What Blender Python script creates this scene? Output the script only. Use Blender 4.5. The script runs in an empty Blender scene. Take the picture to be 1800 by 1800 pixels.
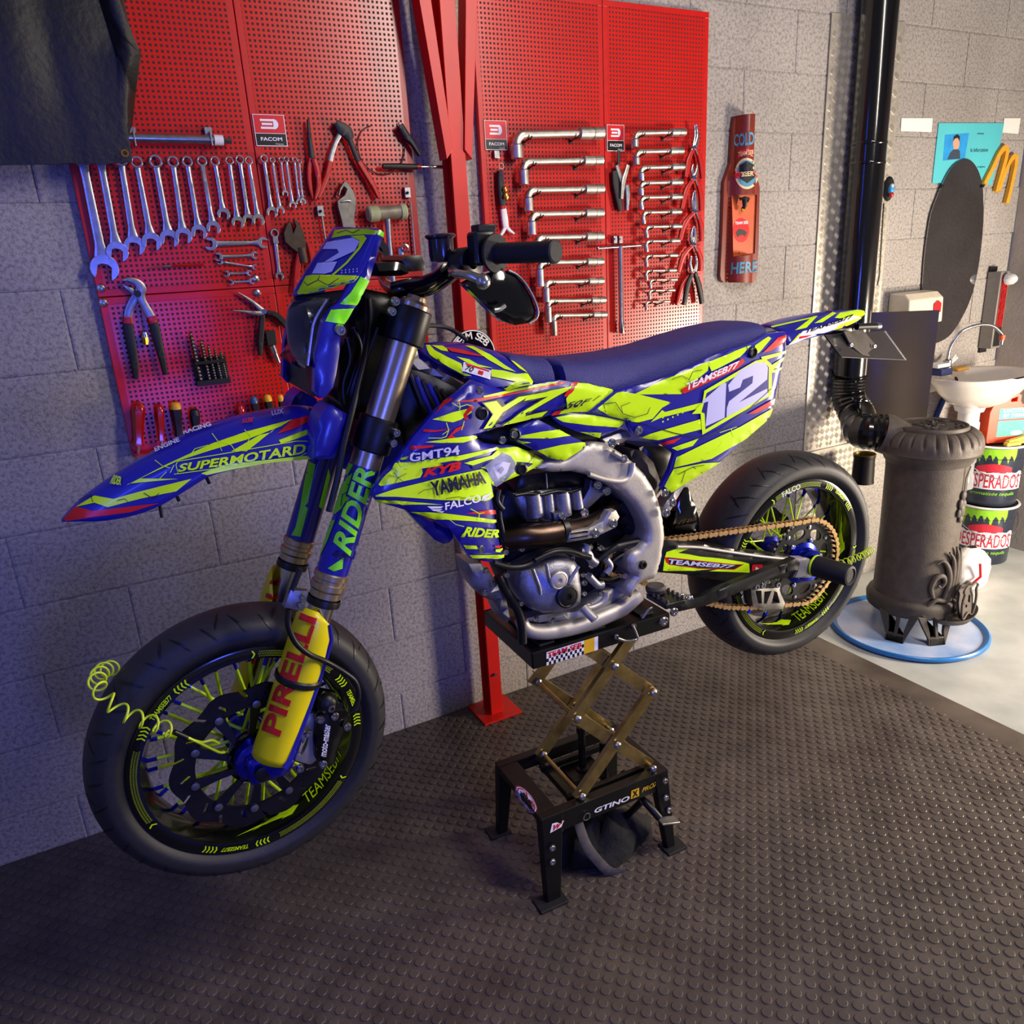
import bpy, bmesh, math, random
import numpy as np
from mathutils import Vector, Matrix, geometry
from mathutils.bvhtree import BVHTree
random.seed(7)
SC = bpy.context.scene
COL = SC.collection
# ---------------------------------------------------------------- camera
FPX = 1350.0
YAW, PIT, ROL = (math.radians(a) for a in (27.554, 18.202, 3.313))
CAM = np.array([0.0, -2.275, 1.557])
_fw = np.array([math.sin(YAW)*math.cos(PIT), math.cos(YAW)*math.cos(PIT), -math.sin(PIT)])
_r = np.array([math.cos(YAW), -math.sin(YAW), 0.0]); _d = np.cross(_fw, _r)
_c, _s = math.cos(ROL), math.sin(ROL)
CM = np.stack([_c*_r+_s*_d, -_s*_r+_c*_d, _fw])          # rows: right, down, forward
cd = bpy.data.cameras.new('camera'); co = bpy.data.objects.new('camera', cd); COL.objects.link(co)
cd.sensor_width = 36; cd.lens = 36*FPX/1800; cd.clip_start = 0.02
m4 = Matrix.Identity(4)
for i in range(3):
    m4[i][0] = CM[0][i]; m4[i][1] = -CM[1][i]; m4[i][2] = -CM[2][i]; m4[i][3] = CAM[i]
co.matrix_world = m4
SC.camera = co
SC.view_settings.view_transform = 'Standard'; SC.view_settings.look = 'None'
SC.view_settings.gamma = 1; SC.view_settings.use_curve_mapping = False
SC.view_settings.exposure = 0.15
# ---------------------------------------------------------------- light
wd = bpy.data.worlds.new('world'); SC.world = wd; wd.use_nodes = True
wd.node_tree.nodes['Background'].inputs[0].default_value = (0.42, 0.42, 0.50, 1)
wd.node_tree.nodes['Background'].inputs[1].default_value = 0.22
def area(name, loc, target, size, power, color, sy=None, spread=None):
    l = bpy.data.lights.new(name, 'AREA'); l.energy = power; l.color = color; l.size = size
    if sy: l.shape = 'RECTANGLE'; l.size_y = sy
    if spread: l.spread = math.radians(spread)
    o = bpy.data.objects.new(name, l); COL.objects.link(o); o.location = loc
    o.rotation_euler = (Vector(target)-Vector(loc)).to_track_quat('-Z', 'Y').to_euler()
    return o
area('daylight_door', (3.82, -1.95, 0.80), (2.2, 0.0, 0.30), 0.45, 95, (1.0, 0.85, 0.68), 0.7)
area('overhead_fill', (1.9, -2.3, 2.75), (1.3, -0.8, 0.8), 0.25, 42, (1.0, 0.90, 0.80), 1.5)  # added overhead fill that brightens the bike and wall, no known fixture
area('blue_led_strip', (-0.75, -1.55, 1.95), (0.35, -0.2, 0.9), 0.06, 7, (0.05, 0.09, 1.0), 1.2)
area('blue_led_panel', (0.31, -3.45, 1.05), (0.2, -0.3, 1.2), 0.34, 19, (0.06, 0.10, 1.0), 0.46)
# ---------------------------------------------------------------- pixel helpers
def ray(p):
    return CM.T @ np.array([p[0]-900.0, p[1]-900.0, FPX])
def onplane(p, axis, val):
    r = ray(p); return CAM + r*((val-CAM[axis])/r[axis])
def W(p, off=0.0): return onplane(p, 1, -off)            # on the back wall, off metres in front
def FL(p, z=0.0): return onplane(p, 2, z)
def ppm(P): return FPX/(CM[2] @ (np.asarray(P)-CAM))     # pixels per metre at a point
def crop(x0, y0, s): return lambda X, Y: (x0+X*s, y0+Y*s)
c1 = crop(0, 225, .25); c2 = crop(450, 225, .25); c3 = crop(830, 225, .25); c4 = crop(1250, 225, 550/1800)
c5 = crop(1400, 500, 400/1800); c6 = crop(1400, 800, 400/1800)
cA = crop(80, 650, 1/3); cB = crop(100, 1000, 1/3); cC = crop(450, 380, 550/1800); cD = crop(640, 600, 400/1800)
cE = crop(800, 720, .25); cG = crop(950, 520, 1/3); cH = crop(820, 1050, 450/1473); cI = crop(1130, 770, .25)
cJ = crop(1200, 780, 340/1611); cK = crop(130, 1040, 560/1800)
def pts(c, s):
    a = [float(t) for t in s.replace(',', ' ').split()]
    return [c(a[i], a[i+1]) for i in range(0, len(a), 2)]
# bike frame: X to the rear, Y to the right side (wall), Z up
BO = np.array([1.59, -.844, 0.0]); _h = math.radians(-2)
BM = np.array([[math.cos(_h), -math.sin(_h), 0], [math.sin(_h), math.cos(_h), 0], [0, 0, 1.0]])
HUB = np.array([-1.4655, 0, .648]); RHUB = np.array([0, 0, .728])
RK = math.radians(24.14); DL = math.radians(5)
SAX = np.array([math.sin(RK), 0, math.cos(RK)])
S0 = HUB + .05*np.array([math.cos(RK), 0, -math.sin(RK)])
_K = np.array([[0, -SAX[2], SAX[1]], [SAX[2], 0, -SAX[0]], [-SAX[1], SAX[0], 0]])
SR = np.eye(3)+math.sin(DL)*_K+(1-math.cos(DL))*_K@_K
def B(p): return BO + BM @ np.asarray(p, float)                       # bike -> world
def S(p): return B(SR @ (np.asarray(p, float)-S0)+S0)                 # steered front end -> world
def bk(p, Y):                                                         # pixel -> bike coords on plane Y
    c = BM.T @ (CAM-BO); r = BM.T @ ray(p); return c+r*((Y-c[1])/r[1])
def st(p, Y):
    c = SR.T @ (BM.T @ (CAM-BO)-S0)+S0; r = SR.T @ (BM.T @ ray(p)); return c+r*((Y-c[1])/r[1])
# ---------------------------------------------------------------- materials
MATS = {}
def lin(h):
    if isinstance(h, str):
        h = h.lstrip('#'); c = [int(h[i:i+2], 16)/255 for i in (0, 2, 4)]
        return tuple(x/12.92 if x <= .04045 else ((x+.055)/1.055)**2.4 for x in c)
    return tuple(h)
def mat(name, col, rough=.5, metal=0., var=.08, scale=40, bump=0., bscale=None, coat=0., spec=.5, col2=None, trans=0., alpha=1., aniso=0, emit=0):
    if name in MATS: return MATS[name]
    m = bpy.data.materials.new(name); m.use_nodes = True; nt = m.node_tree; b = nt.nodes['Principled BSDF']
    c = lin(col); N = nt.nodes.new; L = nt.links.new
    b.inputs['Roughness'].default_value = rough; b.inputs['Metallic'].default_value = metal
    b.inputs['Coat Weight'].default_value = coat; b.inputs['Coat Roughness'].default_value = .06
    b.inputs['Specular IOR Level'].default_value = spec
    b.inputs['Transmission Weight'].default_value = trans; b.inputs['Alpha'].default_value = alpha
    b.inputs['Base Color'].default_value = (*c, 1)
    if emit:
        b.inputs['Emission Color'].default_value = (*c, 1); b.inputs['Emission Strength'].default_value = emit
    tc = N('ShaderNodeTexCoord')
    if var or col2:
        nz = N('ShaderNodeTexNoise'); nz.inputs['Scale'].default_value = scale; nz.inputs['Detail'].default_value = 5
        L(tc.outputs['Object'], nz.inputs['Vector'])
        rp = N('ShaderNodeValToRGB'); rp.color_ramp.elements[0].position = .3; rp.color_ramp.elements[1].position = .7
        a = lin(col2) if col2 else tuple(x*(1-var*2) for x in c)
        d = c if col2 else tuple(min(1, x*(1+var)) for x in c)
        rp.color_ramp.elements[0].color = (*a, 1); rp.color_ramp.elements[1].color = (*d, 1)
        L(nz.outputs['Fac'], rp.inputs['Fac']); L(rp.outputs['Color'], b.inputs['Base Color'])
    if bump:
        n2 = N('ShaderNodeTexNoise'); n2.inputs['Scale'].default_value = bscale or scale*3; n2.inputs['Detail'].default_value = 6
        L(tc.outputs['Object'], n2.inputs['Vector'])
        bp_ = N('ShaderNodeBump'); bp_.inputs['Strength'].default_value = bump; bp_.inputs['Distance'].default_value = .01
        L(n2.outputs['Fac'], bp_.inputs['Height']); L(bp_.outputs['Normal'], b.inputs['Normal'])
    MATS[name] = m; return m
M_ = MATS
mat('chrome', '#c9c9cc', .24, 1., .1, 60); mat('steel', '#9fa0a4', .38, 1., .12, 80); mat('satin', '#a9a6a2', .42, 1., .15, 50)
mat('black', '#08080a', .42, 0, .1); mat('blackgloss', '#050508', .12, 0, 0, coat=.6); mat('rubber', '#141417', .62, 0, .12, 90, .08)
mat('tool_red', '#b3120e', .35, 0, .06); mat('tool_black', '#101012', .5, 0, .1); mat('white', '#e8e6e2', .4, 0, .04)
mat('gold', '#c9a24a', .35, 1., .15); mat('brass', '#b98a2c', .35, 1., .1); mat('zinc', '#c4ad70', .36, 1., .18, 25)
mat('blue', '#1b1a92', .3, 0, .03, coat=.22); mat('blue_deep', '#14127e', .3, 0, .03, coat=.2)
mat('neon', '#d2ff08', .34, 0, .02, coat=.12); mat('neon_green', '#86f81c', .34, 0, .02, coat=.12)
mat('ink', '#101038', .35, 0, 0); mat('print_red', '#d11a20', .3, 0, 0); mat('print_white', '#e9e9f0', .35, 0, 0)
mat('print_lilac', '#c3c2ea', .35, 0, 0); mat('print_black', '#0a0a0c', .4, 0, 0); mat('guard_yellow', '#e8d80c', .32, 0, .05, 12)
mat('bolt', '#c2c2c6', .25, 1., .1)
# ---------------------------------------------------------------- mesh builder
def unit(v):
    v = np.asarray(v, float); n = np.linalg.norm(v); return v/n if n > 1e-12 else v
def perp(d):
    d = unit(d); a = np.array([0, 0, 1.]) if abs(d[2]) < .9 else np.array([1., 0, 0])
    u = unit(np.cross(d, a)); return u, np.cross(d, u)
class MB:
    def __init__(s): s.v = []; s.f = []; s.m = []
    def add(s, v, f, mi=0):
        o = len(s.v); s.v += [tuple(map(float, p)) for p in v]
        s.f += [tuple(o+i for i in q) for q in f]; s.m += [mi]*len(f); return s
    def box(s, c, size, R=None, mi=0):
        c = np.asarray(c, float); h = np.asarray(size, float)/2; vs = []
        for sx in (-1, 1):
            for sy in (-1, 1):
                for sz in (-1, 1):
                    p = np.array([sx, sy, sz])*h
                    vs.append(c+(np.asarray(R) @ p if R is not None else p))
        return s.add(vs, [(0, 1, 3, 2), (4, 6, 7, 5), (0, 4, 5, 1), (2, 3, 7, 6), (0, 2, 6, 4), (1, 5, 7, 3)], mi)
    def tube(s, P, r, n=10, cap=True, closed=False, mi=0, flat=1., up=None):
        P = [np.asarray(p, float) for p in P]; k = len(P); rr = r if hasattr(r, '__len__') else [r]*k
        vs = []; u = None
        for i in range(k):
            if closed: d = P[(i+1) % k]-P[i-1]
            else: d = P[min(i+1, k-1)]-P[max(i-1, 0)]
            d = unit(d)
            if up is not None:
                u = unit(np.cross(d, up)); w = np.cross(u, d)
            else:
                if u is None: u, w = perp(d)
                else:
                    u = unit(u-d*(u@d)); w = np.cross(d, u)
            for j in range(n):
                a = 2*math.pi*j/n; vs.append(P[i]+rr[i]*(math.cos(a)*u+math.sin(a)*w*flat))
        fs = []
        for i in range(k if closed else k-1):
            for j in range(n):
                a, b = i*n, ((i+1) % k)*n; fs.append((a+j, a+(j+1) % n, b+(j+1) % n, b+j))
        if cap and not closed:
            fs += [tuple(range(n-1, -1, -1)), tuple((k-1)*n+j for j in range(n))]
        return s.add(vs, fs, mi)
    def lathe(s, prof, c, ax, n=24, mi=0, a0=0., a1=2*math.pi, u=None, mis=None, cap=False):
        c = np.asarray(c, float); ax = unit(ax)
        if u is None: u, w = perp(ax)
        else: u = unit(u); w = np.cross(ax, u)
        full = abs(a1-a0-2*math.pi) < 1e-6; nn = n if full else n+1; vs = []
        for r, h in prof:
            for j in range(nn):
                a = a0+(a1-a0)*j/n; vs.append(c+ax*h+r*(math.cos(a)*u+math.sin(a)*w))
        for i in range(len(prof)-1):
            fs = []
            for j in range(n):
                j2 = (j+1) % nn; fs.append((i*nn+j, i*nn+j2, (i+1)*nn+j2, (i+1)*nn+j))
            if i == 0: o = len(s.v); s.v += [tuple(map(float, p)) for p in vs]
            s.f += [tuple(o+q for q in f) for f in fs]; s.m += [mis[i] if mis else mi]*len(fs)
        if cap and full and prof[0][0] > 1e-6 and prof[0] != prof[-1]:
            s.f.append(tuple(o+j for j in range(n-1, -1, -1))); s.m.append(mis[0] if mis else mi)
        if cap and full and prof[-1][0] > 1e-6 and prof[0] != prof[-1]:
            k = (len(prof)-1)*nn; s.f.append(tuple(o+k+j for j in range(n))); s.m.append(mis[-1] if mis else mi)
        return s
    def cyl(s, a, b, r, n=16, mi=0, r2=None):
        return s.tube([a, b], [r, r if r2 is None else r2], n, mi=mi)
    def prism(s, P, vec, mi=0):
        P = [np.asarray(p, float) for p in P]; n = len(P); vec = np.asarray(vec, float)
        return s.add(P+[p+vec for p in P], [tuple(range(n)), tuple(range(2*n-1, n-1, -1))]+[(i, i+n, (i+1) % n+n, (i+1) % n) for i in range(n)], mi)
    def ball(s, c, r, n=12, sc=(1, 1, 1), mi=0):
        c = np.asarray(c, float); vs = []; m = n//2
        for i in range(m+1):
            t = math.pi*i/m
            for j in range(n):
                a = 2*math.pi*j/n; vs.append(c+r*np.array([math.sin(t)*math.cos(a)*sc[0], math.sin(t)*math.sin(a)*sc[1], math.cos(t)*sc[2]]))
        return s.add(vs, [(i*n+j, i*n+(j+1) % n, (i+1)*n+(j+1) % n, (i+1)*n+j) for i in range(m) for j in range(n)], mi)
    def grid(s, rows, mi=0, closeu=False, closev=False):
        R = len(rows); K = len(rows[0]); vs = [p for r in rows for p in r]
        fs = [(i*K+j, i*K+(j+1) % K, ((i+1) % R)*K+(j+1) % K, ((i+1) % R)*K+j) for i in range(R if closev else R-1) for j in range(K if closeu else K-1)]
        return s.add(vs, fs, mi)
    def mesh(s, name, org=(0, 0, 0)):
        me = bpy.data.meshes.new(name); o = np.asarray(org, float)
        me.from_pydata([tuple(np.asarray(p)-o) for p in s.v], [], s.f); me.polygons.foreach_set('material_index', s.m); return me
    def build(s, name, mats, parent=None, smooth=35, bevel=0., seg=2, org=None, recalc=True, solid=0.):
        if isinstance(mats, str): mats = [mats]
        if org is None: org = tuple(parent['_o']) if parent is not None and '_o' in parent else (0, 0, 0)
        me = s.mesh(name, org)
        if recalc:
            bm = bmesh.new(); bm.from_mesh(me); bmesh.ops.remove_doubles(bm, verts=bm.verts, dist=1e-6); bmesh.ops.recalc_face_normals(bm, faces=bm.faces); bm.to_mesh(me); bm.free()
        for k in mats: me.materials.append(MATS[k])
        if smooth:
            me.polygons.foreach_set('use_smooth', [True]*len(me.polygons)); me.set_sharp_from_angle(angle=math.radians(smooth))
        o = bpy.data.objects.new(name, me); COL.objects.link(o)
        if parent is not None: o.parent = parent
        else: o.location = org
        if parent is not None and '_o' not in o: o['_o'] = tuple(org)
        if bevel:
            b = o.modifiers.new('bevel', 'BEVEL'); b.width = bevel; b.segments = seg; b.limit_method = 'ANGLE'; b.angle_limit = math.radians(40)
        return o
def tag(o, label=None, cat=None, group=None, kind=None):
    if label: o['label'] = label
    if cat: o['category'] = cat
    if group: o['group'] = group
    if kind: o['kind'] = kind
    return o
def thing(name, loc, label, cat, group=None):
    o = bpy.data.objects.new(name, None); COL.objects.link(o); o.location = tuple(loc); o['_o'] = tuple(float(t) for t in loc)
    o.empty_display_size = .05
    return tag(o, label, cat, group)
def one(mb, name, mats, label, cat, group=None, org=None, **k):      # a thing that is one mesh, origin at its middle
    if org is None:
        a = np.array(mb.v); org = (a.min(0)+a.max(0))/2
    return tag(mb.build(name, mats, None, org=tuple(map(float, org)), **k), label, cat, group)
def ord_(n): return ['first', 'second', 'third', 'fourth', 'fifth', 'sixth', 'seventh', 'eighth', 'ninth', 'tenth', 'eleventh', 'twelfth', 'thirteenth', 'fourteenth', 'fifteenth', 'sixteenth', 'seventeenth', 'eighteenth'][n]
def smoothpath(P, k=6, closed=False):
    P = [np.asarray(p, float) for p in P]; n = len(P); out = []
    for i in range(n if closed else n-1):
        if closed: a, b, c, d = P[i-1], P[i], P[(i+1) % n], P[(i+2) % n]
        else: a, b, c, d = P[max(i-1, 0)], P[i], P[i+1], P[min(i+2, n-1)]
        for j in range(k):
            t = j/k; out.append(.5*((2*b)+(c-a)*t+(2*a-5*b+4*c-d)*t*t+(3*b-a-3*c+d)*t**3))
    if not closed: out.append(P[-1])
    return out
# ---------------------------------------------------------------- flat print laid on surfaces
def bvh_of(*objs):
    vs = []; fs = []
    bpy.context.view_layer.update(); dg = bpy.context.evaluated_depsgraph_get()
    for o in objs:
        mw = o.matrix_world
        if o.modifiers: me = o.evaluated_get(dg).to_mesh()
        else: me = o.data
        k = len(vs); vs += [mw @ v.co for v in me.vertices]; fs += [tuple(i+k for i in p.vertices) for p in me.polygons]
    return BVHTree.FromPolygons(vs, fs)
def hitp(bvh, p, off):
    r = unit(ray(p)); loc, nr, _, _ = bvh.ray_cast(Vector(CAM), Vector(r))
    if loc is None: return None
    n = np.array(nr); n = n if n @ r < 0 else -n
    return np.array(loc)+n*off
def inpoly(p, P):
    c = False; n = len(P); x, y = p
    for i in range(n):
        x1, y1 = P[i]; x2, y2 = P[i-1]
        if (y1 > y) != (y2 > y) and x < (x2-x1)*(y-y1)/(y2-y1)+x1: c = not c
    return c
def tri2d(P, g, holes=()):
    """triangulate a 2-D outline with extra inner points every g"""
    V = [Vector(p) for p in P]; E = []; n = len(P)
    rings = [list(P)]+[list(h) for h in holes]; V = []
    for R in rings:
        o = len(V); k = 0; pp = []
        for i in range(len(R)):
            a = np.array(R[i], float); b = np.array(R[(i+1) % len(R)], float); q = max(1, int(np.linalg.norm(b-a)/g))
            for j in range(q): pp.append(Vector(a+(b-a)*j/q))
        V += pp; E += [(o+i, o+(i+1) % len(pp)) for i in range(len(pp))]
    a = np.array(P, float); lo, hi = a.min(0), a.max(0)
    def inside(q): return inpoly(q, P) and not any(inpoly(q, h) for h in holes)
    y = lo[1]+g*.5; row = 0
    while y < hi[1]:
        x = lo[0]+g*(.5 if row % 2 else .25)
        while x < hi[0]:
            if inside((x, y)): V.append(Vector((x, y)))
            x += g
        y += g*.87; row += 1
    r = geometry.delaunay_2d_cdt(V, E, [], 0, 1e-5)
    vv, ff = r[0], r[2]; out = []
    for f in ff:
        c = sum((vv[i] for i in f), Vector((0, 0)))/len(f)
        if inside(c): out.append(tuple(f))
    return [tuple(v) for v in vv], out
def decal(mb, bvh, P, mi=0, off=.0008, g=14):
    try: vv, ff = tri2d(P, g)
    except Exception: return
    H = [hitp(bvh, p, off) for p in vv]
    for f in ff:                                  # pull corners that hang over the edge back onto the surface
        hit = [i for i in f if H[i] is not None]
        if not hit or len(hit) == 3: continue
        for i in f:
            if H[i] is None:
                a, b = np.array(vv[hit[0]]), np.array(vv[i]); lo, hi, best = 0., 1., None
                for _ in range(7):
                    m = (lo+hi)/2; h = hitp(bvh, a+(b-a)*m, off)
                    if h is None: hi = m
                    else: lo, best = m, h
                H[i] = best
    good = [f for f in ff if all(H[i] is not None for i in f)]
    # drop triangles that jump across a silhouette
    ok = []
    for f in good:
        d = max(np.linalg.norm(H[f[i]]-H[f[i-1]]) for i in range(3))
        if d < .12: ok.append(f)
    ids = sorted({i for f in ok for i in f}); mp = {i: k for k, i in enumerate(ids)}
    if ids: mb.add([H[i] for i in ids], [tuple(mp[i] for i in f) for f in ok], mi)
def stroke(mb, bvh, P, w, mi=0, off=.0011):
    P = [np.array(p, float) for p in P]
    for i in range(len(P)-1):
        d = P[i+1]-P[i]; n = unit(np.array([-d[1], d[0]]))*w/2
        w2 = .8 if i == len(P)-2 else 1
        decal(mb, bvh, [tuple(P[i]-n), tuple(P[i+1]-n*w2), tuple(P[i+1]+n*w2), tuple(P[i]+n)], mi, off, 30)
_tc = {}
def textgeo(s, shear=0., bold=0., fine=0.):
    k = (s, shear, bold, fine)
    if k in _tc: return _tc[k]
    cu = bpy.data.curves.new('t', 'FONT'); cu.body = s; cu.shear = shear; cu.offset = bold; cu.resolution_u = 3
    o = bpy.data.objects.new('t', cu); COL.objects.link(o)
    me = bpy.data.meshes.new_from_object(o)
    if fine:
        bm = bmesh.new(); bm.from_mesh(me); bmesh.ops.remove_doubles(bm, verts=bm.verts, dist=1e-5)
        for _ in range(4):
            bmesh.ops.triangulate(bm, faces=bm.faces); ed = [e for e in bm.edges if e.calc_length() > fine]
            if not ed: break
            bmesh.ops.subdivide_edges(bm, edges=ed, cuts=1)
        bmesh.ops.triangulate(bm, faces=bm.faces); bm.to_mesh(me); bm.free()
    v = np.array([tuple(p.co)[:2] for p in me.vertices]); f = [tuple(p.vertices) for p in me.polygons]
    bpy.data.objects.remove(o); bpy.data.curves.remove(cu); bpy.data.meshes.remove(me)
    lo, hi = v.min(0), v.max(0); v = (v-lo)/(hi-lo)
    _tc[k] = (v, f); return _tc[k]
def quadmap(Q):
    a, b, c, d = [np.array(q, float) for q in Q]         # bottom-left, bottom-right, top-right, top-left
    return lambda u, v: (a*(1-u)+b*u)*(1-v)+(d*(1-u)+c*u)*v
def text(mb, bvh, s, Q, mi=0, off=.0014, shear=0., bold=0., fine=0.):
    v, f = textgeo(s, shear, bold, fine); q = quadmap(Q)
    H = [hitp(bvh, q(*p), off) for p in v]
    f = [t for t in f if all(H[i] is not None for i in t)]
    ids = sorted({i for t in f for i in t}); mp = {i: k for k, i in enumerate(ids)}
    if ids: mb.add([H[i] for i in ids], [tuple(mp[i] for i in t) for t in f], mi)
def text3(mb, s, a, ex, ey, w, h, mi=0, shear=0., bold=0.):
    """text in a 3-D plane: lower-left corner a, unit vectors ex, ey, size w x h"""
    v, f = textgeo(s, shear, bold); a, ex, ey = (np.asarray(t, float) for t in (a, ex, ey))
    mb.add([a+ex*p[0]*w+ey*p[1]*h for p in v], f, mi)
# ================================================================ the room
def nodes(m): return m.node_tree.nodes, m.node_tree.links, m.node_tree.nodes['Principled BSDF']
def concrete():
    m = mat('concrete', '#9a938d', .92, 0, 0, spec=.15); N, L, b = nodes(m)
    tc = N.new('ShaderNodeTexCoord'); ge = N.new('ShaderNodeNewGeometry')
    n1 = N.new('ShaderNodeTexNoise'); n1.inputs['Scale'].default_value = 2.2; n1.inputs['Detail'].default_value = 4
    n2 = N.new('ShaderNodeTexNoise'); n2.inputs['Scale'].default_value = 95; n2.inputs['Detail'].default_value = 4; n2.inputs['Roughness'].default_value = .7
    vo = N.new('ShaderNodeTexVoronoi'); vo.inputs['Scale'].default_value = 130
    for n in (n1, n2, vo): L.new(ge.outputs['Position'], n.inputs['Vector'])
    r1 = N.new('ShaderNodeValToRGB'); r1.color_ramp.elements[0].position = .3; r1.color_ramp.elements[1].position = .72
    r1.color_ramp.elements[0].color = (.34, .315, .29, 1); r1.color_ramp.elements[1].color = (.46, .43, .40, 1)
    L.new(n1.outputs['Fac'], r1.inputs['Fac'])
    r2 = N.new('ShaderNodeValToRGB'); r2.color_ramp.elements[0].position = .36; r2.color_ramp.elements[1].position = .55
    r2.color_ramp.elements[0].color = (.42, .40, .40, 1); r2.color_ramp.elements[1].color = (1, 1, 1, 1)
    L.new(n2.outputs['Fac'], r2.inputs['Fac'])
    mx = N.new('ShaderNodeMix'); mx.data_type = 'RGBA'; mx.blend_type = 'MULTIPLY'; mx.inputs[0].default_value = .75
    L.new(r1.outputs['Color'], mx.inputs[6]); L.new(r2.outputs['Color'], mx.inputs[7]); L.new(mx.outputs[2], b.inputs['Base Color'])
    bp_ = N.new('ShaderNodeBump'); bp_.inputs['Strength'].default_value = .55; bp_.inputs['Distance'].default_value = .006
    L.new(n2.outputs['Fac'], bp_.inputs['Height']); L.new(bp_.outputs['Normal'], b.inputs['Normal'])
concrete()
MATS['mortar'] = MATS['concrete']
mat('wall_grey', '#a89f96', .85, 0, .08, 6, .15, 80, spec=.15)
mat('floor_paint', '#b9bcb8', .28, 0, 0, 5, .03, 30, col2='#989d9b')
mat('mat_rubber', '#5c534b', .40, 0, 0, 9, .05, 120, col2='#463e39')
mat('post_red', '#d3160f', .4, 0, .06, 10)
XR = 3.97
wall = MB().box((1.0, .085, 1.35), (5.9, .162, 3.1)).build('wall_back', 'mortar'); tag(wall, kind='structure')
wall['_o'] = (0, 0, 0)
bmesh_full = None
def block_mesh(w, h):
    k = (round(w, 3), round(h, 3))
    if k not in block_mesh.c:
        q = MB(); c = .005; w2, h2 = w/2, h/2
        q.add([(-w2, 0, -h2), (w2, 0, -h2), (w2, 0, h2), (-w2, 0, h2), (-w2+c, -.0016, -h2+c), (w2-c, -.0016, -h2+c), (w2-c, -.0016, h2-c), (-w2+c, -.0016, h2-c)],
              [(4, 5, 6, 7), (0, 1, 5, 4), (1, 2, 6, 5), (2, 3, 7, 6), (3, 0, 4, 7), (3, 2, 1, 0)])
        me = q.mesh('block'); me.materials.append(MATS['concrete']); block_mesh.c[k] = me
    return block_mesh.c[k]
block_mesh.c = {}
zj = [-.0533+.2*i for i in range(0, 16)]
for i, z0 in enumerate(zj[:-1]):
    z1 = z0+.2; za = max(z0, 0); ph = 2.461 if i % 2 == 1 else 2.461-.25
    x = ph-.5*10
    while x < XR:
        a, b = max(x, -1.9), min(x+.5, XR)
        if b-a > .03 and z1-za > .03:
            o = bpy.data.objects.new('block', block_mesh(b-a-.003, z1-za-.003)); COL.objects.link(o)
            o.location = ((a+b)/2, .0026-random.random()*.0012, (za+z1)/2); o.parent = wall
        x += .5
tag(MB().box((XR+.06, -1.6, 1.35), (.12, 3.2, 3.1)).build('wall_right', 'wall_grey'), kind='structure')
tag(MB().box((1.0, -2.0, -.05), (6.2, 4.4, .1)).build('floor', 'floor_paint'), kind='structure')
# rubber mat with its studs
MATX = 2.405
mt = MB(); mt.box(((MATX-1.9)/2, -1.5, .003), (MATX+1.9, 2.99, .006))
matob = one(mt, 'rubber_mat', 'mat_rubber', 'dark rubber floor mat with raised round studs under the motorcycle', 'floor mat', org=(0, 0, 0), smooth=0)
matob['_o'] = (0, 0, 0)
sm = MB(); R = .0118
sm.lathe([(0.0, .0022), (R*.9, .0022), (R, .0014), (R, 0)], (0, 0, 0), (0, 0, 1), 14)
sme = sm.mesh('stud'); sme.materials.append(MATS['mat_rubber']); sme.polygons.foreach_set('use_smooth', [False]*len(sme.polygons))
studs = []; P_ = .0219
for i in range(-60, 110):
    for j in range(1, 90):
        if (i+j) % 2: continue
        p = np.array([i*P_, -j*P_, .006]); v = CM @ (p-CAM)
        if p[0] > 2.31 or v[2] < .3: continue
        u, w = 900+FPX*v[0]/v[2], 900+FPX*v[1]/v[2]
        if -500 < u < 3000 and w < 2600: studs.append((v[2]+(9 if w > 1580 or u < 0 or u > 1800 or (u < 640 and w < 1530) else 0), p))
studs.sort(key=lambda t: t[0])
for d, p in studs[:300]:
    o = bpy.data.objects.new('stud', sme); COL.objects.link(o); o.location = p; o.parent = matob
rs = MB()
for d, p in studs[300:]:
    rs.lathe([(0.0, .0022), (R*.9, .0022), (R, .0014), (R, 0)], p, (0, 0, 1), 10)
tag(rs.build('stud_field', 'mat_rubber', matob, smooth=0, recalc=False), kind='stuff')
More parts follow.
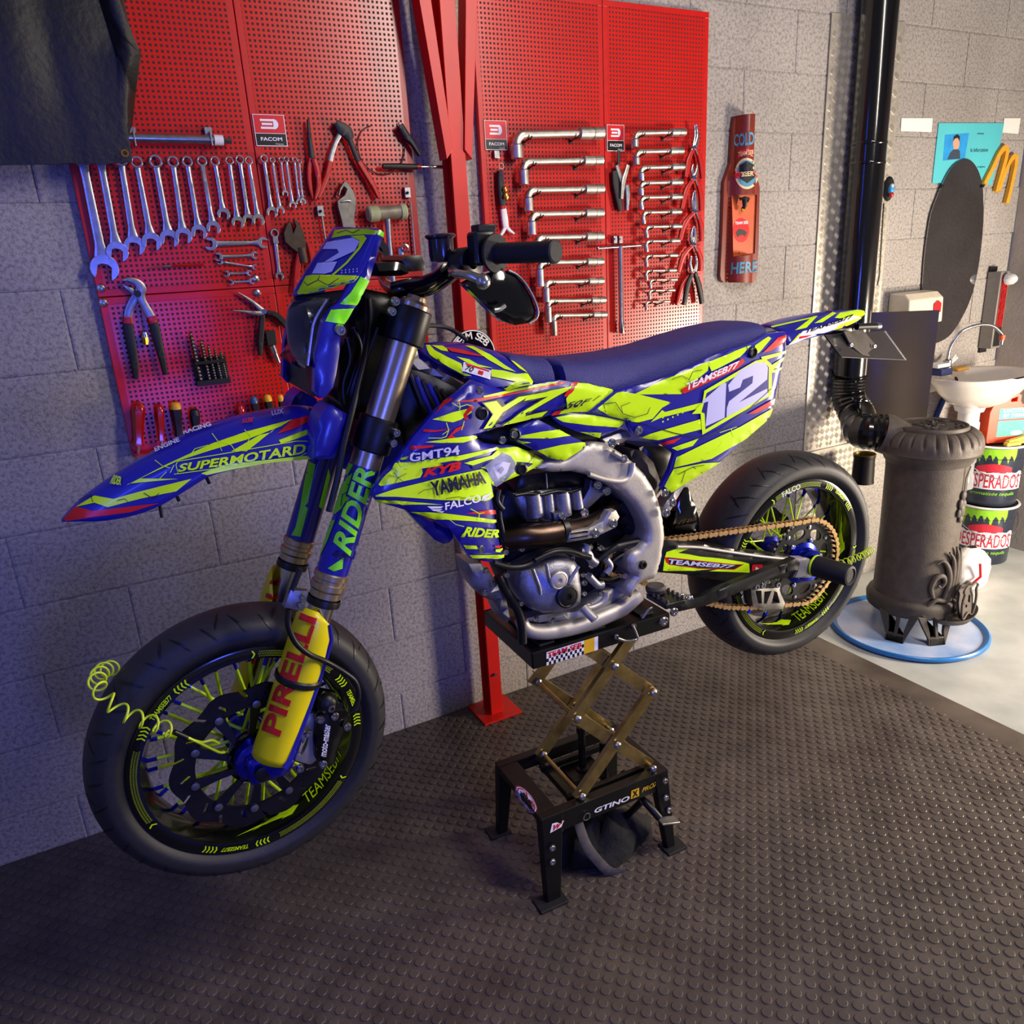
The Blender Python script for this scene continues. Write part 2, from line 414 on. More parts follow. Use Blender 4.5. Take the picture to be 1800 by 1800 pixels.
# ---------------------------------------------------------------- pegboards
def pegmat():
    m = mat('peg_red', '#c8130f', .5, 0, 0, spec=.6); N, L, b = nodes(m)
    ge = N.new('ShaderNodeNewGeometry'); sp = N.new('ShaderNodeSeparateXYZ'); L.new(ge.outputs['Position'], sp.inputs[0])
    def mth(op, a, b_=None):
        n = N.new('ShaderNodeMath'); n.operation = op
        for i, q in enumerate((a, b_)):
            if q is None: continue
            if isinstance(q, (int, float)): n.inputs[i].default_value = q
            else: L.new(q, n.inputs[i])
        return n.outputs[0]
    def band(ax): return mth('LESS_THAN', mth('ABSOLUTE', mth('SUBTRACT', mth('FRACT', mth('DIVIDE', sp.outputs[ax], .0125)), .5)), .24)
    k = mth('MULTIPLY', band('X'), band('Z'))
    nz = N.new('ShaderNodeTexNoise'); nz.inputs['Scale'].default_value = 5
    L.new(ge.outputs['Position'], nz.inputs['Vector'])
    cr = N.new('ShaderNodeValToRGB'); cr.color_ramp.elements[0].color = (*lin('#b8110d'), 1); cr.color_ramp.elements[1].color = (*lin('#d8190f'), 1)
    L.new(nz.outputs['Fac'], cr.inputs['Fac'])
    mx = N.new('ShaderNodeMix'); mx.data_type = 'RGBA'; L.new(k, mx.inputs[0]); L.new(cr.outputs['Color'], mx.inputs[6]); mx.inputs[7].default_value = (.035, .004, .005, 1)
    L.new(mx.outputs[2], b.inputs['Base Color'])
    inv = mth('SUBTRACT', 1.0, k); bp_ = N.new('ShaderNodeBump'); bp_.inputs['Strength'].default_value = .6; bp_.inputs['Distance'].default_value = .002
    L.new(inv, bp_.inputs['Height']); L.new(bp_.outputs['Normal'], b.inputs['Normal'])
    rr = mth('ADD', mth('MULTIPLY', k, .5), .27); L.new(rr, b.inputs['Roughness'])
pegmat()
mat('peg_edge', '#c3120e', .35, 0, .05)
PO = .022      # front face of the boards
def board(x0, x1, z0, z1, label, screws=()):
    t = thing('pegboard', ((x0+x1)/2, 0, z0), label, 'pegboard', 'red perforated tool boards')
    MB().box(((x0+x1)/2, -PO+.001, (z0+z1)/2), (x1-x0-.034, .002, z1-z0-.034)).build('perforated_sheet', 'peg_red', t, smooth=0)
    e = MB(); w = .019
    pc, pw = -PO/2-.0008, PO-.0016
    e.box(((x0+x1)/2, pc, z0+w/2), (x1-x0, pw, w)).box(((x0+x1)/2, pc, z1-w/2), (x1-x0, pw, w))
    e.box((x0+w/2, pc, (z0+z1)/2), (w, pw-.0004, z1-z0-2*w)).box((x1-w/2, pc, (z0+z1)/2), (w, pw-.0004, z1-z0-2*w))
    e.build('folded_edge', 'peg_edge', t, smooth=0, bevel=.0015)
    for sx, sz in screws:
        MB().lathe([(.011, 0), (.011, .002), (.008, .006), (.003, .0075), (0, .0075)], (sx, -PO, sz), (0, -1, 0), 14).build('fixing_screw', 'bolt', t)
    return t
xl = W((146, 400), PO)[0]; zs = W((300, 515), PO)[2]; xm = W((465, 385), PO)[0]; xe = W(c2(1110, 300), PO)[0]; zb = W((236, 803), PO)[2]
sc = [W(c1(712, 1125), PO), W(c1(728, 1228), PO), W(c2(88, 1055), PO), W(c2(98, 1152), PO)]
board(xl, xm-.001, zs+.001, 2.3, 'red pegboard panel at upper left carrying the long row of combination wrenches', [(sc[0][0], sc[0][2]), (sc[2][0]-.035, sc[2][2])])
board(xl, xm-.001, zb, zs-.001, 'red pegboard panel at lower left behind water pump pliers and drill bits', [(sc[1][0], sc[1][2]), (sc[3][0]-.035, sc[3][2]), (xl+.02, zb+.035)])
board(xm+.001, xe, zs+.001, 2.3, 'red pegboard panel with locking pliers and mallet, left of red post')
board(xm+.001, xe, zb, zs-.001, 'red pegboard panel half hidden behind the headlight and fork')
xa = W(c3(68, 300), PO)[0]; xb = W(c3(940, 700), PO)[0]; xc = W(c3(1640, 400), PO)[0]; zr = W((960, 690), PO)[2]
board(xa, xb-.001, zr, 2.3, 'red pegboard panel holding the large angled socket wrenches, right of post')
board(xb+.001, xc, zr, 2.3, 'red pegboard panel holding small angled socket wrenches and column of pliers')
# ---------------------------------------------------------------- red steel post
po = FL((876, 1243)); px_, py_ = po[0]-.03, -.075
pt = thing('steel_post', (px_, py_, 0), 'red painted steel post bolted to floor between the pegboards', 'post')
q = MB(); w, d, k = .046, .06, .006
q.box((px_, py_-d/2, 1.402), (w, k, 2.78)).box((px_, py_+d/2, 1.402), (w, k, 2.78)).box((px_, py_, 1.4), (.008, d, 2.78))
q.build('beam', 'post_red', pt, smooth=0, bevel=.001)
MB().box((px_+.005, py_-.002, .0105), (.15, .14, .0075)).build('base_plate', 'post_red', pt, smooth=0, bevel=.001)
zt = W(c2(1280, 210), .1)[2]
for s in (-1, 1):
    MB().prism([(px_+s*.018, py_-.04, zt+.02), (px_+s*.040, py_-.04, zt-.005), (px_+s*.13, py_-.04, 2.6), (px_+s*.085, py_-.04, 2.6)], (0, .05, 0)).build('brace', 'post_red', pt, smooth=0, bevel=.001)
b0 = W((874, 1187), .12)
MB().cyl((px_, py_-d/2-.012, b0[2]), (px_, py_-d/2, b0[2]), .006, 6).build('bolt', 'bolt', pt)
# ================================================================ tools on the boards
EX, EZ, EY = np.array([1., 0, 0]), np.array([0, 0, 1.]), np.array([0, 1., 0])
def PB(p, off=.006): return W(p, PO+off)
def ringp(mb, c, ro, ri, t, n=20, mi=0, ez=None):
    """flat ring in the wall plane, thickness t"""
    a = [2*math.pi*i/n for i in range(n)]; c = np.asarray(c, float)
    rows = []
    for r, y in ((ro, -t/2), (ro, t/2), (ri, t/2), (ri, -t/2)):
        rows.append([c+np.array([r*math.cos(x), y, r*math.sin(x)]) for x in a])
    mb.grid(rows, mi, closeu=True, closev=True)
def wrench(mb, a, b, ra, rb, t=.007, ang=.26, both=False):
    a, b = np.asarray(a, float), np.asarray(b, float); b = b.copy(); b[1] = a[1]
    d = unit(b-a); n = np.array([d[2], 0, -d[0]])
    def jaw(c, d, n, r):
        d2 = math.cos(ang)*d+math.sin(ang)*n; n2 = np.array([d2[2], 0, -d2[0]]); P = []
        for i in range(15):
            th = math.radians(34)+i/14*math.radians(292); P.append(c+r*(math.cos(th)*d2+math.sin(th)*n2)*(1 if 2 < i < 12 else 1.02))
        s = r*.5
        P += [c+d2*r*.55-n2*s, c-d2*r*.12-n2*s*.95, c-d2*r*.28-n2*s*.4, c-d2*r*.28+n2*s*.4, c-d2*r*.12+n2*s*.95, c+d2*r*.55+n2*s]
        mb.prism([p+EY*t*.5 for p in P], -EY*t)
    if both: jaw(a, -d, -n, ra)
    else: ringp(mb, a, ra, ra*.66, t*1.3)
    jaw(b, d, n, rb)
    wa, wb = ra*.52, rb*.42; s0, s1 = a+d*ra*.8, b-d*rb*.8
    vs = []
    for c, w in ((s0, wa), (s0+(s1-s0)*.12, wa*.85), (s0+(s1-s0)*.85, wb*.8), (s1, wb*1.3)):
        vs += [c+n*w-EY*t*.25, c+n*w*.6-EY*t*.48, c-n*w*.6-EY*t*.48, c-n*w-EY*t*.25, c-n*w+EY*t*.35, c+n*w+EY*t*.35]
    mb.add(vs, [(k*6+i, k*6+(i+1) % 6, k*6+6+(i+1) % 6, k*6+6+i) for k in range(3) for i in range(6)]+[(0, 1, 2, 3, 4, 5), (23, 22, 21, 20, 19, 18)])
    # sunk name panel on the shank
    m0, m1 = s0+(s1-s0)*.28, s0+(s1-s0)*.72; w = min(wa, wb)*.42; y = -EY*(t*.48+.0004)
    mb.add([m0+n*w+y, m1+n*w+y, m1-n*w+y, m0-n*w+y], [(0, 1, 2, 3)])
mat('wrench_chrome', '#c4c4cc', .27, 1., .1, 50)
wr = [(575, 205, 735, 985, 60, 90), (703, 212, 825, 872, 52, 70), (847, 218, 945, 828, 46, 66), (960, 240, 1065, 800, 38, 63), (1092, 235, 1190, 778, 42, 62),
      (1215, 238, 1290, 758, 37, 56), (1315, 236, 1400, 732, 35, 52), (1418, 233, 1500, 702, 33, 47), (1510, 232, 1572, 605, 31, 43), (1612, 230, 1672, 665, 28, 43),
      (1685, 222, 1748, 645, 29, 40), (1748, 230, 1816, 648, 27, 42), (1855, 215, 1912, 592, 26, 38), (1915, 225, 1970, 578, 19, 30), (1975, 225, 2005, 462, 18, 23),
      (2012, 220, 2058, 542, 19, 27), (2070, 225, 2105, 522, 19, 24), (2104, 236, 2128, 516, 15, 22)]
lb = ['largest chrome combination wrench, first from the left in the hanging row'] + ['chrome combination wrench, %s from the left in the hanging row' % ord_(i) for i in range(1, 17)] + ['slim chrome combination wrench at the right end of the hanging row']
for i, (ax, ay, bx, by, ra, rb) in enumerate(wr):
    a, b = PB(c1(ax, ay), .012+.004*(i % 2)), PB(c1(bx, by), .012+.004*(i % 2)); k = .25/ppm(b)*1.02
    mb = MB(); wrench(mb, a, b, ra*k, rb*k, .0075 if i < 8 else .0055)
    one(mb, 'combination_wrench', 'wrench_chrome', lb[i], 'wrench', 'combination wrenches in the hanging row', bevel=.0008)
sm_ = [(1480, 816, 1850, 806, 40, 36, 'longest of the small wrenches lying level under the wrench row'), (1535, 907, 1790, 895, 27, 25, 'small open ended wrench, second down in the level set'),
       (1545, 942, 1790, 978, 18, 18, 'thin small wrench tilted among the level set'), (1592, 1026, 1752, 1020, 20, 19, 'small open ended wrench, fourth down in the level set'), (1622, 1086, 1772, 1076, 18, 20, 'lowest tiny open ended wrench of the level set')]
for i, (ax, ay, bx, by, ra, rb, l) in enumerate(sm_):
    a, b = PB(c1(ax, ay)), PB(c1(bx, by)); k = .25/ppm(a)*1.1
    mb = MB(); wrench(mb, a, b, ra*k, rb*k, .005, both=True)
    one(mb, 'open_end_wrench', 'wrench_chrome', l, 'wrench', 'small level wrenches', bevel=.0006)
# flexible-head wrench
mb = MB(); a, b = PB(c2(130, 740)), PB(c2(165, 1040)); k = .25/ppm(a); wrench(mb, a, b, 30*k, 30*k, .006)
h = PB(c2(136, 790)); mb.box(h, (.014, .010, .016))
one(mb, 'flex_head_wrench', 'wrench_chrome', 'small flex head wrench hanging alone beside dark locking pliers', 'wrench', bevel=.0006)
# ---- helper for tools made of bars
def path3(c, s, off): return [PB(p, off) for p in pts(c, s)]
def flatbar(mb, P, widths, t, mi=0):
    """bar of given half widths, flat in the wall plane, thickness t"""
    P = [np.asarray(p, float) for p in P]; n = len(P); vs = []
    for i in range(n):
        d = unit(P[min(i+1, n-1)]-P[max(i-1, 0)]); q = unit(np.cross(d, EY)); w = widths[i] if hasattr(widths, '__len__') else widths
        vs += [P[i]+q*w-EY*t*.3, P[i]+q*w*.6-EY*t*.5, P[i]-q*w*.6-EY*t*.5, P[i]-q*w-EY*t*.3, P[i]-q*w+EY*t*.4, P[i]+q*w+EY*t*.4]
    mb.add(vs, [(k*6+i, k*6+(i+1) % 6, k*6+6+(i+1) % 6, k*6+6+i) for k in range(n-1) for i in range(6)]+[(0, 1, 2, 3, 4, 5), tuple(range(6*n-1, 6*n-7, -1))])
def bars(name, mats, parent, c, items, off=.012, t=.008, **k):
    mb = MB()
    for s, w in items:
        P = smoothpath(path3(c, s, off), 4); s_ = .25/ppm(P[0]) if c in (c1, c2, c3) else (1/3)/ppm(P[0])
        if hasattr(w, '__len__'): w = list(np.interp(np.linspace(0, 1, len(P)), np.linspace(0, 1, len(w)), w))
        flatbar(mb, P, np.array(w)*s_ if hasattr(w, '__len__') else w*s_, t)
    return mb.build(name, mats, parent, bevel=.0008, **k)
def tool(name, c, p, label, cat, group=None): return thing(name, PB(c(*p), .0), label, cat, group)
# water pump pliers
t = tool('water_pump_pliers', c1, (968, 1165), 'water pump pliers with black and red grips on lower left pegboard', 'pliers')
bars('upper_jaw', 'steel', t, c1, [('860 1072 900 1066 960 1085 992 1125 985 1165 1000 1215 1040 1290 1066 1335', [6, 16, 26, 34, 32, 26, 30, 30])], .018)
bars('lower_jaw', 'steel', t, c1, [('862 1100 890 1122 935 1150 960 1180 930 1235 905 1290 900 1345', [4, 12, 22, 30, 28, 26, 26])], .009)
bars('grip', 'tool_black', t, c1, [('900 1350 905 1420 925 1530 948 1660 958 1765', [30, 33, 32, 26, 14])], .011, .014)
bars('grip', 'tool_black', t, c1, [('1068 1345 1090 1410 1110 1500 1140 1620 1165 1735', [28, 32, 30, 24, 14])], .018, .014)
bars('red_collar', 'tool_red', t, c1, [('898 1330 902 1375', [30, 33])], .011, .0155); bars('red_collar', 'tool_red', t, c1, [('1060 1325 1080 1370', [28, 31])], .018, .0155)
MB().cyl(PB(c1(968, 1165), .03), PB(c1(968, 1165), .005), .0085, 16).build('pivot_bolt', 'tool_black', t)
t = tool('brass_air_coupling', c1, (1015, 1490), 'brass and steel air coupling hanging on a thin chain', 'fitting')
a = PB(c1(1012, 1430), .014); b = PB(c1(1030, 1550), .014); m = (a+b)/2
MB().lathe([(.006, 0), (.0075, .002), (.0075, .008), (.0095, .009), (.0095, .015)], a, unit(b-a), 14).build('steel_collar', 'chrome', t)
MB().lathe([(.0085, 0), (.0085, .012), (.007, .0125), (.007, .018), (0, .018)], a+unit(b-a)*.015, unit(b-a), 6).build('brass_body', 'brass', t)
MB().tube(smoothpath(path3(c1, '975 1195 990 1250 1000 1330 1010 1425', .012)), .0008, 6).build('chain', 'steel', t)
# long-nose pliers lower down with black grips
t = tool('long_nose_pliers', c2, (55, 1290), 'long nose pliers with open jaws and black grips beside the headlight', 'pliers')
bars('jaw', 'satin', t, c1, [('1668 1155 1720 1185 1790 1235 1850 1290', [3, 8, 14, 22])], .012); bars('jaw', 'satin', t, c1, [('1632 1283 1700 1288 1780 1300 1850 1305', [3, 8, 14, 20])], .016)
bars('grip', 'tool_black', t, c2, [('45 1310 38 1400 32 1500 30 1600', [18, 20, 20, 12])], .014, .012); bars('grip', 'tool_black', t, c2, [('80 1300 130 1310 180 1350 215 1400', [16, 20, 22, 18])], .014, .012)
MB().cyl(PB(c2(60, 1290), .022), PB(c2(60, 1290), .005), .007, 12).build('pivot_bolt', 'bolt', t)
t = tool('spark_plug_socket', c2, (130, 1570), 'dark wire holder with a chrome spark plug socket hanging below pliers', 'socket')
a, b = PB(c2(90, 1420), .014), PB(c2(120, 1530), .014); MB().box((a+b)/2, (.026, .014, .04)).build('holder', 'tool_black', t, bevel=.001)
a, b = PB(c2(112, 1530), .014), PB(c2(160, 1650), .014); MB().lathe([(.0095, 0), (.0095, .02), (.0075, .022), (.006, np.linalg.norm(b-a)), (0, np.linalg.norm(b-a))], a, b-a, 14).build('socket', 'chrome', t)
# drill bit stand
t = tool('drill_bit_stand', c1, (1480, 1790), 'black stand holding five twist drill bits on lower pegboard', 'drill bits')
a, b = PB(c1(1345, 1620), 0), PB(c1(1615, 1785), 0); x0, x1, z1, z0 = a[0], b[0], a[2], b[2]
MB().box(((x0+x1)/2, -PO-.016, z0+.008), (x1-x0, .03, .014)).build('base', 'tool_black', t, bevel=.001)
MB().box(((x0+x1)/2, -PO-.016, z1-.012), (x1-x0-.006, .026, .008)).build('upper_rack', 'tool_black', t, bevel=.001)
MB().box(((x0+x1)/2, -PO-.003, (z0+z1)/2), (x1-x0, .004, z1-z0)).build('back_plate', 'tool_black', t, bevel=.001)
mat('drill', '#6e665c', .35, 1., .2, 90)
for i, (tx, ty, r) in enumerate(((1335, 1425, 16), (1410, 1485, 13), (1460, 1520, 11), (1505, 1540, 10), (1548, 1555, 8))):
    tp = PB(c1(tx, ty), .016); k = .25/ppm(tp); bt = np.array([tp[0]+.004, tp[1], z0+.012]); q = MB(); n = 24; P = []; rr = []
    rows = []
    for j in range(n+1):
        c = bt+(tp-bt)*j/n; tw = j*.9; f = 1 if j < n-2 else (n-j)/3+.05
        rows.append([c+r*k*f*np.array([math.cos(tw+u), math.sin(tw+u)*1, 0])*(1. if s_ % 2 == 0 else .62) for s_, u in enumerate(np.linspace(0, 2*math.pi, 9)[:8])])
    q.grid(rows, closeu=True); q.build('drill_bit', 'drill', t, smooth=60)
# thin red screwdriver lying level
t = tool('thin_screwdriver', c1, (1240, 968), 'thin screwdriver with a clear red handle hung level on pegboard', 'screwdriver')
mat('red_clear', '#b0100c', .18, 0, .05, coat=.5)
MB().tube([PB(c1(1035, 987), .008), PB(c1(1180, 973), .008)], .0014, 8).build('blade', 'chrome', t)
MB().tube([PB(c1(1155, 975), .008), PB(c1(1205, 971), .008)], .0045, 10).build('collar', 'chrome', t)
P = [PB(c1(x, y), .008) for x, y in ((1205, 971), (1240, 968), (1330, 964), (1432, 960))]; MB().tube(P, [.002, .0038, .0045, .004], 6).build('handle', 'red_clear', t)
# extension bar on top clips
t = tool('breaker_bar', c1, (1200, 85), 'thick chrome breaker bar lying across clips at top of pegboard', 'breaker bar')
P = [PB(c1(x, y), .022) for x, y in ((880, 68), (1500, 84), (1505, 84), (1568, 87), (1570, 87), (1628, 92))]
MB().tube(P[:2], .0115, 20).build('tube', 'chrome', t); MB().tube(P[2:4], .0125, 20).build('white_sleeve', 'white', t); MB().tube(P[4:], .0075, 4).build('square_drive', 'steel', t)
for x in (925, 1462): MB().box(PB(c1(x, 25), .006), (.018, .012, .02)).box(PB(c1(x+18, 80), .022), (.004, .03, .034)).build('clip', 'steel', t, bevel=.001)
# screwdrivers in the lower rack
scr = [(490, 178, 490, 400, 35, 'red_clear', 'red_clear', 'clear red screwdriver handle at left end of the lower rack'), (600, 188, 612, 375, 24, 'red_clear', 'red_clear', 'slim clear red screwdriver, second from left in the lower rack'),
       (683, 172, 705, 350, 30, 'tool_black', 'cap_yellow', 'black screwdriver with yellow cap, third from left in the lower rack'), (783, 205, 795, 330, 28, 'tool_black', 'tool_black', 'plain black screwdriver handle in the lower rack above the fender'),
       (1025, 185, 1035, 260, 25, 'red_clear', 'red_clear', 'short clear red screwdriver handle right of centre in lower rack'), (1095, 142, 1110, 235, 23, 'tool_black', 'cap_blue', 'black screwdriver with blue cap in the lower rack'),
       (1168, 132, 1182, 215, 24, 'tool_black', 'cap_yellow', 'black screwdriver with yellow cap right of the blue capped one'), (1237, 132, 1248, 205, 18, 'tool_black', 'cap_yellow', 'small black screwdriver with yellow cap at right end of lower rack')]
mat('cap_yellow', '#e8a81a', .35, 0, .04); mat('cap_blue', '#28578a', .35, 0, .04)
for ax, ay, bx, by, r, m1, m2, l in scr:
    a, b = PB(cA(ax, ay), .03), PB(cA(bx, by), .03); b = a+unit(b-a)*max(.085, np.linalg.norm(b-a)); d = unit(b-a); k = (1/3)/ppm(a)*.92; r *= k; L_ = np.linalg.norm(b-a)
    t = thing('screwdriver', b, l, 'screwdriver', 'screwdrivers in the lower rack')
    MB().lathe([(0, 0), (r*.5, .0), (r*.86, .004), (r, .012), (r, .018)], a, d, 12).build('cap', m2, t)
    q = MB(); rows = []
    for j, (h, f) in enumerate(((.0175, 1), (.03, 1), (L_*.55, .82), (L_*.85, .72), (L_, .9))):
        u, w_ = perp(d); rows.append([a+d*h+r*f*(math.cos(x)*u+math.sin(x)*w_)*(1 if i % 2 else .88) for i, x in enumerate(np.linspace(0, 2*math.pi, 13)[:12])])
    q.grid(rows, closeu=True); q.build('handle', m1, t, smooth=50)
    MB().cyl(b, b+d*.09, .0035, 8).build('blade', 'steel', t)
a, b = PB(cA(465, 420), 0), PB(cA(1275, 235), 0)
rk_ = thing('screwdriver_rack', ((a[0]+b[0])/2, -PO, zb), 'red steel rack strip holding the screwdrivers behind the fender', 'tool rack')
MB().box(((a[0]+b[0])/2+.02, -PO-.0305, zb+.012), (b[0]-a[0]+.04, .055, .004)).build('shelf', 'peg_edge', rk_, smooth=0)
MB().box(((a[0]+b[0])/2+.02, -PO-.002, zb+.014), (b[0]-a[0]+.04, .003, .03)).build('back_flange', 'peg_edge', rk_, smooth=0)
# ---- upper middle panel
t = tool('hose_clamp_pliers', c2, (400, 200), 'narrow pliers with red handles hanging left of the larger red pair', 'pliers')
bars('jaw', 'tool_black', t, c2, [('365 -60 375 60 385 140 395 215', [8, 14, 18, 22])], .014)
bars('handle', 'tool_red', t, c2, [('385 215 372 300 378 400 402 512', [18, 17, 16, 8])], .012, .011); bars('handle', 'tool_red', t, c2, [('405 215 430 300 440 400 412 505', [20, 22, 18, 8])], .018, .011)
t = tool('long_reach_pliers', c2, (610, 40), 'large long reach pliers with spread red handles on upper board', 'pliers')
bars('joint', 'tool_black', t, c2, [('560 -40 600 0 640 30 660 80', [20, 40, 42, 26])], .018, .012)
bars('arm', 'tool_black', t, c2, [('640 30 670 110 712 215 728 255', [20, 18, 18, 18])], .018); bars('arm', 'steel', t, c2, [('590 40 560 100 535 170 518 245', [18, 16, 18, 18])], .013)
bars('handle', 'tool_red', t, c2, [('722 235 760 300 820 400 862 492', [20, 20, 20, 12])], .018, .013); bars('handle', 'tool_red', t, c2, [('522 235 500 330 465 420 436 495', [20, 20, 18, 10])], .013, .013)
t = tool('flexible_inspection_cable', c2, (880, 150), 'thin dark flexible cable coiled in a loop on upper board', 'cable')
MB().tube(smoothpath(path3(c2, '815 -20 745 20 715 120 750 240 850 320 950 315 1020 250 1045 150 1030 60 1000 -40', .006)), .0016, 8).build('cable', 'tool_black', t)
bars('head', 'tool_black', t, c2, [('1010 -20 1060 60 1100 110 1150 195', [24, 26, 18, 10])], .02, .014)
t = tool('magnetic_pickup_tool', c2, (1010, 272), 'magnetic pick-up tool with black handle jutting right towards the post', 'pickup tool')
P = [PB(c2(x, y), .022) for x, y in ((890, 268), (1000, 270), (1130, 273))]; MB().tube(P, [.007, .0085, .0075], 12).build('handle', 'tool_black', t)
MB().tube([PB(c2(1130, 273), .022), PB(c2(1160, 274), .022)], .0055, 12).build('red_ring', 'tool_red', t)
MB().tube([PB(c2(x, 274), .022) for x in (1160, 1240, 1245, 1310)], [.003, .003, .0055, .0055], 12).build('shaft', 'chrome', t)
t = tool('locking_pliers', c2, (650, 530), 'grey locking pliers hanging jaws up behind the number plate', 'pliers', 'locking pliers')
mat('lock_grey', '#7d7a76', .42, .8, .12, 60)
mb = MB(); mb.prism([PB(p, .024) for p in pts(c2, '625 368 655 392 690 450 706 500 704 570 690 640 700 705 612 705 600 640 578 560 572 510 600 490 625 470 640 430 618 410 598 440 588 480 578 470 592 420')], EY*.014)
mb.build('body', 'lock_grey', t, bevel=.0015)
bars('spring', 'chrome', t, c2, [('600 520 635 512 672 515', [5, 6, 5])], .027, .003)
t = tool('locking_pliers', c2, (290, 900), 'dark bronze locking pliers with red handles left of the number plate', 'pliers', 'locking pliers')
mat('lock_bronze', '#4d4239', .42, .7, .12, 60)
mb = MB(); mb.prism([PB(p, .022) for p in pts(c2, '262 640 296 655 330 720 352 800 355 850 300 880 245 840 205 800 195 740 215 680 240 650 252 690 262 740 282 690')], EY*.014); mb.build('jaw', 'lock_bronze', t, bevel=.0015)
bars('handle', 'tool_red', t, c2, [('305 880 290 980 280 1080 270 1160', [20, 22, 20, 14])], .014, .013); bars('handle', 'tool_red', t, c2, [('365 810 385 880 395 960 400 1040', [16, 18, 18, 12])], .018, .013)
bars('lever', 'lock_bronze', t, c2, [('320 840 330 900 340 950', [24, 26, 24])], .02, .012)
# mallet
t = tool('mallet', c2, (930, 600), 'soft faced mallet with pale green head hanging above the handlebar', 'mallet')
mat('mallet_green', '#a9ad84', .6, 0, .1, 30); mat('mallet_body', '#8a8270', .5, .3, .15, 40)
L0 = PB(c2(785, 606), .03); L1 = PB(c2(1055, 586), .03); k = .25/ppm(L0); d = unit(L1-L0); n_ = np.linalg.norm(L1-L0)
MB().lathe([(0, 0), (46*k, 0), (54*k, .004), (54*k, n_*.26), (48*k, n_*.27), (48*k, n_*.28)], L0, d, 20).build('face', 'mallet_green', t); MB().lathe([(0, 0), (46*k, 0), (54*k, .004), (54*k, n_*.16), (48*k, n_*.17), (48*k, n_*.18)], L1, -d, 20).build('face', 'mallet_green', t)
MB().lathe([(47*k, n_*.26), (47*k, n_*.84)], L0, d, 20).build('head', 'mallet_body', t)
P = [PB(c2(x, y), .03) for x, y in ((925, 640), (935, 780), (948, 930), (962, 1080))]; MB().tube(P, [22*k, 19*k, 20*k, 24*k], 12).build('handle', 'steel', t)
for px, py, a, b, l in ((450, 585, (462, 620), (490, 800), 'slim steel rod hanging from a clip between the two locking pliers'), (1062, 455, (1085, 520), (1118, 890), 'long thin steel rod hanging from a clip right of mallet')):
    t = tool('hanging_rod', c2, (px, py), l, 'rod'); MB().box(PB(c2(px, py), .008), (.018, .014, .028)).build('clip', 'steel', t, bevel=.001)
    MB().tube([PB(c2(*a), .012), PB(c2(*b), .012)], .0028, 10).build('rod', 'satin', t); MB().cyl(PB(c2(px+4, py), .02), PB(c2(px+4, py), .01), .004, 8).build('clip_hole', 'black', t)
mb = MB(); mb.lathe([(.007, .02), (.0085, 0), (.012, .001), (.012, .024), (.009, .026)], PB(c2(1048, 845), .040), (0.2, 1, 0), 18); one(mb, 'short_socket', 'chrome', 'short chrome socket facing out under the mallet', 'socket')
mb = MB(); mb.lathe([(.010, 0), (.010, .03), (.008, .032)], PB(c2(1022, 920), .025), (0, 0, 1), 18); one(mb, 'deep_socket', 'chrome', 'upright chrome socket above the handlebar clamp', 'socket')
# ---- angled socket wrenches
def lwrench(y, xr, xl_, yb, wd, col, l):
    e = PB(c3(xr, y), .03); b0 = PB(c3(xl_, y+wd*.15), .03); k = .25/ppm(e)*1.06; r = wd*k/2; bt = PB(c3(xl_+wd*.25, yb), .03)
    slope = (e-b0)/np.linalg.norm(e-b0); L_ = np.linalg.norm(e-b0)
    t = thing('angled_socket_wrench', (b0+e)/2, l, 'socket wrench', 'angled socket wrenches in the %s column' % col)
    s1 = e-slope*r*4.7; q = MB(); q.lathe([(r*.62, .003), (r*.95, 0), (r, .001), (r, r*1.9), (r*.88, r*1.95), (r*.88, r*2.15), (r, r*2.2), (r*.98, r*4.6), (r*.6, r*4.9)], e, -slope, 20); q.build('straight_socket', 'socket_satin', t)
    MB().lathe([(r*.63, -.0004), (0, -.0004)], e, -slope, 6).build('socket_bore', 'black', t)
    rb = r*.6; c0 = np.array([b0[0]+r*.2, e[1], b0[2]]); corner = c0; h = max(r*1.5, .012)
    P = [s1, c0+slope*h*1.3]+[c0+slope*h*(1-math.sin(a))*1.0*(1)+np.array([0, 0, -h*(1-math.cos(a))]) for a in np.linspace(.15, math.pi/2, 7)]
    MB().tube(P, [rb, rb*1.05]+[rb*1.2]*7, 14).build('shank', 'socket_satin', t)
    top = P[-1]; end = np.array([top[0], top[1], min(bt[2], top[2]-.012)]); ln = top[2]-end[2]
    MB().lathe([(rb*1.2, -.003), (r, .001), (r, ln-.001), (r*.94, ln), (r*.62, ln-.002)], top, (0, 0, -1), 20).build('elbow_socket', 'socket_satin', t)
    return [c0+slope*h*1.5, s1-slope*.012], rb
hooks = []
mat('socket_satin', '#c8c2ba', .4, 1., .12, 60)
big = [(35, 915, 300, 215, 80), (228, 912, 352, 400, 64), (428, 918, 385, 585, 62), (597, 916, 408, 752, 60), (762, 916, 448, 930, 58), (938, 915, 466, 1115, 55), (1075, 918, 510, 1225, 50), (1210, 932, 525, 1365, 48), (1312, 938, 565, 1460, 45)]
for i, (y, xr, xl_, yb, wd) in enumerate(big):
    h, r = lwrench(y, xr, xl_, yb, wd, 'large', 'large angled socket wrench, %s' % (('topmost' if i == 0 else '%s from the top' % ord_(i) if i < 8 else 'lowest')+' in the left column')); hooks += [(q, r, 0) for q in h]
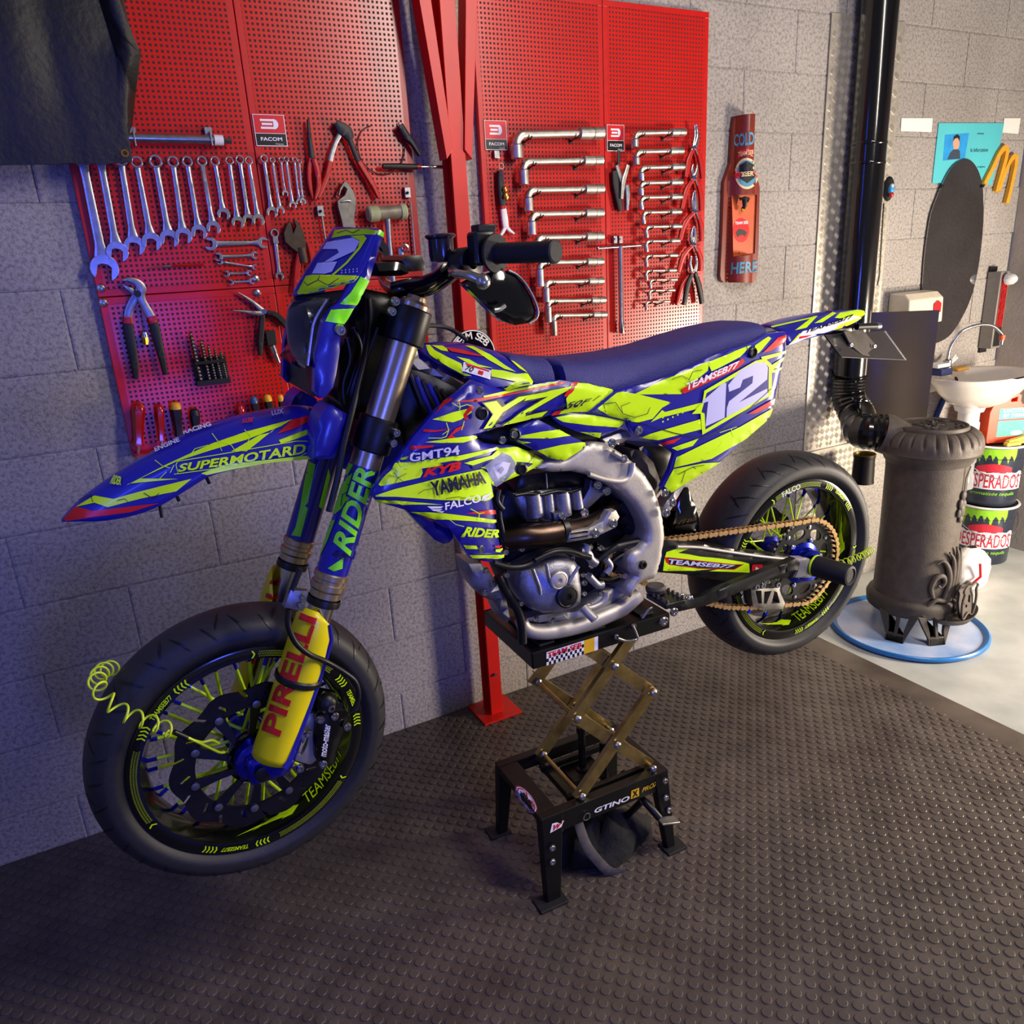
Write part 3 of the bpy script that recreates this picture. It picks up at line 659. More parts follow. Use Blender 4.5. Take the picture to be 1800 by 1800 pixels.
sml = [(28, 1495, 1140, 135, 50), (160, 1480, 1150, 260, 47), (272, 1486, 1183, 372, 44), (380, 1474, 1182, 475, 41), (483, 1470, 1185, 575, 38), (588, 1466, 1200, 675, 36), (690, 1467, 1222, 772, 32), (792, 1455, 1222, 872, 30), (895, 1440, 1222, 975, 28), (1000, 1432, 1222, 1070, 26), (1066, 1437, 1250, 1128, 23), (1140, 1422, 1245, 1205, 22), (1220, 1388, 1222, 1280, 20)]
for i, (y, xr, xl_, yb, wd) in enumerate(sml):
    h, r = lwrench(y, xr, xl_, yb, wd, 'small', 'small angled socket wrench, %s' % (('topmost' if i == 0 else '%s from the top' % ord_(i) if i < 12 else 'lowest')+' in the right column')); hooks += [(q, r, 1) for q in h]
pb = [o for o in COL.objects if o.name.startswith('pegboard')]
for q, r, k in hooks:
    z = q[2]-r-.0022; mb = MB(); mb.tube(smoothpath([(q[0], -PO, z-.006), (q[0], q[1]+.004, z), (q[0], q[1]-r, z), (q[0]+.003, q[1]-r-.006, z+.008)], 3), .0022, 6)
    mb.box((q[0], -PO-.0015, z-.006), (.008, .003, .014)); mb.build('hook', 'tool_black', pb[4+k])
# T-handle wrench
t = tool('t_handle_wrench', c3, (1045, 1100), 'chrome T-handle socket wrench hanging between the two wrench columns', 'wrench')
MB().tube([PB(c3(880, 846), .02), PB(c3(1207, 824), .02)], .0042, 12).build('sliding_bar', 'chrome', t)
MB().ball(PB(c3(884, 845), .02), .0062, 10).build('bar_end', 'chrome', t)
MB().tube([PB(c3(1040, 832), .02), PB(c3(1048, 1360), .02), PB(c3(1049, 1370), .02), PB(c3(1052, 1442), .02)], [.0085, .0085, .0105, .0105], 16).build('shaft', 'chrome', t)
for x in (1000, 1038): MB().box(PB(c3(x, 785), .007), (.015, .014, .024)).cyl(PB(c3(x, 782), .018), PB(c3(x, 782), .012), .004, 8).build('clip', 'steel', t, bevel=.001)
# pliers column
pl = [('1562 -20 1568 60 1560 130', '1575 -25 1585 60 1570 130', (1562, 132), '1555 140 1520 230 1502 345', '1570 140 1605 230 1620 355', 'topmost red handled pliers in the right hand column'),
      ('1552 255 1545 300 1560 345', '1580 258 1578 305 1565 345', (1562, 345), '1555 355 1505 440 1475 570', '1570 355 1605 450 1612 580', 'second red handled pliers from the top in the column'),
      ('1558 440 1548 520 1560 580', '1562 440 1572 520 1572 580', (1567, 582), '1560 590 1495 670 1460 790', '1578 590 1610 690 1612 795', 'third red handled long nose pliers from the top in the column'),
      ('1555 690 1540 760 1550 810', '1560 690 1568 760 1560 810', (1556, 812), '1550 820 1485 900 1450 1015', '1565 820 1605 910 1606 1005', 'fourth red handled pliers from the top in the column')]
for j1, j2, pv, h1, h2, l in pl:
    t = tool('red_pliers', c3, pv, l, 'pliers', 'pliers in the right hand column')
    bars('jaw', 'chrome', t, c3, [(j1, [6, 13, 18])], .020); bars('jaw', 'chrome', t, c3, [(j2, [6, 13, 18])], .024)
    for h in (h1, h2):
        P = pts(c3, h); a = [P[0], ((P[0][0]*.7+P[1][0]*.3), (P[0][1]*.7+P[1][1]*.3))]
        bars('arm', 'steel', t, c3, [(' '.join('%f %f' % ((p[0]-830)*4, (p[1]-225)*4) for p in [P[0], a[1], ((P[0][0]+P[1][0])/2, (P[0][1]+P[1][1])/2)]), [14, 13, 12])], .021)
        bars('handle', 'tool_red', t, c3, [(h, [10, 20, 17])], .020, .011)
    MB().cyl(PB(c3(*pv), .031), PB(c3(*pv), .012), .0055, 12).build('pivot_bolt', 'steel', t)
t = tool('snap_ring_pliers', c3, (1555, 1010), 'lowest pliers in the column with square jaws and black grips', 'pliers', 'pliers in the right hand column')
bars('jaw', 'chrome', t, c3, [('1540 900 1532 950 1545 1010', [8, 12, 16])], .02); bars('jaw', 'chrome', t, c3, [('1570 900 1578 950 1565 1010', [8, 12, 16])], .024)
bars('handle', 'tool_red', t, c3, [('1545 1020 1480 1110 1440 1245', [14, 20, 14])], .014, .011)
bars('grip', 'tool_black', t, c3, [('1545 1025 1515 1110 1490 1245', [14, 20, 16])], .022, .012); bars('grip', 'tool_black', t, c3, [('1565 1020 1595 1110 1615 1235', [14, 21, 16])], .022, .012)
# multi-tool and opener with key ring
t = tool('multi_tool_pliers', c3, (1055, 420), 'folding multi-tool pliers with dark handles hung below the second label', 'pliers')
bars('jaw', 'satin', t, c3, [('1015 260 1030 310 1050 370 1060 440', [16, 16, 18, 14])], .016); bars('jaw', 'satin', t, c3, [('1095 260 1078 320 1062 380 1050 500', [14, 16, 18, 12])], .022)
bars('handle', 'tool_black', t, c3, [('1000 300 1010 400 1030 500 1040 585', [24, 28, 28, 18])], .013, .012); bars('handle', 'steel', t, c3, [('1085 400 1092 470 1085 580', [18, 20, 12])], .018, .012)
bars('wrist_strap', 'tool_black', t, c3, [('1030 160 1030 220 1030 260', [12, 12, 10])], .012, .004)
t = tool('bottle_opener', c3, (200, 540), 'black and white grip opener with key ring and small yellow charm', 'opener')
bars('grip', 'tool_black', t, c3, [('195 300 200 400 208 480 212 545', [20, 26, 28, 24])], .014, .014); bars('white_blade', 'white', t, c3, [('215 545 228 640 235 700', [20, 24, 22])], .014, .012)
bars('fork_tip', 'white', t, c3, [('235 690 215 730 195 760', [14, 12, 6])], .014, .01); bars('fork_tip', 'white', t, c3, [('235 690 262 720 295 745', [14, 12, 5])], .014, .01)
bars('red_band', 'tool_red', t, c3, [('213 545 216 570', [22, 22])], .014, .0135)
mb = MB(); ringp(mb, PB(c3(205, 268), .03), .0088, .0072, .002, 20); mb.build('key_ring', 'chrome', t)
MB().tube(path3(c3, '208 300 215 340 222 385', .026), .0012, 6).build('chain', 'chrome', t)
MB().ball(PB(c3(232, 430), .028), .0075, 10, (1, .7, 1.1)).ball(PB(c3(240, 480), .028), .009, 10, (1.1, .7, 1.2)).build('charm', 'gold', t)
MB().box(PB(c3(168, 188), .007), (.018, .014, .022)).build('clip', 'steel', t, bevel=.001)
# maker's labels
mat('label_black', '#151113', .3, 0, 0); mat('label_red', '#d5202a', .3, 0, 0)
for c, x0, y0, x1, y1, ys, l in ((c2, 3, -90, 193, 128, 42, 'red and black maker label above the short wrenches'), (c2, 1612, -50, 1755, 155, 82, 'red and black maker label above the black grip opener'), (c3, 945, -20, 1064, 163, 92, 'red and black maker label above the multi-tool')):
    a, b, s_ = PB(c(x0, y1), 0), PB(c(x1, y0), 0), PB(c((x0+x1)/2, ys), 0); w, h = b[0]-a[0], b[2]-a[2]
    t = thing('maker_label', ((a[0]+b[0])/2, -PO, a[2]), l, 'label', 'maker labels on the pegboards'); y = -PO
    MB().box((a[0]+w/2, y-.002, a[2]+h/2), (w, .003, h)).build('card', 'white', t, smooth=0); zs_ = s_[2]
    MB().box((a[0]+w/2, y-.0025, (a[2]+zs_)/2+.001), (w-.004, .0032, zs_-a[2]-.002)).build('black_field', 'label_black', t, smooth=0); MB().box((a[0]+w/2, y-.0025, (b[2]+zs_)/2), (w-.004, .0032, b[2]-zs_-.003)).build('red_field', 'label_red', t, smooth=0)
    q = MB(); text3(q, 'FACOM', (a[0]+w*.16, y-.0048, a[2]+(zs_-a[2])*.42), EX, EZ, w*.68, (zs_-a[2])*.30, bold=.02)
    text3(q, 'France', (a[0]+w*.62, y-.0048, a[2]+(zs_-a[2])*.12), EX, EZ, w*.24, (zs_-a[2])*.12); q.build('lettering', 'print_white', t, smooth=0)
    q = MB(); cx_, cz_ = a[0]+w*.5, (b[2]+zs_)/2; hh = (b[2]-zs_)*.16
    for s in (-1, 0, 1): q.box((cx_-w*.08, y-.0048, cz_+s*hh*1.25), (w*.42*(1 if s else .8), .0004, hh*.7))
    q.prism([(cx_+w*.12+w*.16*math.cos(x), y-.0048, cz_+hh*1.7*math.sin(x)) for x in np.linspace(-math.pi/2, math.pi/2, 10)], EY*.0003); q.build('logo', 'print_white', t, smooth=0)
# round club sign behind the tank
cc = W((829, 626), .15); R_ = .078
t = thing('round_sign', cc, 'round black sign with white TEAM lettering behind the fuel tank', 'sign')
MB().lathe([(0, .006), (R_, .006), (R_, -.006), (0, -.006)], cc, (0, -1, 0), 48).build('disc', 'blackgloss', t)
q = MB(); ringp(q, cc-EY*.0062, R_*.99, R_*.95, .0008, 48); q.build('white_rim', 'print_white', t, smooth=0)
q = MB()
for i, ch in enumerate('TEAM SEB'):
    if ch == ' ': continue
    a = math.radians(142-i*15); ey = np.array([math.cos(a), 0, math.sin(a)]); ex = np.array([math.sin(a), 0, -math.cos(a)]); w = .0175 if ch != 'M' else .021
    text3(q, ch, cc-EY*.0066+ey*R_*.64-ex*w/2, ex, ey, w, .022, bold=.02)
q.build('lettering', 'print_white', t, smooth=0)
# dark cloth hung over the corner of the board
t = thing('leather_bag', W((110, 290), .1), 'black leather bag hanging over the pegboard corner with brass eyelet', 'bag')
mat('leather', '#121012', .55, 0, .2, 14, .25, 60)
o_ = .10; edge = [onplane(c1(x, y), 1, -o_) for x, y in ((-500, 240), (-200, 250), (0, 258), (200, 255), (410, 250), (480, 246), (600, 250), (750, 250), (930, 235), (925, 180), (900, 60), (895, -60))]
q = MB(); rows = []; top = 2.25
n0 = len(edge)
xs = [p[0] for p in edge]; rows.append([p+EY*.012 for p in edge[:10]]); rows.append([p for p in edge[:10]])
for k in range(1, 7):
    f = k/6; rows.append([np.array([p[0]+(.01*math.sin(i*1.3+k)), p[1]-.018*math.sin(f*math.pi)-.006*math.sin(i*2.1), p[2]+(top-p[2])*f]) for i, p in enumerate(edge[:10])])
q.grid(rows); me_ = q.build('body', 'leather', t, smooth=60); so = me_.modifiers.new('s', 'SOLIDIFY'); so.thickness = .05; so.offset = 1 if False else -1
e = onplane(c1(878, 180), 1, -(o_+.012)); q = MB(); ringp(q, e-EY*.008, .0085, .005, .002, 18); q.build('eyelet', 'brass', t)
# ================================================================ right-hand end of the garage
cL = crop(1540, 225, 260/1800); cM = crop(1600, 450, 200/1440); cN = crop(1640, 640, 160/1440); cO = crop(1440, 700, 300/1800)
mat('tread', '#c9c2b4', .42, .55, .1, 20); mat('flue', '#0b0a0c', .16, 0, .05, coat=.5); mat('iron', '#574f48', .6, .15, .12, 30, .12, 160); mat('iron_dark', '#423c37', .6, .15, .12, 30, .1, 160)
mat('sheet_brown', '#4a413b', .34, .5, .06, 8)
# diamond plate sheets
def tread_sheet(x0, x1, z0, z1, label):
    t = thing('tread_plate', ((x0+x1)/2, 0, z0), label, 'metal sheet', 'diamond tread plates'); y = -.006
    MB().box(((x0+x1)/2, y+.0015, (z0+z1)/2), (x1-x0, .003, z1-z0)).build('sheet', 'tread', t, smooth=0)
    q = MB(); p = .031; r2 = math.sqrt(.5)
    for i in range(int((x1-x0)/p)+1):
        for j in range(int((z1-z0)/p)+1):
            c = np.array([x0+(i+.5)*p, y, z0+(j+.5)*p]); s = 1 if (i+j) % 2 else -1; d = np.array([r2*s*.75, 0, r2*1.2]); d = unit(d); n = np.array([d[2], 0, -d[0]])
            for k in (-2, -1, 0, 1, 2):
                m = c+n*k*.0052; L_ = .0130*(1 if abs(k) < 2 else .85); w = .0019
                if not (x0+.012 < m[0] < x1-.012 and z0+.014 < m[2] < z1-.014): continue
                q.add([m-d*L_-n*w*.4, m-d*L_+n*w*.4, m+d*L_+n*w*.4, m+d*L_-n*w*.4, m+n*w, m-n*w, m-d*L_*.6-EY*.0022, m+d*L_*.6-EY*.0022], [(0, 1, 6), (1, 4, 6), (4, 7, 6), (4, 2, 7), (2, 3, 7), (3, 5, 7), (5, 6, 7), (5, 0, 6)])
    tag(q.build('tread_bars', 'tread', t, smooth=0, recalc=False), kind='stuff')
tread_sheet(2.626, 3.04, .69, 2.35, 'tall diamond tread plate on wall behind the black stove pipe')
tread_sheet(2.60, 2.99, .30, .685, 'low diamond tread plate on wall behind the rear wheel')
# flue pipe and corrugated elbow
AX = np.array([2.785, -.47])
PY = -.082; a, b = onplane(c4(925, 0), 1, PY), onplane(c4(778, 1540), 1, PY); px0 = (a[0]+b[0])/2; PR = .066; zb0 = 1.0
t = thing('stove_pipe', (px0, PY, zb0), 'glossy black stove pipe rising up the wall above the stove', 'stove pipe')
MB().tube([(px0, PY, zb0), (px0, PY, 2.75)], PR, 40).build('pipe', 'flue', t)
for yy in (90, 205, 1500): z = onplane(c4(850, yy), 1, PY)[2]; MB().lathe([(PR+.0005, -.006), (PR+.002, -.003), (PR+.002, .003), (PR+.0005, .006)], (px0, PY, z), (0, 0, 1), 40).build('joint_ring', 'flue', t)
e0 = np.array([px0, PY, zb0]); e1 = np.array([AX[0]-.125, AX[1]+.105, .832]); P = smoothpath([e0+np.array([0, 0, .02]), e0, (px0-.004, PY-.012, .915), (px0-.02, PY-.07, .852), (e1+np.array([-.035, .075, .004])), e1, (e1+np.array([.05, -.042, -.035]))], 12)
el = thing('flue_elbow', e0, 'black corrugated elbow joining stove top to the pipe', 'pipe elbow')
MB().tube(P, [PR*(1.02+.06*(i % 2)) for i in range(len(P))], 32).build('corrugated_tube', 'flue', el, smooth=20)
# steel heat shield sheet, standing out from the wall at an angle
ha, hb = np.array([2.87, -.03, 0]), onplane((1652, 545), 1, -.25); hz1, hz0 = hb[2], .70; hd_ = unit((hb-ha)*np.array([1, 1, 0])); hn = np.array([hd_[1], -hd_[0], 0])
t = thing('heat_shield_sheet', ((ha[0]+hb[0])/2, -.14, hz0), 'dark brown steel sheet standing out from wall beside the stove pipe', 'metal sheet')
hl = np.linalg.norm((hb-ha)[:2]); q = MB()
for k_ in (0, 1):
    rows = [[np.array([ha[0], ha[1], z])+hd_*hl*f+hn*(.012*math.sin(f*5)*(1 if z < 1.1 else .6)+.002*k_) for f in np.linspace(0, 1, 17)] for z in np.linspace(hz0, hz1, 9)]; q.grid(rows)
q.build('sheet', 'sheet_brown', t, smooth=60)
MB().box((ha[0]+.01, -.018, hz0+.06), (.02, .03, .02)).box((ha[0]+.01, -.018, hz1-.06), (.02, .03, .02)).build('wall_bracket', 'steel', t, smooth=0)
# ---------------------------------------------------------------- cast-iron stove
t = thing('cast_iron_stove', (AX[0], AX[1], .02), 'grey round cast iron stove with scalloped rim standing on blue tray', 'stove')
KR, KZ = .87, 1.06
def SP(az, z, r): return np.array([AX[0]+r*KR*math.cos(math.radians(az)), AX[1]+r*KR*math.sin(math.radians(az)), .012+(z-.0205)*KZ])
def SL(prof): return [(r*KR, .012+(z-.0205)*KZ) for r, z in prof]
C0 = (AX[0], AX[1], 0)
MB().lathe(SL([(.150, .70), (.172, .70), (.168, .66), (.166, .40), (.170, .20), (.172, .165), (.165, .160)]), C0, (0, 0, 1), 64).build('barrel', 'iron', t, smooth=40)
rows = []
for r, z, s in ((.150, .812, 0), (.160, .815, 0), (.176, .812, .5), (.196, .800, 1), (.208, .784, 1), (.212, .770, .5), (.214, .758, 0), (.210, .740, 0), (.212, .736, 0), (.200, .722, 0), (.186, .712, 0), (.180, .700, 0), (.172, .690, 0)):
    rows.append([np.array([AX[0]+KR*(r-s*.011*(1-abs(math.sin(13*a)))**4)*math.cos(a), AX[1]+KR*(r-s*.011*(1-abs(math.sin(13*a)))**4)*math.sin(a), .012+KZ*(z-.0205-s*.007*(1-abs(math.sin(13*a)))**4)]) for a in np.linspace(0, 2*math.pi, 209)[:208]])
MB().grid(rows, closeu=True).build('scalloped_rim', 'iron', t, smooth=50)
lid = MB().lathe(SL([(0, .822), (.135, .822), (.138, .827), (.146, .827), (.150, .820), (.150, .812)]), C0, (0, 0, 1), 64).build('lid', 'iron', t)
q = MB(); random.seed(5)
for i in range(26):
    a = random.random()*360; r = .02+.1*random.random(); P = smoothpath([SP(a+k*14, .823, r+.014*math.sin(k*1.5+i)) for k in range(4)], 3); q.tube(P, [.002]+[.0055]*(len(P)-2)+[.002], 6)
q.lathe(SL([(.115, .822), (.118, .8255), (.122, .822)]), C0, (0, 0, 1), 48); q.lathe(SL([(.018, .822), (.018, .828), (.008, .83), (.008, .838), (0, .84)]), C0, (0, 0, 1), 16)
q.build('lid_relief', 'iron_dark', lid, smooth=50)
MB().lathe(SL([(.172, .175), (.190, .165), (.198, .150), (.194, .118), (.186, .112)]), C0, (0, 0, 1), 64).build('base_ring', 'iron_dark', t)
for k, az in enumerate((-160, -112, -20, 70)):
    q = MB(); d = SP(az, 0, 1)-np.array(C0); d[2] = 0; d = unit(d); n = np.array([-d[1], d[0], 0]); o = np.array(C0)+d*.172*KR
    for poly in ([(-.075, .130), (-.04, .125), (-.028, .065), (-.03, .022), (.03, .022), (.028, .065), (.04, .125), (.075, .130), (.055, .085), (.036, .045), (.036, .021), (-.036, .021), (-.036, .045), (-.055, .085)],
                 [(-.06, .135), (.06, .135), (.03, .112), (-.03, .112)], [(-.03, .05), (.03, .05), (.028, .0205), (-.028, .0205)], [(-.008, .13), (.008, .13), (.006, .04), (-.006, .04)]):
        q.prism([o+n*x+d*(.03*max(0, (.12-z)/.1))+np.array([0, 0, .012+(z-.0205)*KZ]) for x, z in poly], d*.014)
    q.build('foot', 'iron_dark', t, smooth=30, bevel=.002)
FA = -84
def orn(u, v, h=.004):            # u metres round the barrel, v metres up, h out
    return SP(FA+math.degrees(u/.17), v, .168+h)
scr_ = [[(-.10, .20), (-.115, .24), (-.10, .28), (-.07, .285), (-.055, .26), (-.07, .24), (-.085, .25)], [(-.055, .18), (-.03, .25), (-.045, .31), (-.075, .345), (-.10, .335)],
        [(-.03, .18), (-.01, .26), (-.02, .34), (-.05, .375)], [(-.005, .18), (.012, .26), (.01, .35), (-.01, .39)], [(.02, .18), (.035, .25), (.04, .33), (.03, .38)], [(.045, .18), (.07, .24), (.085, .30), (.07, .34)],
        [(.07, .18), (.10, .22), (.11, .27), (.085, .29), (.07, .27)], [(-.12, .165), (-.09, .19), (-.06, .185), (-.03, .18), (0, .185), (.04, .18), (.08, .185)]]
for P in scr_:
    Q = smoothpath([orn(u, v, .012) for u, v in P], 5); n = len(Q); MB().tube(Q, [.004+.007*math.sin(math.pi*min(1, .15+i/n)) for i in range(n)], 8).build('scroll_ornament', 'iron', t, smooth=60)
pl_ = [(.0, .02), (.035, .0), (.05, .03), (.055, .075), (.045, .11), (.055, .125), (.03, .14), (.0, .135), (-.03, .14), (-.055, .125), (-.045, .11), (-.055, .075), (-.05, .03), (-.035, 0)]
holes = [[(.012, .06), (.03, .052), (.034, .08), (.02, .088)], [(-.012, .06), (-.03, .052), (-.034, .08), (-.02, .088)], [(-.008, .04), (.008, .04), (.006, .052), (-.006, .052)]]
vv, ff = tri2d(pl_, .012, holes)
dr = unit(SP(FA, 0, 1)-np.array(C0)*np.array([1, 1, 0])); dn = np.array([-dr[1], dr[0], 0]); po_ = SP(FA+8, .115, .235)
q = MB(); q.add([po_+dn*x+np.array([0, 0, z])-dr*.02*(z/.14) for x, z in vv], ff); q.add([po_+dn*x+np.array([0, 0, z])-dr*.02*(z/.14)+dr*.008 for x, z in vv], ff)
dp_ = q.build('draught_plate', 'iron', t, smooth=0); sd = dp_.modifiers.new('s', 'SOLIDIFY'); sd.thickness = .004
q = MB(); Q = smoothpath([po_+dn*x*.97+np.array([0, 0, z])+dr*.01 for x, z in pl_], 4, True); q.tube(Q, .005, 8, closed=True); q.build('plate_border', 'iron', t, smooth=60)
# ash lip
q = MB(); rows = []; bc = SP(FA+12, .105, .165); n = 28
for f, z in ((.86, .006), (1.0, .022), (1.0, .016), (.84, -.004), (0.001, -.002)):
    rows.append([bc+dr*(.02+.075*f*math.sin(a)*(1+.06*math.cos(3*a)))+dn*(.125*f*math.cos(a))+np.array([0, 0, z]) for a in np.linspace(0, 2*math.pi, n+1)[:n]])
q.grid(rows, closeu=True); rows = [[bc+dr*(.02+.075*f*math.sin(a)*(1+.06*math.cos(3*a)))+dn*(.125*f*math.cos(a))+np.array([0, 0, z]) for a in np.linspace(0, 2*math.pi, n+1)[:n]] for f, z in ((.86, .006), (.8, .002), (.001, .002))]
q.grid(rows, closeu=True); q.build('ash_lip', 'iron', t, smooth=60)
# hanging medallion and chain
mp = [orn(-.005, .54+.0, .016)]
q = MB()
for (u, v, r, sc_) in ((0, .585, .016, (1, .5, 1.2)), (-.012, .555, .014, (1, .5, 1.4)), (.012, .55, .014, (1, .5, 1.4)), (-.016, .52, .012, (1, .5, 1.5)), (.014, .515, .012, (1, .5, 1.5)), (0, .53, .018, (1, .5, 1.5)), (0, .495, .013, (1, .5, 1.2))): q.ball(orn(u, v, .006), r, 10, sc_)
q.build('medallion', 'iron', t, smooth=60)
MB().tube([orn(0, .60, .006), orn(0, .65, .006), orn(.0, .695, .02)], .0022, 6).build('hanging_chain', 'iron', t)
MB().tube([e1+np.array([-.012, .010, .002]), e1+np.array([.0, .0, -.002]), e1+np.array([.045, -.038, -.03])], [.074, .078, .072], 28).build('flue_collar', 'iron', t, smooth=50)
# blue tray under the stove
mat('tray_white', '#c9cede', .3, 0, 0, 4, col2='#4f86c8'); mat('tray_blue', '#1f6fb8', .3, 0, .06)
tc_ = (2.765, -.48, 0)
t = thing('round_tray', (tc_[0], tc_[1], 0), 'round blue rimmed metal tray on floor under the stove', 'tray')
MB().lathe([(0, .012), (.275, .012), (.276, .002), (0, .002)], tc_, (0, 0, 1), 72).build('plate', 'tray_white', t)
MB().lathe([(.272, .012), (.285, .022), (.293, .024), (.300, .018), (.300, .010), (.29, .0015), (.272, .0015)], tc_, (0, 0, 1), 72).build('raised_rim', 'tray_blue', t, smooth=50)
# ---------------------------------------------------------------- tin lantern hanging by the stove
lc = onplane(cO(480, 590), 1, -.14); k = (1/6)/ppm(lc)
t = thing('tin_can', (lc[0], lc[1], lc[2]-.13), 'blackened open tin can hanging on wire left of the stove', 'can')
mat('tin_black', '#14100e', .5, .5, .25, 40); mat('tin_rim', '#6a5a24', .4, .8, .2, 40); h = 310*k; r = 112*k
MB().lathe([(r*.98, 0), (r*.98, -h*.1), (r*.94, -h*.12), (r*1.0, -h*.9), (r*1.04, -h), (0, -h)], lc, (0, 0, 1), 28).build('body', 'tin_black', t)
MB().lathe([(r, -.002), (r*1.02, .002), (r*.97, .004), (r*.93, .001), (r*.93, -.03)], lc, (0, 0, 1), 28).build('rim', 'tin_rim', t)
MB().tube(smoothpath([lc+np.array([-r*.8, 0, 0]), lc+np.array([-r*.5, .03, .05]), lc+np.array([0, .12, .12]), lc+np.array([r*.5, .03, .05]), lc+np.array([r*.8, 0, 0])], 6), .0009, 6).build('wire_handle', 'steel', t)
# ---------------------------------------------------------------- bottle shaped wooden sign
mat('bottle_brown', '#7c2413', .4, 0, .12, 12, coat=.2); mat('bottle_orange', '#c8582a', .45, 0, .1, 10); mat('paint_blue', '#4e93b5', .5, 0, .08); mat('paint_cream', '#e3cf9e', .5, 0, .05)
bo = pts(c4, '140 -70 130 0 118 200 95 265 80 310 70 600 57 845 62 872 80 888 245 892 262 878 270 840 277 700 285 340 270 285 245 200 240 0 236 -70'); rec = pts(c4, '112 388 268 384 256 722 108 742')
BY_ = .022
bo2 = [W(p, BY_)[[0, 2]] for p in bo]; rc2 = [W(p, BY_)[[0, 2]] for p in rec]
xs_ = lambda z: np.interp(z, [W(c4(160, 890), BY_)[2], W(c4(190, -70), BY_)[2]], [W(c4(160, 890), BY_)[0], W(c4(190, -70), BY_)[0]])
t = thing('bottle_sign', (bo2[7][0], 0, bo2[8][1]), 'brown wooden beer bottle sign with opener in its recess', 'sign')
vv, ff = tri2d([tuple(p) for p in bo2], .008, [[tuple(p) for p in rc2]])
def bulge(x, z):
    ow = [abs(p[0]-xs_(p[1])) for p in bo2 if abs(p[1]-z) < .05]; hw = .055 if z < bo2[3][1] else .035
    return -.018-.045*math.sqrt(max(0, 1-min(1, abs(x-xs_(z))/hw)**2.2))
q = MB(); nv = len(vv); q.add([(x, bulge(x, z), z) for x, z in vv]+[(x, -.003, z) for x, z in vv], ff+[tuple(i+nv for i in f[::-1]) for f in ff])
from collections import Counter
ec = Counter(tuple(sorted((f[i], f[i-1]))) for f in ff for i in range(3)); q.f += [(a, b, b+nv, a+nv) for (a, b), n in ec.items() if n == 1]; q.m += [0]*(len(q.f)-len(q.m))
bb = q.build('bottle_body', 'bottle_brown', t, smooth=40)
rx = [p[0] for p in rc2]; rz = [p[1] for p in rc2]
MB().box(((min(rx)+max(rx))/2, -.008, (min(rz)+max(rz))/2), (max(rx)-min(rx), .008, max(rz)-min(rz))).build('recess_back', 'bottle_orange', t, smooth=0)
bv = bvh_of(bb); q = MB()
text(q, bv, 'COLD', pts(c4, '130 108 246 96 246 20 132 36'), 0, bold=.03); q.build('cold_lettering', 'paint_blue', t, smooth=0); q = MB(); text(q, bv, 'HERE', pts(c4, '112 842 264 828 266 765 118 775'), 0, bold=.03); q.build('here_lettering', 'paint_blue', t, smooth=0)
q = MB()
def ell(c, x, y, rx, ry, n=28): return [c(x+rx*math.cos(a), y+ry*math.sin(a)) for a in np.linspace(0, 2*math.pi, n+1)[:n]]
decal(q, bv, ell(c4, 205, 262, 68, 90), 0, .001, 5); decal(q, bv, pts(c4, '150 175 165 125 240 120 240 165 205 150'), 2, .001, 5); decal(q, bv, ell(c4, 205, 262, 56, 76), 1, .0016, 5); decal(q, bv, pts(c4, '138 250 272 246 272 285 138 290'), 2, .0020, 5); decal(q, bv, pts(c4, '165 215 205 190 245 212 248 285 206 318 165 292'), 3, .0024, 5)
text(q, bv, 'BEER', pts(c4, '174 280 242 275 242 248 174 253'), 0, .003, bold=.03); text(q, bv, 'TEAM SEB', pts(c4, '160 165 240 150 240 125 156 140'), 0, .0024, bold=.02)
q.build('beer_label', ['paint_cream', 'paint_blue', 'print_red', 'tool_black'], t, smooth=0)
rb_ = [o for o in t.children if o.name.startswith('recess_back')][0]; rv = bvh_of(rb_); q = MB()
decal(q, rv, ell(c4, 172, 588, 46, 70), 0, .0008, 8); text(q, rv, 'TEAM SEB', pts(c4, '136 556 210 552 210 534 136 540'), 1, .0016, bold=.02)
decal(q, rv, pts(c4, '140 600 160 580 185 585 205 600 195 625 175 612 150 628'), 2, .0014, 8); q.build('club_emblem', ['print_red', 'print_white', 'tool_black'], t, smooth=0)
oc = W(c4(185, 430), .03)
q = MB(); q.tube([oc+np.array([-.018, 0, .012]), oc+np.array([-.004, -.012, .016]), oc+np.array([.014, -.012, .012]), oc+np.array([.02, 0, .004])], .0045, 8); q.tube([oc+np.array([0, -.006, .012]), oc+np.array([0, -.008, -.012]), oc+np.array([0, -.004, -.02])], [.010, .008, .006], 10); q.build('bottle_opener_fitting', 'tool_black', t)
MB().lathe([(0, .003), (.009, .003), (.010, 0)], oc+np.array([0, .0, -.022]), (0, -1, 0), 14).build('bottle_cap', 'brass', t)
MB().lathe([(0, .002), (.003, .002), (.004, 0)], W(c4(163, 718), .013), (0, -1, 0), 10).build('screw', 'brass', t)
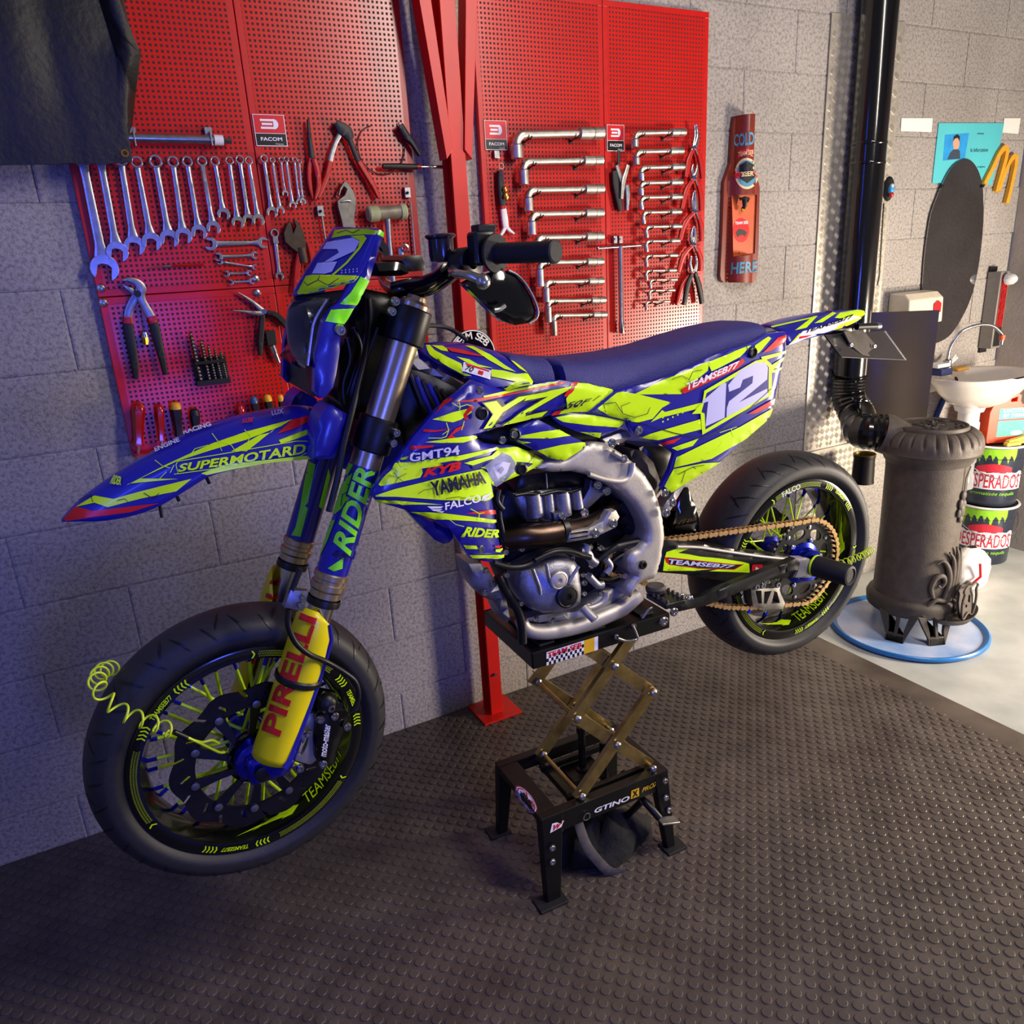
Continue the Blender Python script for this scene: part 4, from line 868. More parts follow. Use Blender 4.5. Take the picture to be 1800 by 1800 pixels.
# ---------------------------------------------------------------- papers, mirror, arches
mat('paper', '#eeeae2', .7, 0, .02); mat('teal_paper', '#54c3cd', .55, 0, .04, 6); mat('photo_blue', '#2c9be0', .4, 0, .1, 20); mat('skin_print', '#d3a184', .5, 0, 0); mat('hair_print', '#1d1a1c', .5, 0, 0); mat('shirt_print', '#3a4656', .5, 0, 0)
pq = [W(p, .004) for p in pts(cL, '685 670 1410 690 1560 -60 765 -60')]
t = thing('teal_poster', pq[0], 'teal card folder with portrait photo pinned above the mirror', 'poster')
ps = MB().prism(pq, EY*.003).build('card', 'teal_paper', t, smooth=0)
bv = bvh_of(ps); q = MB(); decal(q, bv, pts(cL, '812 398 1078 372 1130 62 838 82'), 0, .0006, 10); q.build('portrait_photo', 'photo_blue', t, smooth=0)
q = MB(); decal(q, bv, ell(cL, 972, 190, 40, 72), 1, .0012, 30); decal(q, bv, pts(cL, '935 160 945 100 985 75 1015 100 1012 160 990 120 955 130'), 2, .0016, 30); decal(q, bv, pts(cL, '865 385 900 300 940 262 985 255 1018 280 1020 375'), 3, .0012, 30); decal(q, bv, pts(cL, '940 235 985 235 985 265 940 270'), 1, .001, 30)
q.build('portrait_print', ['photo_blue', 'skin_print', 'hair_print', 'shirt_print'], t, smooth=0)
q = MB(); text(q, bv, 'mme', pts(cL, '1230 80 1310 80 1310 60 1230 60'), 0, .0008); text(q, bv, 'la bifurcation', pts(cL, '1145 290 1360 290 1360 240 1145 245'), 0, .0008, shear=.3); text(q, bv, 'origine', pts(cL, '1230 490 1325 490 1325 460 1230 460'), 0, .0008, shear=.3); q.build('handwriting', 'print_black', t, smooth=0)
for nm, p, l in (('paper_sheet', '300 38 675 50 690 -120 310 -120', 'white paper sheet pinned left of the teal poster'), ('paper_note', '1540 55 1730 72 1760 -120 1560 -120', 'white paper note pinned above the yellow arches')):
    mb = MB(); mb.prism([W(q_, .003) for q_ in pts(cL, p)], EY*.001); one(mb, nm, 'paper', l, 'paper', smooth=0)
mat('mirror_glass', '#9a9a9c', .04, 1., .04, 3); mat('mirror_edge', '#2a2622', .5, 0, .1)
mo = pts(cL, '1085 375 1160 400 1225 480 1270 590 1298 720 1306 900 1308 1100 1290 1350 1260 1600 1215 1850 1150 2080 1050 2300 920 2500 800 2590 690 2620 600 2560 560 2400 555 2150 570 1900 590 1600 620 1350 670 1050 740 850 800 700 880 540 970 430')
M0 = [W(p, .012) for p in mo]
t = thing('oval_mirror', M0[16], 'tall oval frameless mirror on the wall above the sink', 'mirror')
MB().prism(smoothpath(M0, 3, True), EY*.005).build('glass', 'mirror_glass', t, smooth=0); MB().prism([p+EY*.0052 for p in smoothpath(M0, 3, True)], EY*.005).build('backing', 'mirror_edge', t, smooth=0)
for p in ((800, 705), (1293, 705), (600, 2250)): MB().box(W(cL(*p), .013), (.012, .014, .012)).build('clip', 'tool_black', t, bevel=.001)
mat('arch_yellow', '#e0a32a', .5, 0, .06)
t = thing('yellow_arches_sign', W(cL(1500, 780), .02), 'yellow letter M arches sign tilted on the wall corner', 'sign')
q = MB()
def band(c, s, w, off, th):
    P = smoothpath([W(p, off) for p in pts(c, s)], 6); n = len(P); L_, R_ = [], []
    for i in range(n):
        d = unit(P[min(i+1, n-1)]-P[max(i-1, 0)]); nn = unit(np.cross(d, EY)); ww = w/ppm(P[i])/2*(1 if not callable(w) else 1); L_.append(P[i]+nn*ww); R_.append(P[i]-nn*ww)
    for i in range(n-1): q.prism([L_[i], L_[i+1], R_[i+1], R_[i]], EY*th)
band(cL, '1328 680 1420 500 1500 330 1565 245 1600 260 1590 350 1545 520 1475 775', 9.5, .018, .016); band(cL, '1500 760 1570 560 1640 400 1690 345 1712 370 1700 480 1650 720 1600 915', 9, .019, .016)
q.build('arches', 'arch_yellow', t, smooth=0)
# cap hanging behind the pipe
mat('cap_navy', '#15161c', .7, 0, .1); cp = W(cL(150, 740), .05); k = .1444/ppm(cp)
t = thing('striped_cap', cp, 'small dark cap with blue and red stripes hanging behind the pipe', 'cap')
MB().ball(cp, 120*k, 14, (.65, .5, 1.2)).build('crown', 'cap_navy', t, smooth=60)
MB().ball(cp+np.array([-20*k, -.018, -10*k]), 85*k, 12, (.5, .4, .8)).build('blue_patch', 'photo_blue', t, smooth=60); MB().ball(cp+np.array([-25*k, -.022, -70*k]), 60*k, 12, (.55, .45, .6)).build('red_patch', 'tool_red', t, smooth=60); MB().ball(cp+np.array([-40*k, -.026, 30*k]), 45*k, 10, (.5, .45, .5)).build('white_patch', 'white', t, smooth=60)
a, b = W(cL(90, 920), .006), W(cL(35, 1800), .006)
mb = MB(); mb.tube([a, b, W(c4(955, 905), .006)], .004, 8); one(mb, 'wall_cable', 'tool_black', 'thin dark cable running down the wall right of the pipe', 'cable')
# ---------------------------------------------------------------- soap dispenser, power strip
mat('dispenser', '#d8cdb6', .4, 0, .03); d0 = [W(p, .0) for p in pts(c4, '1075 1045 1085 940')]
xa_, xb_, zt_ = 3.10, 3.33, 1.325
t = thing('towel_dispenser', ((xa_+xb_)/2, 0, 1.19), 'cream wall dispenser with red house logo beside the mirror', 'dispenser')
MB().prism([(xa_, -.002, 1.19), (xa_, -.002, zt_), (xa_, -.075, zt_-.005), (xa_, -.105, zt_-.03), (xa_, -.11, 1.19)], (xb_-xa_, 0, 0)).build('housing', 'dispenser', t, bevel=.006)
q = MB(); xm_ = xb_-.045; zz = zt_-.062
q.prism([(xm_-.025, -.1108, zz-.03), (xm_+.025, -.1108, zz-.03), (xm_+.025, -.1108, zz+.008), (xm_, -.1108, zz+.022), (xm_-.025, -.1108, zz+.008)], EY*.0006); q.build('house_logo', 'print_red', t, smooth=0)
mat('strip_grey', '#8f8b84', .45, .3, .05); mat('socket_red', '#8c1518', .35, 0, .1)
sx, szt, szb = 3.80, 1.375, 1.02
t = thing('power_strip', (sx, 0, szb), 'grey power strip with red sockets fixed upright on wall', 'power strip')
MB().box((sx+.035, -.035, (szt+szb)/2), (.07, .062, szt-szb)).build('housing', 'strip_grey', t, bevel=.002)
MB().box((sx+.036, -.0672, (szt+szb)/2+.035), (.05, .004, szt-szb-.10)).build('socket_face', 'socket_red', t, bevel=.001)
MB().box((sx+.036, -.0672, szb+.055), (.05, .0042, .09)).build('switch_panel', 'tool_black', t, bevel=.001)
for i in range(4): MB().lathe([(.018, 0), (.018, .003), (.014, .003), (.013, -.001), (0, -.001)], (sx+.036, -.0692, szb+.15+i*.048), (0, -1, 0), 18).build('socket', 'tool_red', t)
for z in (szt+.012, szb-.012): MB().box((sx+.03, -.008, z), (.05, .012, .022)).build('bracket', 'tool_black', t, bevel=.001)
t = thing('plug', (sx+.04, -.12, szt-.035), 'white plug in the topmost socket of the power strip', 'plug')
MB().lathe([(.026, 0), (.028, .01), (.022, .035), (.012, .045), (0, .045)], (sx+.036, -.0735, szt-.035), (0, -1, 0), 8).build('body', 'white', t)
# ---------------------------------------------------------------- wash basin
mat('ceramic', '#ded6cc', .15, 0, .01, coat=.4); BC = (3.535, -.19); zr_ = .945
t = thing('wash_basin', (BC[0], 0, .72), 'white ceramic wash basin on the wall under the mirror', 'sink')
def rim(f, z, dy=0, back=1.): return [np.array([BC[0]+.275*f*math.cos(a)*(1 if math.sin(a) < 0 else 1), max(BC[1]+dy+.195*f*math.sin(a)*1.0*(1 if math.sin(a) < 0 else .9), -.37), z]) for a in np.linspace(0, 2*math.pi, 49)[:48]]
rows = [rim(.35, .80), rim(.6, .825), rim(.8, .87), rim(.93, .915), rim(1.0, zr_-.012), rim(1.0, zr_), rim(.97, zr_+.003), rim(.90, zr_-.004, -.008), rim(.84, zr_-.035, -.012), rim(.7, zr_-.085, -.015), rim(.45, zr_-.115, -.015), rim(.08, zr_-.12, -.015), rim(.01, zr_-.12, -.015)]
MB().grid(rows, closeu=True).build('bowl', 'ceramic', t, smooth=60)
MB().box((BC[0], -.022, .90), (.40, .04, .09)).build('back_ledge', 'ceramic', t, bevel=.008)
MB().lathe([(.0, -.001), (.010, -.001), (.012, .001)], (BC[0]-.01, -.085, zr_-.035), (0, -.8, .5), 14).build('overflow_hole', 'black', t)
q = MB(); q.lathe([(.07, .80), (.06, .77), (.045, .765), (.045, .72), (.05, .715), (.05, .68), (.04, .675), (.04, .6), (.048, .595), (.048, .56)], (BC[0], BC[1]+.03, 0), (0, 0, 1), 20); q.build('drain_trap', 'white', t)
mat('clear_plastic', '#cfd2d4', .12, 0, .05, trans=.6); q = MB(); q.lathe([(.043, .60), (.055, .59), (.058, .53), (.052, .52), (.052, .47), (.058, .46), (.058, .40), (.03, .38), (0, .38)], (BC[0], BC[1]+.03, 0), (0, 0, 1), 20); q.build('trap_cup', 'clear_plastic', t)
t = thing('gooseneck_tap', (BC[0]-.06, -.06, zr_), 'chrome gooseneck tap with orange end on the basin', 'tap'); f0 = np.array([BC[0]-.06, -.065, zr_-.004])
MB().lathe([(.022, 0), (.022, .03), (.018, .035), (.018, .06), (.012, .065)], f0, (0, 0, 1), 18).build('body', 'chrome', t)
P = smoothpath([f0+np.array(v) for v in ((0, 0, .06), (0, -.004, .12), (.025, -.03, .185), (.08, -.07, .215), (.13, -.105, .21), (.165, -.13, .175), (.17, -.135, .16))], 6); MB().tube(P, .0075, 12).build('spout', 'chrome', t)
MB().lathe([(.0125, 0), (.0125, .022)], P[-1]-np.array([0, 0, .016]), (0, 0, 1), 14).build('orange_sleeve', mat('orange', '#e2552a', .45).name, t); MB().cyl(P[-1]-np.array([0, 0, .015]), P[-1]-np.array([0, 0, .034]), .008, 12).build('aerator', 'chrome', t)
for s in (.3, .75): MB().tube([f0+np.array([.015, -.004, .045]), f0+np.array([.06, -.01+.02*s, .06+.02*s])], [.008, .006], 8).build('lever', 'white', t)
mb = MB(); mb.box((f0[0]+.085, -.07, zr_+.008), (.09, .05, .016)); one(mb, 'soap_bar', mat('soap', '#c79238', .6).name, 'yellow soap bar lying behind the tap on basin rim', 'soap', bevel=.006)
t = thing('scrub_brush', (f0[0]-.10, -.09, zr_), 'blue and white scrubbing pad box on the left basin edge', 'scrub pad'); MB().box((f0[0]-.095, -.10, zr_+.018), (.08, .06, .03)).build('pad', mat('navy', '#1d2c63', .5).name, t, bevel=.003); MB().box((f0[0]-.10, -.085, zr_+.046), (.085, .06, .018)).build('white_pad', 'white', t, bevel=.004)
mb = MB(); mb.tube([W((1662, 695), .012), W((1647, 730), .012), W((1640, 760), .012)], .011, 10); one(mb, 'water_pipe', mat('pipe_blue', '#174a86', .4).name, 'blue plastic water pipe on the wall under the basin', 'pipe')
# ---------------------------------------------------------------- buckets
mat('bucket', '#3d4454', .3, .5, .06, 15); mat('slime', '#8fcf2a', .4, 0, .08); mat('des_red', '#c4283a', .4, 0, .05)
def bucket(z, label):
    c = np.array([3.735, -.185, z]); t = thing('metal_bucket', c, label, 'bucket', 'stacked metal party buckets'); h = .30
    ob = MB().lathe([(.0, .002), (.118, .002), (.121, .006), (.130, h*.78), (.1335, h*.79), (.131, h*.80), (.135, h*.97)], c, (0, 0, 1), 48).build('body', 'bucket', t)
    MB().lathe([(.1355, h*.965), (.141, h*.97), (.143, h*.985), (.141, h), (.133, h), (.132, h*.97)], c, (0, 0, 1), 48).build('rim', 'white', t)
    MB().lathe([(0, h*.985), (.133, h*.985), (.133, h*.97), (0, h*.97)], c, (0, 0, 1), 40).build('lid', 'tool_black', t)
    hp = [c+np.array([.138*math.cos(a), .138*math.sin(a), h*.82-.10*math.sin(math.pi*i/16)]) for i, a in enumerate(np.linspace(math.radians(-215), math.radians(-35), 17))]
    MB().tube([p*np.array([1, 1, 1])+unit((p-c)*np.array([1, 1, 0]))*.006 for p in hp], .0022, 8).build('handle', 'chrome', t)
    bv = bvh_of(ob); q = MB()
    def cp_(az, zz):                      # direction on the can -> pixel
        P = c+np.array([.132*math.cos(math.radians(az)), .132*math.sin(math.radians(az)), zz]); v = CM @ (P-CAM); return (900+FPX*v[0]/v[2], 900+FPX*v[1]/v[2])
    A0, A1 = -210, -90
    top = [cp_(A0+i*8, h*.955) for i in range(14)]; random.seed(3); dr_ = [cp_(A0+13*8-i*4, h*(.955-[.10, .2, .12, .1, .23, .13, .1, .16, .3, .14, .1, .19, .1][i % 13])) for i in range(27)]
    decal(q, bv, top+dr_, 0, .0008, 4)
    band_ = [cp_(-205+i*8, h*.30) for i in range(16)]+[cp_(-85-i*8, h*(.58+.02*math.sin(i*2))) for i in range(16)]; decal(q, bv, band_, 2, .0008, 4)
    decal(q, bv, [cp_(-178+i*6, h*.58) for i in range(12)]+[cp_(-112-i*6, h*(.66+.06*math.sin(math.pi*i/11))) for i in range(12)], 1, .001, 4)
    Q = [cp_(-200, h*.32), cp_(-92, h*.32), cp_(-92, h*.56), cp_(-200, h*.56)]
    v, f = textgeo('DESPERADOS', 0, .01)
    H = [hitp(bv, cp_(-202+112*p[0], h*(.32+.23*p[1])), .0016) for p in v]; f = [x for x in f if all(H[i] is not None for i in x)]; mp_ = {i: k for k, i in enumerate(sorted({i for x in f for i in x}))}; q.add([H[i] for i in mp_], [tuple(mp_[i] for i in x) for x in f], 1)
    v, f = textgeo('aromatisée tequila', .3, 0)
    H = [hitp(bv, cp_(-185+85*p[0], h*(.19+.07*p[1])), .0012) for p in v]; f = [x for x in f if all(H[i] is not None for i in x)]; mp_ = {i: k for k, i in enumerate(sorted({i for x in f for i in x}))}; q.add([H[i] for i in mp_], [tuple(mp_[i] for i in x) for x in f], 0)
    q.build('printed_artwork', ['slime', 'des_red', 'print_white'], t, smooth=0)
bucket(0, 'lower of two printed metal buckets, standing on the floor by stove'); bucket(.3005, 'upper of two printed metal buckets, carrying the orange jug')
# orange jug
jz = .602; jx, jy = 3.74, -.20; mat('jug', '#e4461a', .38, 0, .04)
t = thing('orange_jug', (jx, jy, jz), 'orange plastic cleaner jug with teal label under the basin', 'jug')
jp = [(x, z*.83) for x, z in [(-.095, 0), (.095, 0), (.10, .02), (.10, .19), (.085, .215), (.06, .22), (.05, .235), (.05, .27), (.025, .285), (-.06, .25), (-.09, .21), (-.10, .18), (-.10, .02)]]
hole_ = [(.0, .195), (.03, .195), (.03, .217), (.0, .207)]; jd = unit(np.array([.9, -.436, 0])); jn = np.array([-jd[1], jd[0], 0])
q = MB(); vv, ff = tri2d(jp, .03, [hole_]); nv = len(vv); O_ = np.array([jx, jy, jz]); q.add([O_+jd*x*.95+np.array([0, 0, z])-jn*.045 for x, z in vv]+[O_+jd*x*.95+np.array([0, 0, z])+jn*.045 for x, z in vv], ff+[tuple(i+nv for i in f[::-1]) for f in ff])
ec = Counter(tuple(sorted((f[i], f[i-1]))) for f in ff for i in range(3)); q.f += [(a, b, b+nv, a+nv) for (a, b), n in ec.items() if n == 1]; q.m += [0]*(len(q.f)-len(q.m))
jb = q.build('jug_body', 'jug', t, bevel=.008, seg=3)
mat('label_teal', '#3fa59c', .45, 0, .1, 30); q = MB(); o2 = O_-jn*.0458
q.add([o2+jd*x+np.array([0, 0, z]) for x, z in ((-.05, .03), (.08, .03), (.08, .165), (-.05, .165))], [(0, 1, 2, 3)]); text3(q, 'LOCTITE', o2-jn*.0005+jd*(-.03)+EZ*.145, jd, EZ, .10, .016, 1, bold=.02); text3(q, 'SF 7850', o2-jn*.0005+jd*(-.03)+EZ*.122, jd, EZ, .10, .016, 1, bold=.02)
q.add([o2-jn*.0005+jd*x+np.array([0, 0, z]) for x, z in ((-.05, .106), (.08, .106), (.08, .114), (-.05, .114))], [(0, 1, 2, 3)], 2); q.add([o2-jn*.0005+jd*(.045+.028*math.cos(a))+EZ*(.045+.011*math.sin(a)) for a in np.linspace(0, 6.28, 16)[:15]], [tuple(range(15))], 1); q.build('label', ['label_teal', 'print_white', 'des_red'], t, smooth=0, recalc=False)
mat('sponge', '#d9c25a', .9, 0, .15, 60, .3, 90)
for i, (p, s, rz, l) in enumerate((((3.69, -.29, .610), (.075, .025, .016), -.3, 'flat yellow sponge lying at left on upper bucket lid'), ((3.765, -.285, .610), (.085, .03, .016), -.35, 'flat yellow sponge lying at right on upper bucket lid'), ((3.735, -.285, .625), (.12, .022, .014), -.2, 'yellow sponge resting tilted across two others'))):
    R_ = np.array(Matrix.Rotation(rz, 3, 'Z') @ Matrix.Rotation(-.12 if i == 2 else 0, 3, 'Y')); mb = MB(); mb.box(p, s, R_); one(mb, 'sponge', 'sponge', l, 'sponge', 'sponges on the bucket lid', bevel=.002)
# white bag on the floor behind the stove door
mb = MB(); c = FL(c6(1330, 1010)); rows = []
for z, r in ((.0, .06), (.03, .085), (.08, .09), (.13, .075), (.17, .05), (.19, .02)): rows.append([np.array([3.36+r*1.2*math.cos(a)*(1+.1*math.sin(5*a+z*40)), -.36+r*.9*math.sin(a)*(1+.12*math.sin(3*a+z*30)), z+.002]) for a in np.linspace(0, 2*math.pi, 25)[:24]])
t = thing('paper_bag', (3.36, -.36, 0), 'crumpled white and red bag on the floor behind the stove', 'bag'); mb.grid(rows, closeu=True); mb.build('bag', 'white', t, smooth=50)
MB().tube([(3.27, -.43, .05), (3.30, -.45, .09), (3.30, -.44, .15)], .006, 6).build('red_stripe', 'print_red', t)
# ================================================================ the motorcycle
bike = thing('motorcycle', (BO[0]-.75, BO[1], .43), 'blue and neon yellow supermoto motorcycle raised on a lift stand', 'motorcycle')
mat('alu', '#c9c4bb', .5, .75, .08, 25, .05, 200); mat('alu_cast', '#a2a2aa', .46, .85, .12, 40, .1, 220); mat('engine_dark', '#2a2b33', .45, .7, .2, 40); mat('fork_gold', '#c2b193', .3, .9, .06, 20)
mat('header_pipe', '#5a4a40', .32, 1., .35, 14); mat('tire', '#242427', .55, 0, .1, 60, .04, 200); mat('rim_black', '#08080a', .18, 0, .05, coat=.4); mat('disc_dark', '#3a383c', .4, .9, .1, 50)
mat('hub_blue', '#16189c', .25, .6, .05, coat=.4); mat('carrier_blue', '#1a2cc4', .2, .9, .05); mat('seat_blue', '#2a2a72', .62, 0, .05, 30); mat('chain_gold', '#e0b880', .34, .8, .12, 90); mat('chain_black', '#15130f', .4, .8, .1)
mat('lens', '#8a92a8', .03, 0, 0, trans=.92, spec=.6); mat('dark_plastic', '#0b0b10', .35, 0, .1); mat('smoke', '#1a1626', .2, 0, .05, coat=.3)
def seatbump():
    m = MATS['seat_blue']; N, L, b = nodes(m); tc = N.new('ShaderNodeTexCoord'); w = N.new('ShaderNodeTexVoronoi'); w.inputs['Scale'].default_value = 420; L.new(tc.outputs['Object'], w.inputs['Vector'])
    u = N.new('ShaderNodeBump'); u.inputs['Strength'].default_value = .55; u.inputs['Distance'].default_value = .0015; L.new(w.outputs['Distance'], u.inputs['Height']); L.new(u.outputs['Normal'], b.inputs['Normal'])
seatbump()
def unp(p, Yf, un):
    Y = Yf(-.8, 1.1) if callable(Yf) else Yf
    for _ in range(6):
        q = un(p, Y); Y = Yf(q[0], q[2]) if callable(Yf) else Yf
    return q
class Panel: pass
def panel(name, P, Yf, th, m, parent=bike, steer=False, g=.022, rnd=.012, rdep=None, mirror=False, holes=(), smooth=40):
    un, T = (st, S) if steer else (bk, B); rdep = rnd*.7 if rdep is None else rdep
    Yc = Yf if callable(Yf) else (lambda X, Z: Yf)
    poly = [tuple(unp(p, Yf, un)[[0, 2]]) for p in P]; hs = [[tuple(unp(p, Yf, un)[[0, 2]]) for p in h] for h in holes]
    vv, ff = tri2d(poly, g, hs); A = np.array(poly); Bq = np.roll(A, -1, 0); V = np.array(vv)
    D = Bq-A; t_ = np.clip(((V[:, None]-A[None])*D[None]).sum(2)/np.maximum((D*D).sum(1), 1e-12), 0, 1); dist = np.linalg.norm(V[:, None]-(A[None]+t_[..., None]*D[None]), axis=2).min(1)
    fr = []
    for (x, z), d in zip(vv, dist):
        k = max(0, 1-d/rnd) if rnd else 0; fr.append((x, Yc(x, z)+rdep*(1-math.sqrt(max(0, 1-k*k))), z))
    nv = len(vv); ec = Counter(tuple(sorted((f[i], f[i-1]))) for f in ff for i in range(3)); side = [(a, b, b+nv, a+nv) for (a, b), n in ec.items() if n == 1]
    def mk(s):
        q = MB(); q.add([T((x, y*s, z)) for x, y, z in fr]+[T((x, (y+th+(rdep if rnd else 0))*s, z)) for x, y, z in fr], ff+[tuple(i+nv for i in f[::-1]) for f in ff]+side); return q.build(name, m, parent, smooth=smooth)
    o = mk(1)
    if mirror: mk(-1)
    return o
def btube(name, c, s, Y, r, m, parent=bike, steer=False, n=12, k=6, flat=1.):
    un, T = (st, S) if steer else (bk, B); P = pts(c, s); Ys = Y if hasattr(Y, '__len__') else [Y]*len(P)
    Q = smoothpath([T(un(p, y)) for p, y in zip(P, Ys)], k); rr = list(np.interp(np.linspace(0, 1, len(Q)), np.linspace(0, 1, len(r)), r)) if hasattr(r, '__len__') else r
    return MB().tube(Q, rr, n, flat=flat).build(name, m, parent, smooth=50)
def bolt(c, p, Y, r=.007, parent=bike, steer=False, m='bolt', h=.006, name='bolt'):
    un, T = (st, S) if steer else (bk, B); q = T(un(c(*p), Y)); d = T((0, -1, 0))-T((0, 0, 0))
    return MB().lathe([(r, 0), (r, h*.6), (r*.8, h), (r*.5, h), (r*.45, h*.5), (0, h*.5)], q, d, 12).build(name, m, parent)
# ---------------------------------------------------------------- wheels
def wheel(name, ctr, T, Rt, wt, wr, tp):
    """T maps wheel-local (x, y, z) (y = axle, -y towards the viewer) to world"""
    ax = T((0, 1, 0))-T((0, 0, 0)); c = T((0, 0, 0)); u = T((1, 0, 0))-T((0, 0, 0)); out = {}
    def L_(prof, nm, m, par, n=96, sm=40, **k): return MB().lathe(prof, c, ax, n, u=u, **k).build(nm, m, par, smooth=sm)
    rim = L_([(.224, -wr+.002), (.231, -wr+.001), (.231, -wr-.003), (.227, -wr-.005), (.206, -wr-.003), (.203, -wr+.004), (.197, -wr*.55), (.190, -wr*.3), (.188, 0), (.190, wr*.3), (.197, wr*.55), (.203, wr-.004), (.206, wr+.003), (.227, wr+.005), (.231, wr+.003), (.231, wr-.001), (.224, wr-.002), (.212, wr*.4), (.212, -wr*.4), (.224, -wr+.002)], name, 'rim_black', bike)
    h = Rt-.222; prof = [(.222, -wr*.96)]
    for f, g_ in ((.10, .995), (.30, 1.0*wt/2/(wr*.96)*.97), (.45, wt/2/(wr*.96)), (.62, wt/2/(wr*.96)*.965), (.78, wt/2/(wr*.96)*.83), (.90, wt/2/(wr*.96)*.60), (.975, wt/2/(wr*.96)*.30), (1.0, 0)): prof.append((.222+h*f, -wr*.96*g_))
    prof += [(r, -y) for r, y in prof[-2::-1]]
    P = [np.array(p) for p in prof]; P = smoothpath(P, 3); prof = [tuple(p) for p in P]
    L_(prof, 'tire', 'tire', rim, 120, 60)
    # tread grooves on the near shoulder
    def surf(f): return np.array(prof[int(round(f*(len(prof)-1)))])
    gq = MB()
    for i in range(34):
        a0 = i*2*math.pi/34
        for f0, f1, da in ((.235, .40, .085), (.33, .48, -.05)) if i % 2 else ((.255, .44, .085),):
            rows = []
            for k in range(9):
                f = f0+(f1-f0)*k/8; r, y = surf(f)+np.array([.0011, 0]); a = a0+da*k/8*(1.6 if tp else 1); w = .0022/r*(math.sin(math.pi*(k+.4)/8.8))
                rows.append([T(((r)*math.cos(a+s*w), y-.0010, (r)*math.sin(a+s*w))) for s in (-1, 1)])
            gq.grid(rows)
    tag(gq.build('tread_groove', 'print_black', rim, smooth=0, recalc=False), kind='stuff')
    # hub and spokes
    hw = wr*.85
    L_([(.0, -hw-.012), (.018, -hw-.012), (.020, -hw), (.034, -hw+.002), (.042, -hw+.006), (.042, -hw+.016), (.030, -hw+.022), (.026, 0), (.030, hw-.022), (.042, hw-.016), (.042, hw-.004), (.020, hw), (0, hw)], 'hub', 'hub_blue', rim, 32)
    for i in range(36):
        s = -1 if i % 2 else 1; a = 2*math.pi*i/36; b = a+(.62 if (i//2) % 2 else -.62)
        p0 = np.array([.040*math.cos(b), s*(hw-.010), .040*math.sin(b)]); p1 = np.array([.192*math.cos(a), s*wr*.18, .192*math.sin(a)]); q0 = p0+(p1-p0)*.87
        MB().tube([T(p0), T(q0)], .0034 if tp == 0 else .0022, 8).build('spoke', 'neon', rim); MB().tube([T(q0), T(p1)], .0038, 6).build('spoke_nipple', 'carrier_blue', rim)
    # printed rim tape on the near flange and on the sloping inner band
    q = MB()
    def fl(a, r): return T((r*math.cos(a), -wr-.0042-.0014*(.231-r)/.02-.0012, r*math.sin(a)))
    def inn(a, f): r = .2025-.010*f; y = -wr+.006+f*wr*.55; return T(((r-.0014)*math.cos(a), y, (r-.0014)*math.sin(a)))
    def quad(fn, pts_, mi=0): q.add([fn(*p) for p in pts_], [tuple(range(len(pts_)))], mi)
    def atext(s, fn, a0, a1, r0, r1, mi=0, bold=.02, sh=.2, flip=False):
        v, f = textgeo(s, sh, bold); q.add([fn(a0+(a1-a0)*p[0], r0+(r1-r0)*p[1]) for p in v], f, mi)
    mat('neon_dim', '#8a9d1a', .4)
    for k in range(3):
        q.v, q.f, q.m = [], [], []
        A = k*2*math.pi/3+(2.0 if tp == 0 else .55)
        for j in range(4): quad(fl, [(A+j*.035, .210), (A+j*.035+.014, .210), (A+j*.035+.028, .2175), (A+j*.035+.014, .225), (A+j*.035, .225), (A+j*.035+.014, .2175)])
        for j in range(4): quad(fl, [(A+.62-j*.035, .210), (A+.62-j*.035-.014, .210), (A+.62-j*.035-.028, .2175), (A+.62-j*.035-.014, .225), (A+.62-j*.035, .225), (A+.62-j*.035-.014, .2175)])
        for j in range(52):
            for i in range(3): a = A+.72+j*.0145+(.007 if i % 2 else 0); r = .2115+i*.0045; quad(fl, [(a, r), (a+.0085, r), (a+.0085, r+.003), (a, r+.003)], 1)
        atext('TEAMSEB77', fl, A+.42, A+.17, .2125, .2225)
        quad(fl, [(A+1.50, .2175), (A+1.52, .210), (A+1.535, .210), (A+1.515, .2175), (A+1.535, .225), (A+1.52, .225)])
        q.build('rim_tape', ['neon', 'neon_dim'], rim, smooth=0, recalc=False)
    q.v, q.f, q.m = [], [], []
    base = -1.05 if tp == 0 else -1.35
    atext('TEAMSEB77', inn, base-.05, base+.62, .08, .98, bold=.0, sh=.15); q.build('inner_rim_lettering', 'neon', rim, smooth=0, recalc=False)
    for A, s in ((base-.85, 1), (base+1.9, -1), (base+2.75, 1)):
        q.v, q.f, q.m = [], [], []
        for j in range(3): quad(inn, [(A+s*(.02+.16*j), .10+.15*j), (A+s*(.35+.1*j), .45+.1*j), (A+s*(.62+.02*j), .2+.18*j), (A+s*(.64+.02*j), .32+.18*j), (A+s*(.33+.1*j), .62+.1*j)])
        quad(inn, [(A+s*.50, .25), (A+s*.62, .15), (A+s*.72, .5), (A+s*.60, .9), (A+s*.50, .8), (A+s*.60, .5)]); q.build('rim_flame', 'neon', rim, smooth=0, recalc=False)
    return rim, fl
nF = None
def TF(p): return S(HUB+np.array(p))
def TR(p): return B(RHUB+np.array(p))
fw_, _ = wheel('front_wheel', HUB, TF, .297, .120, .048, 0)
rw_, flr = wheel('rear_wheel', RHUB, TR, .294, .150, .060, 1)
q = MB(); v, f = textgeo('FALCO', 0, .03); q.add([flr(1.92-.30*p[0], .209+.015*p[1]) for p in v], f); q.build('rim_maker_print', 'print_white', rw_, smooth=0, recalc=False)
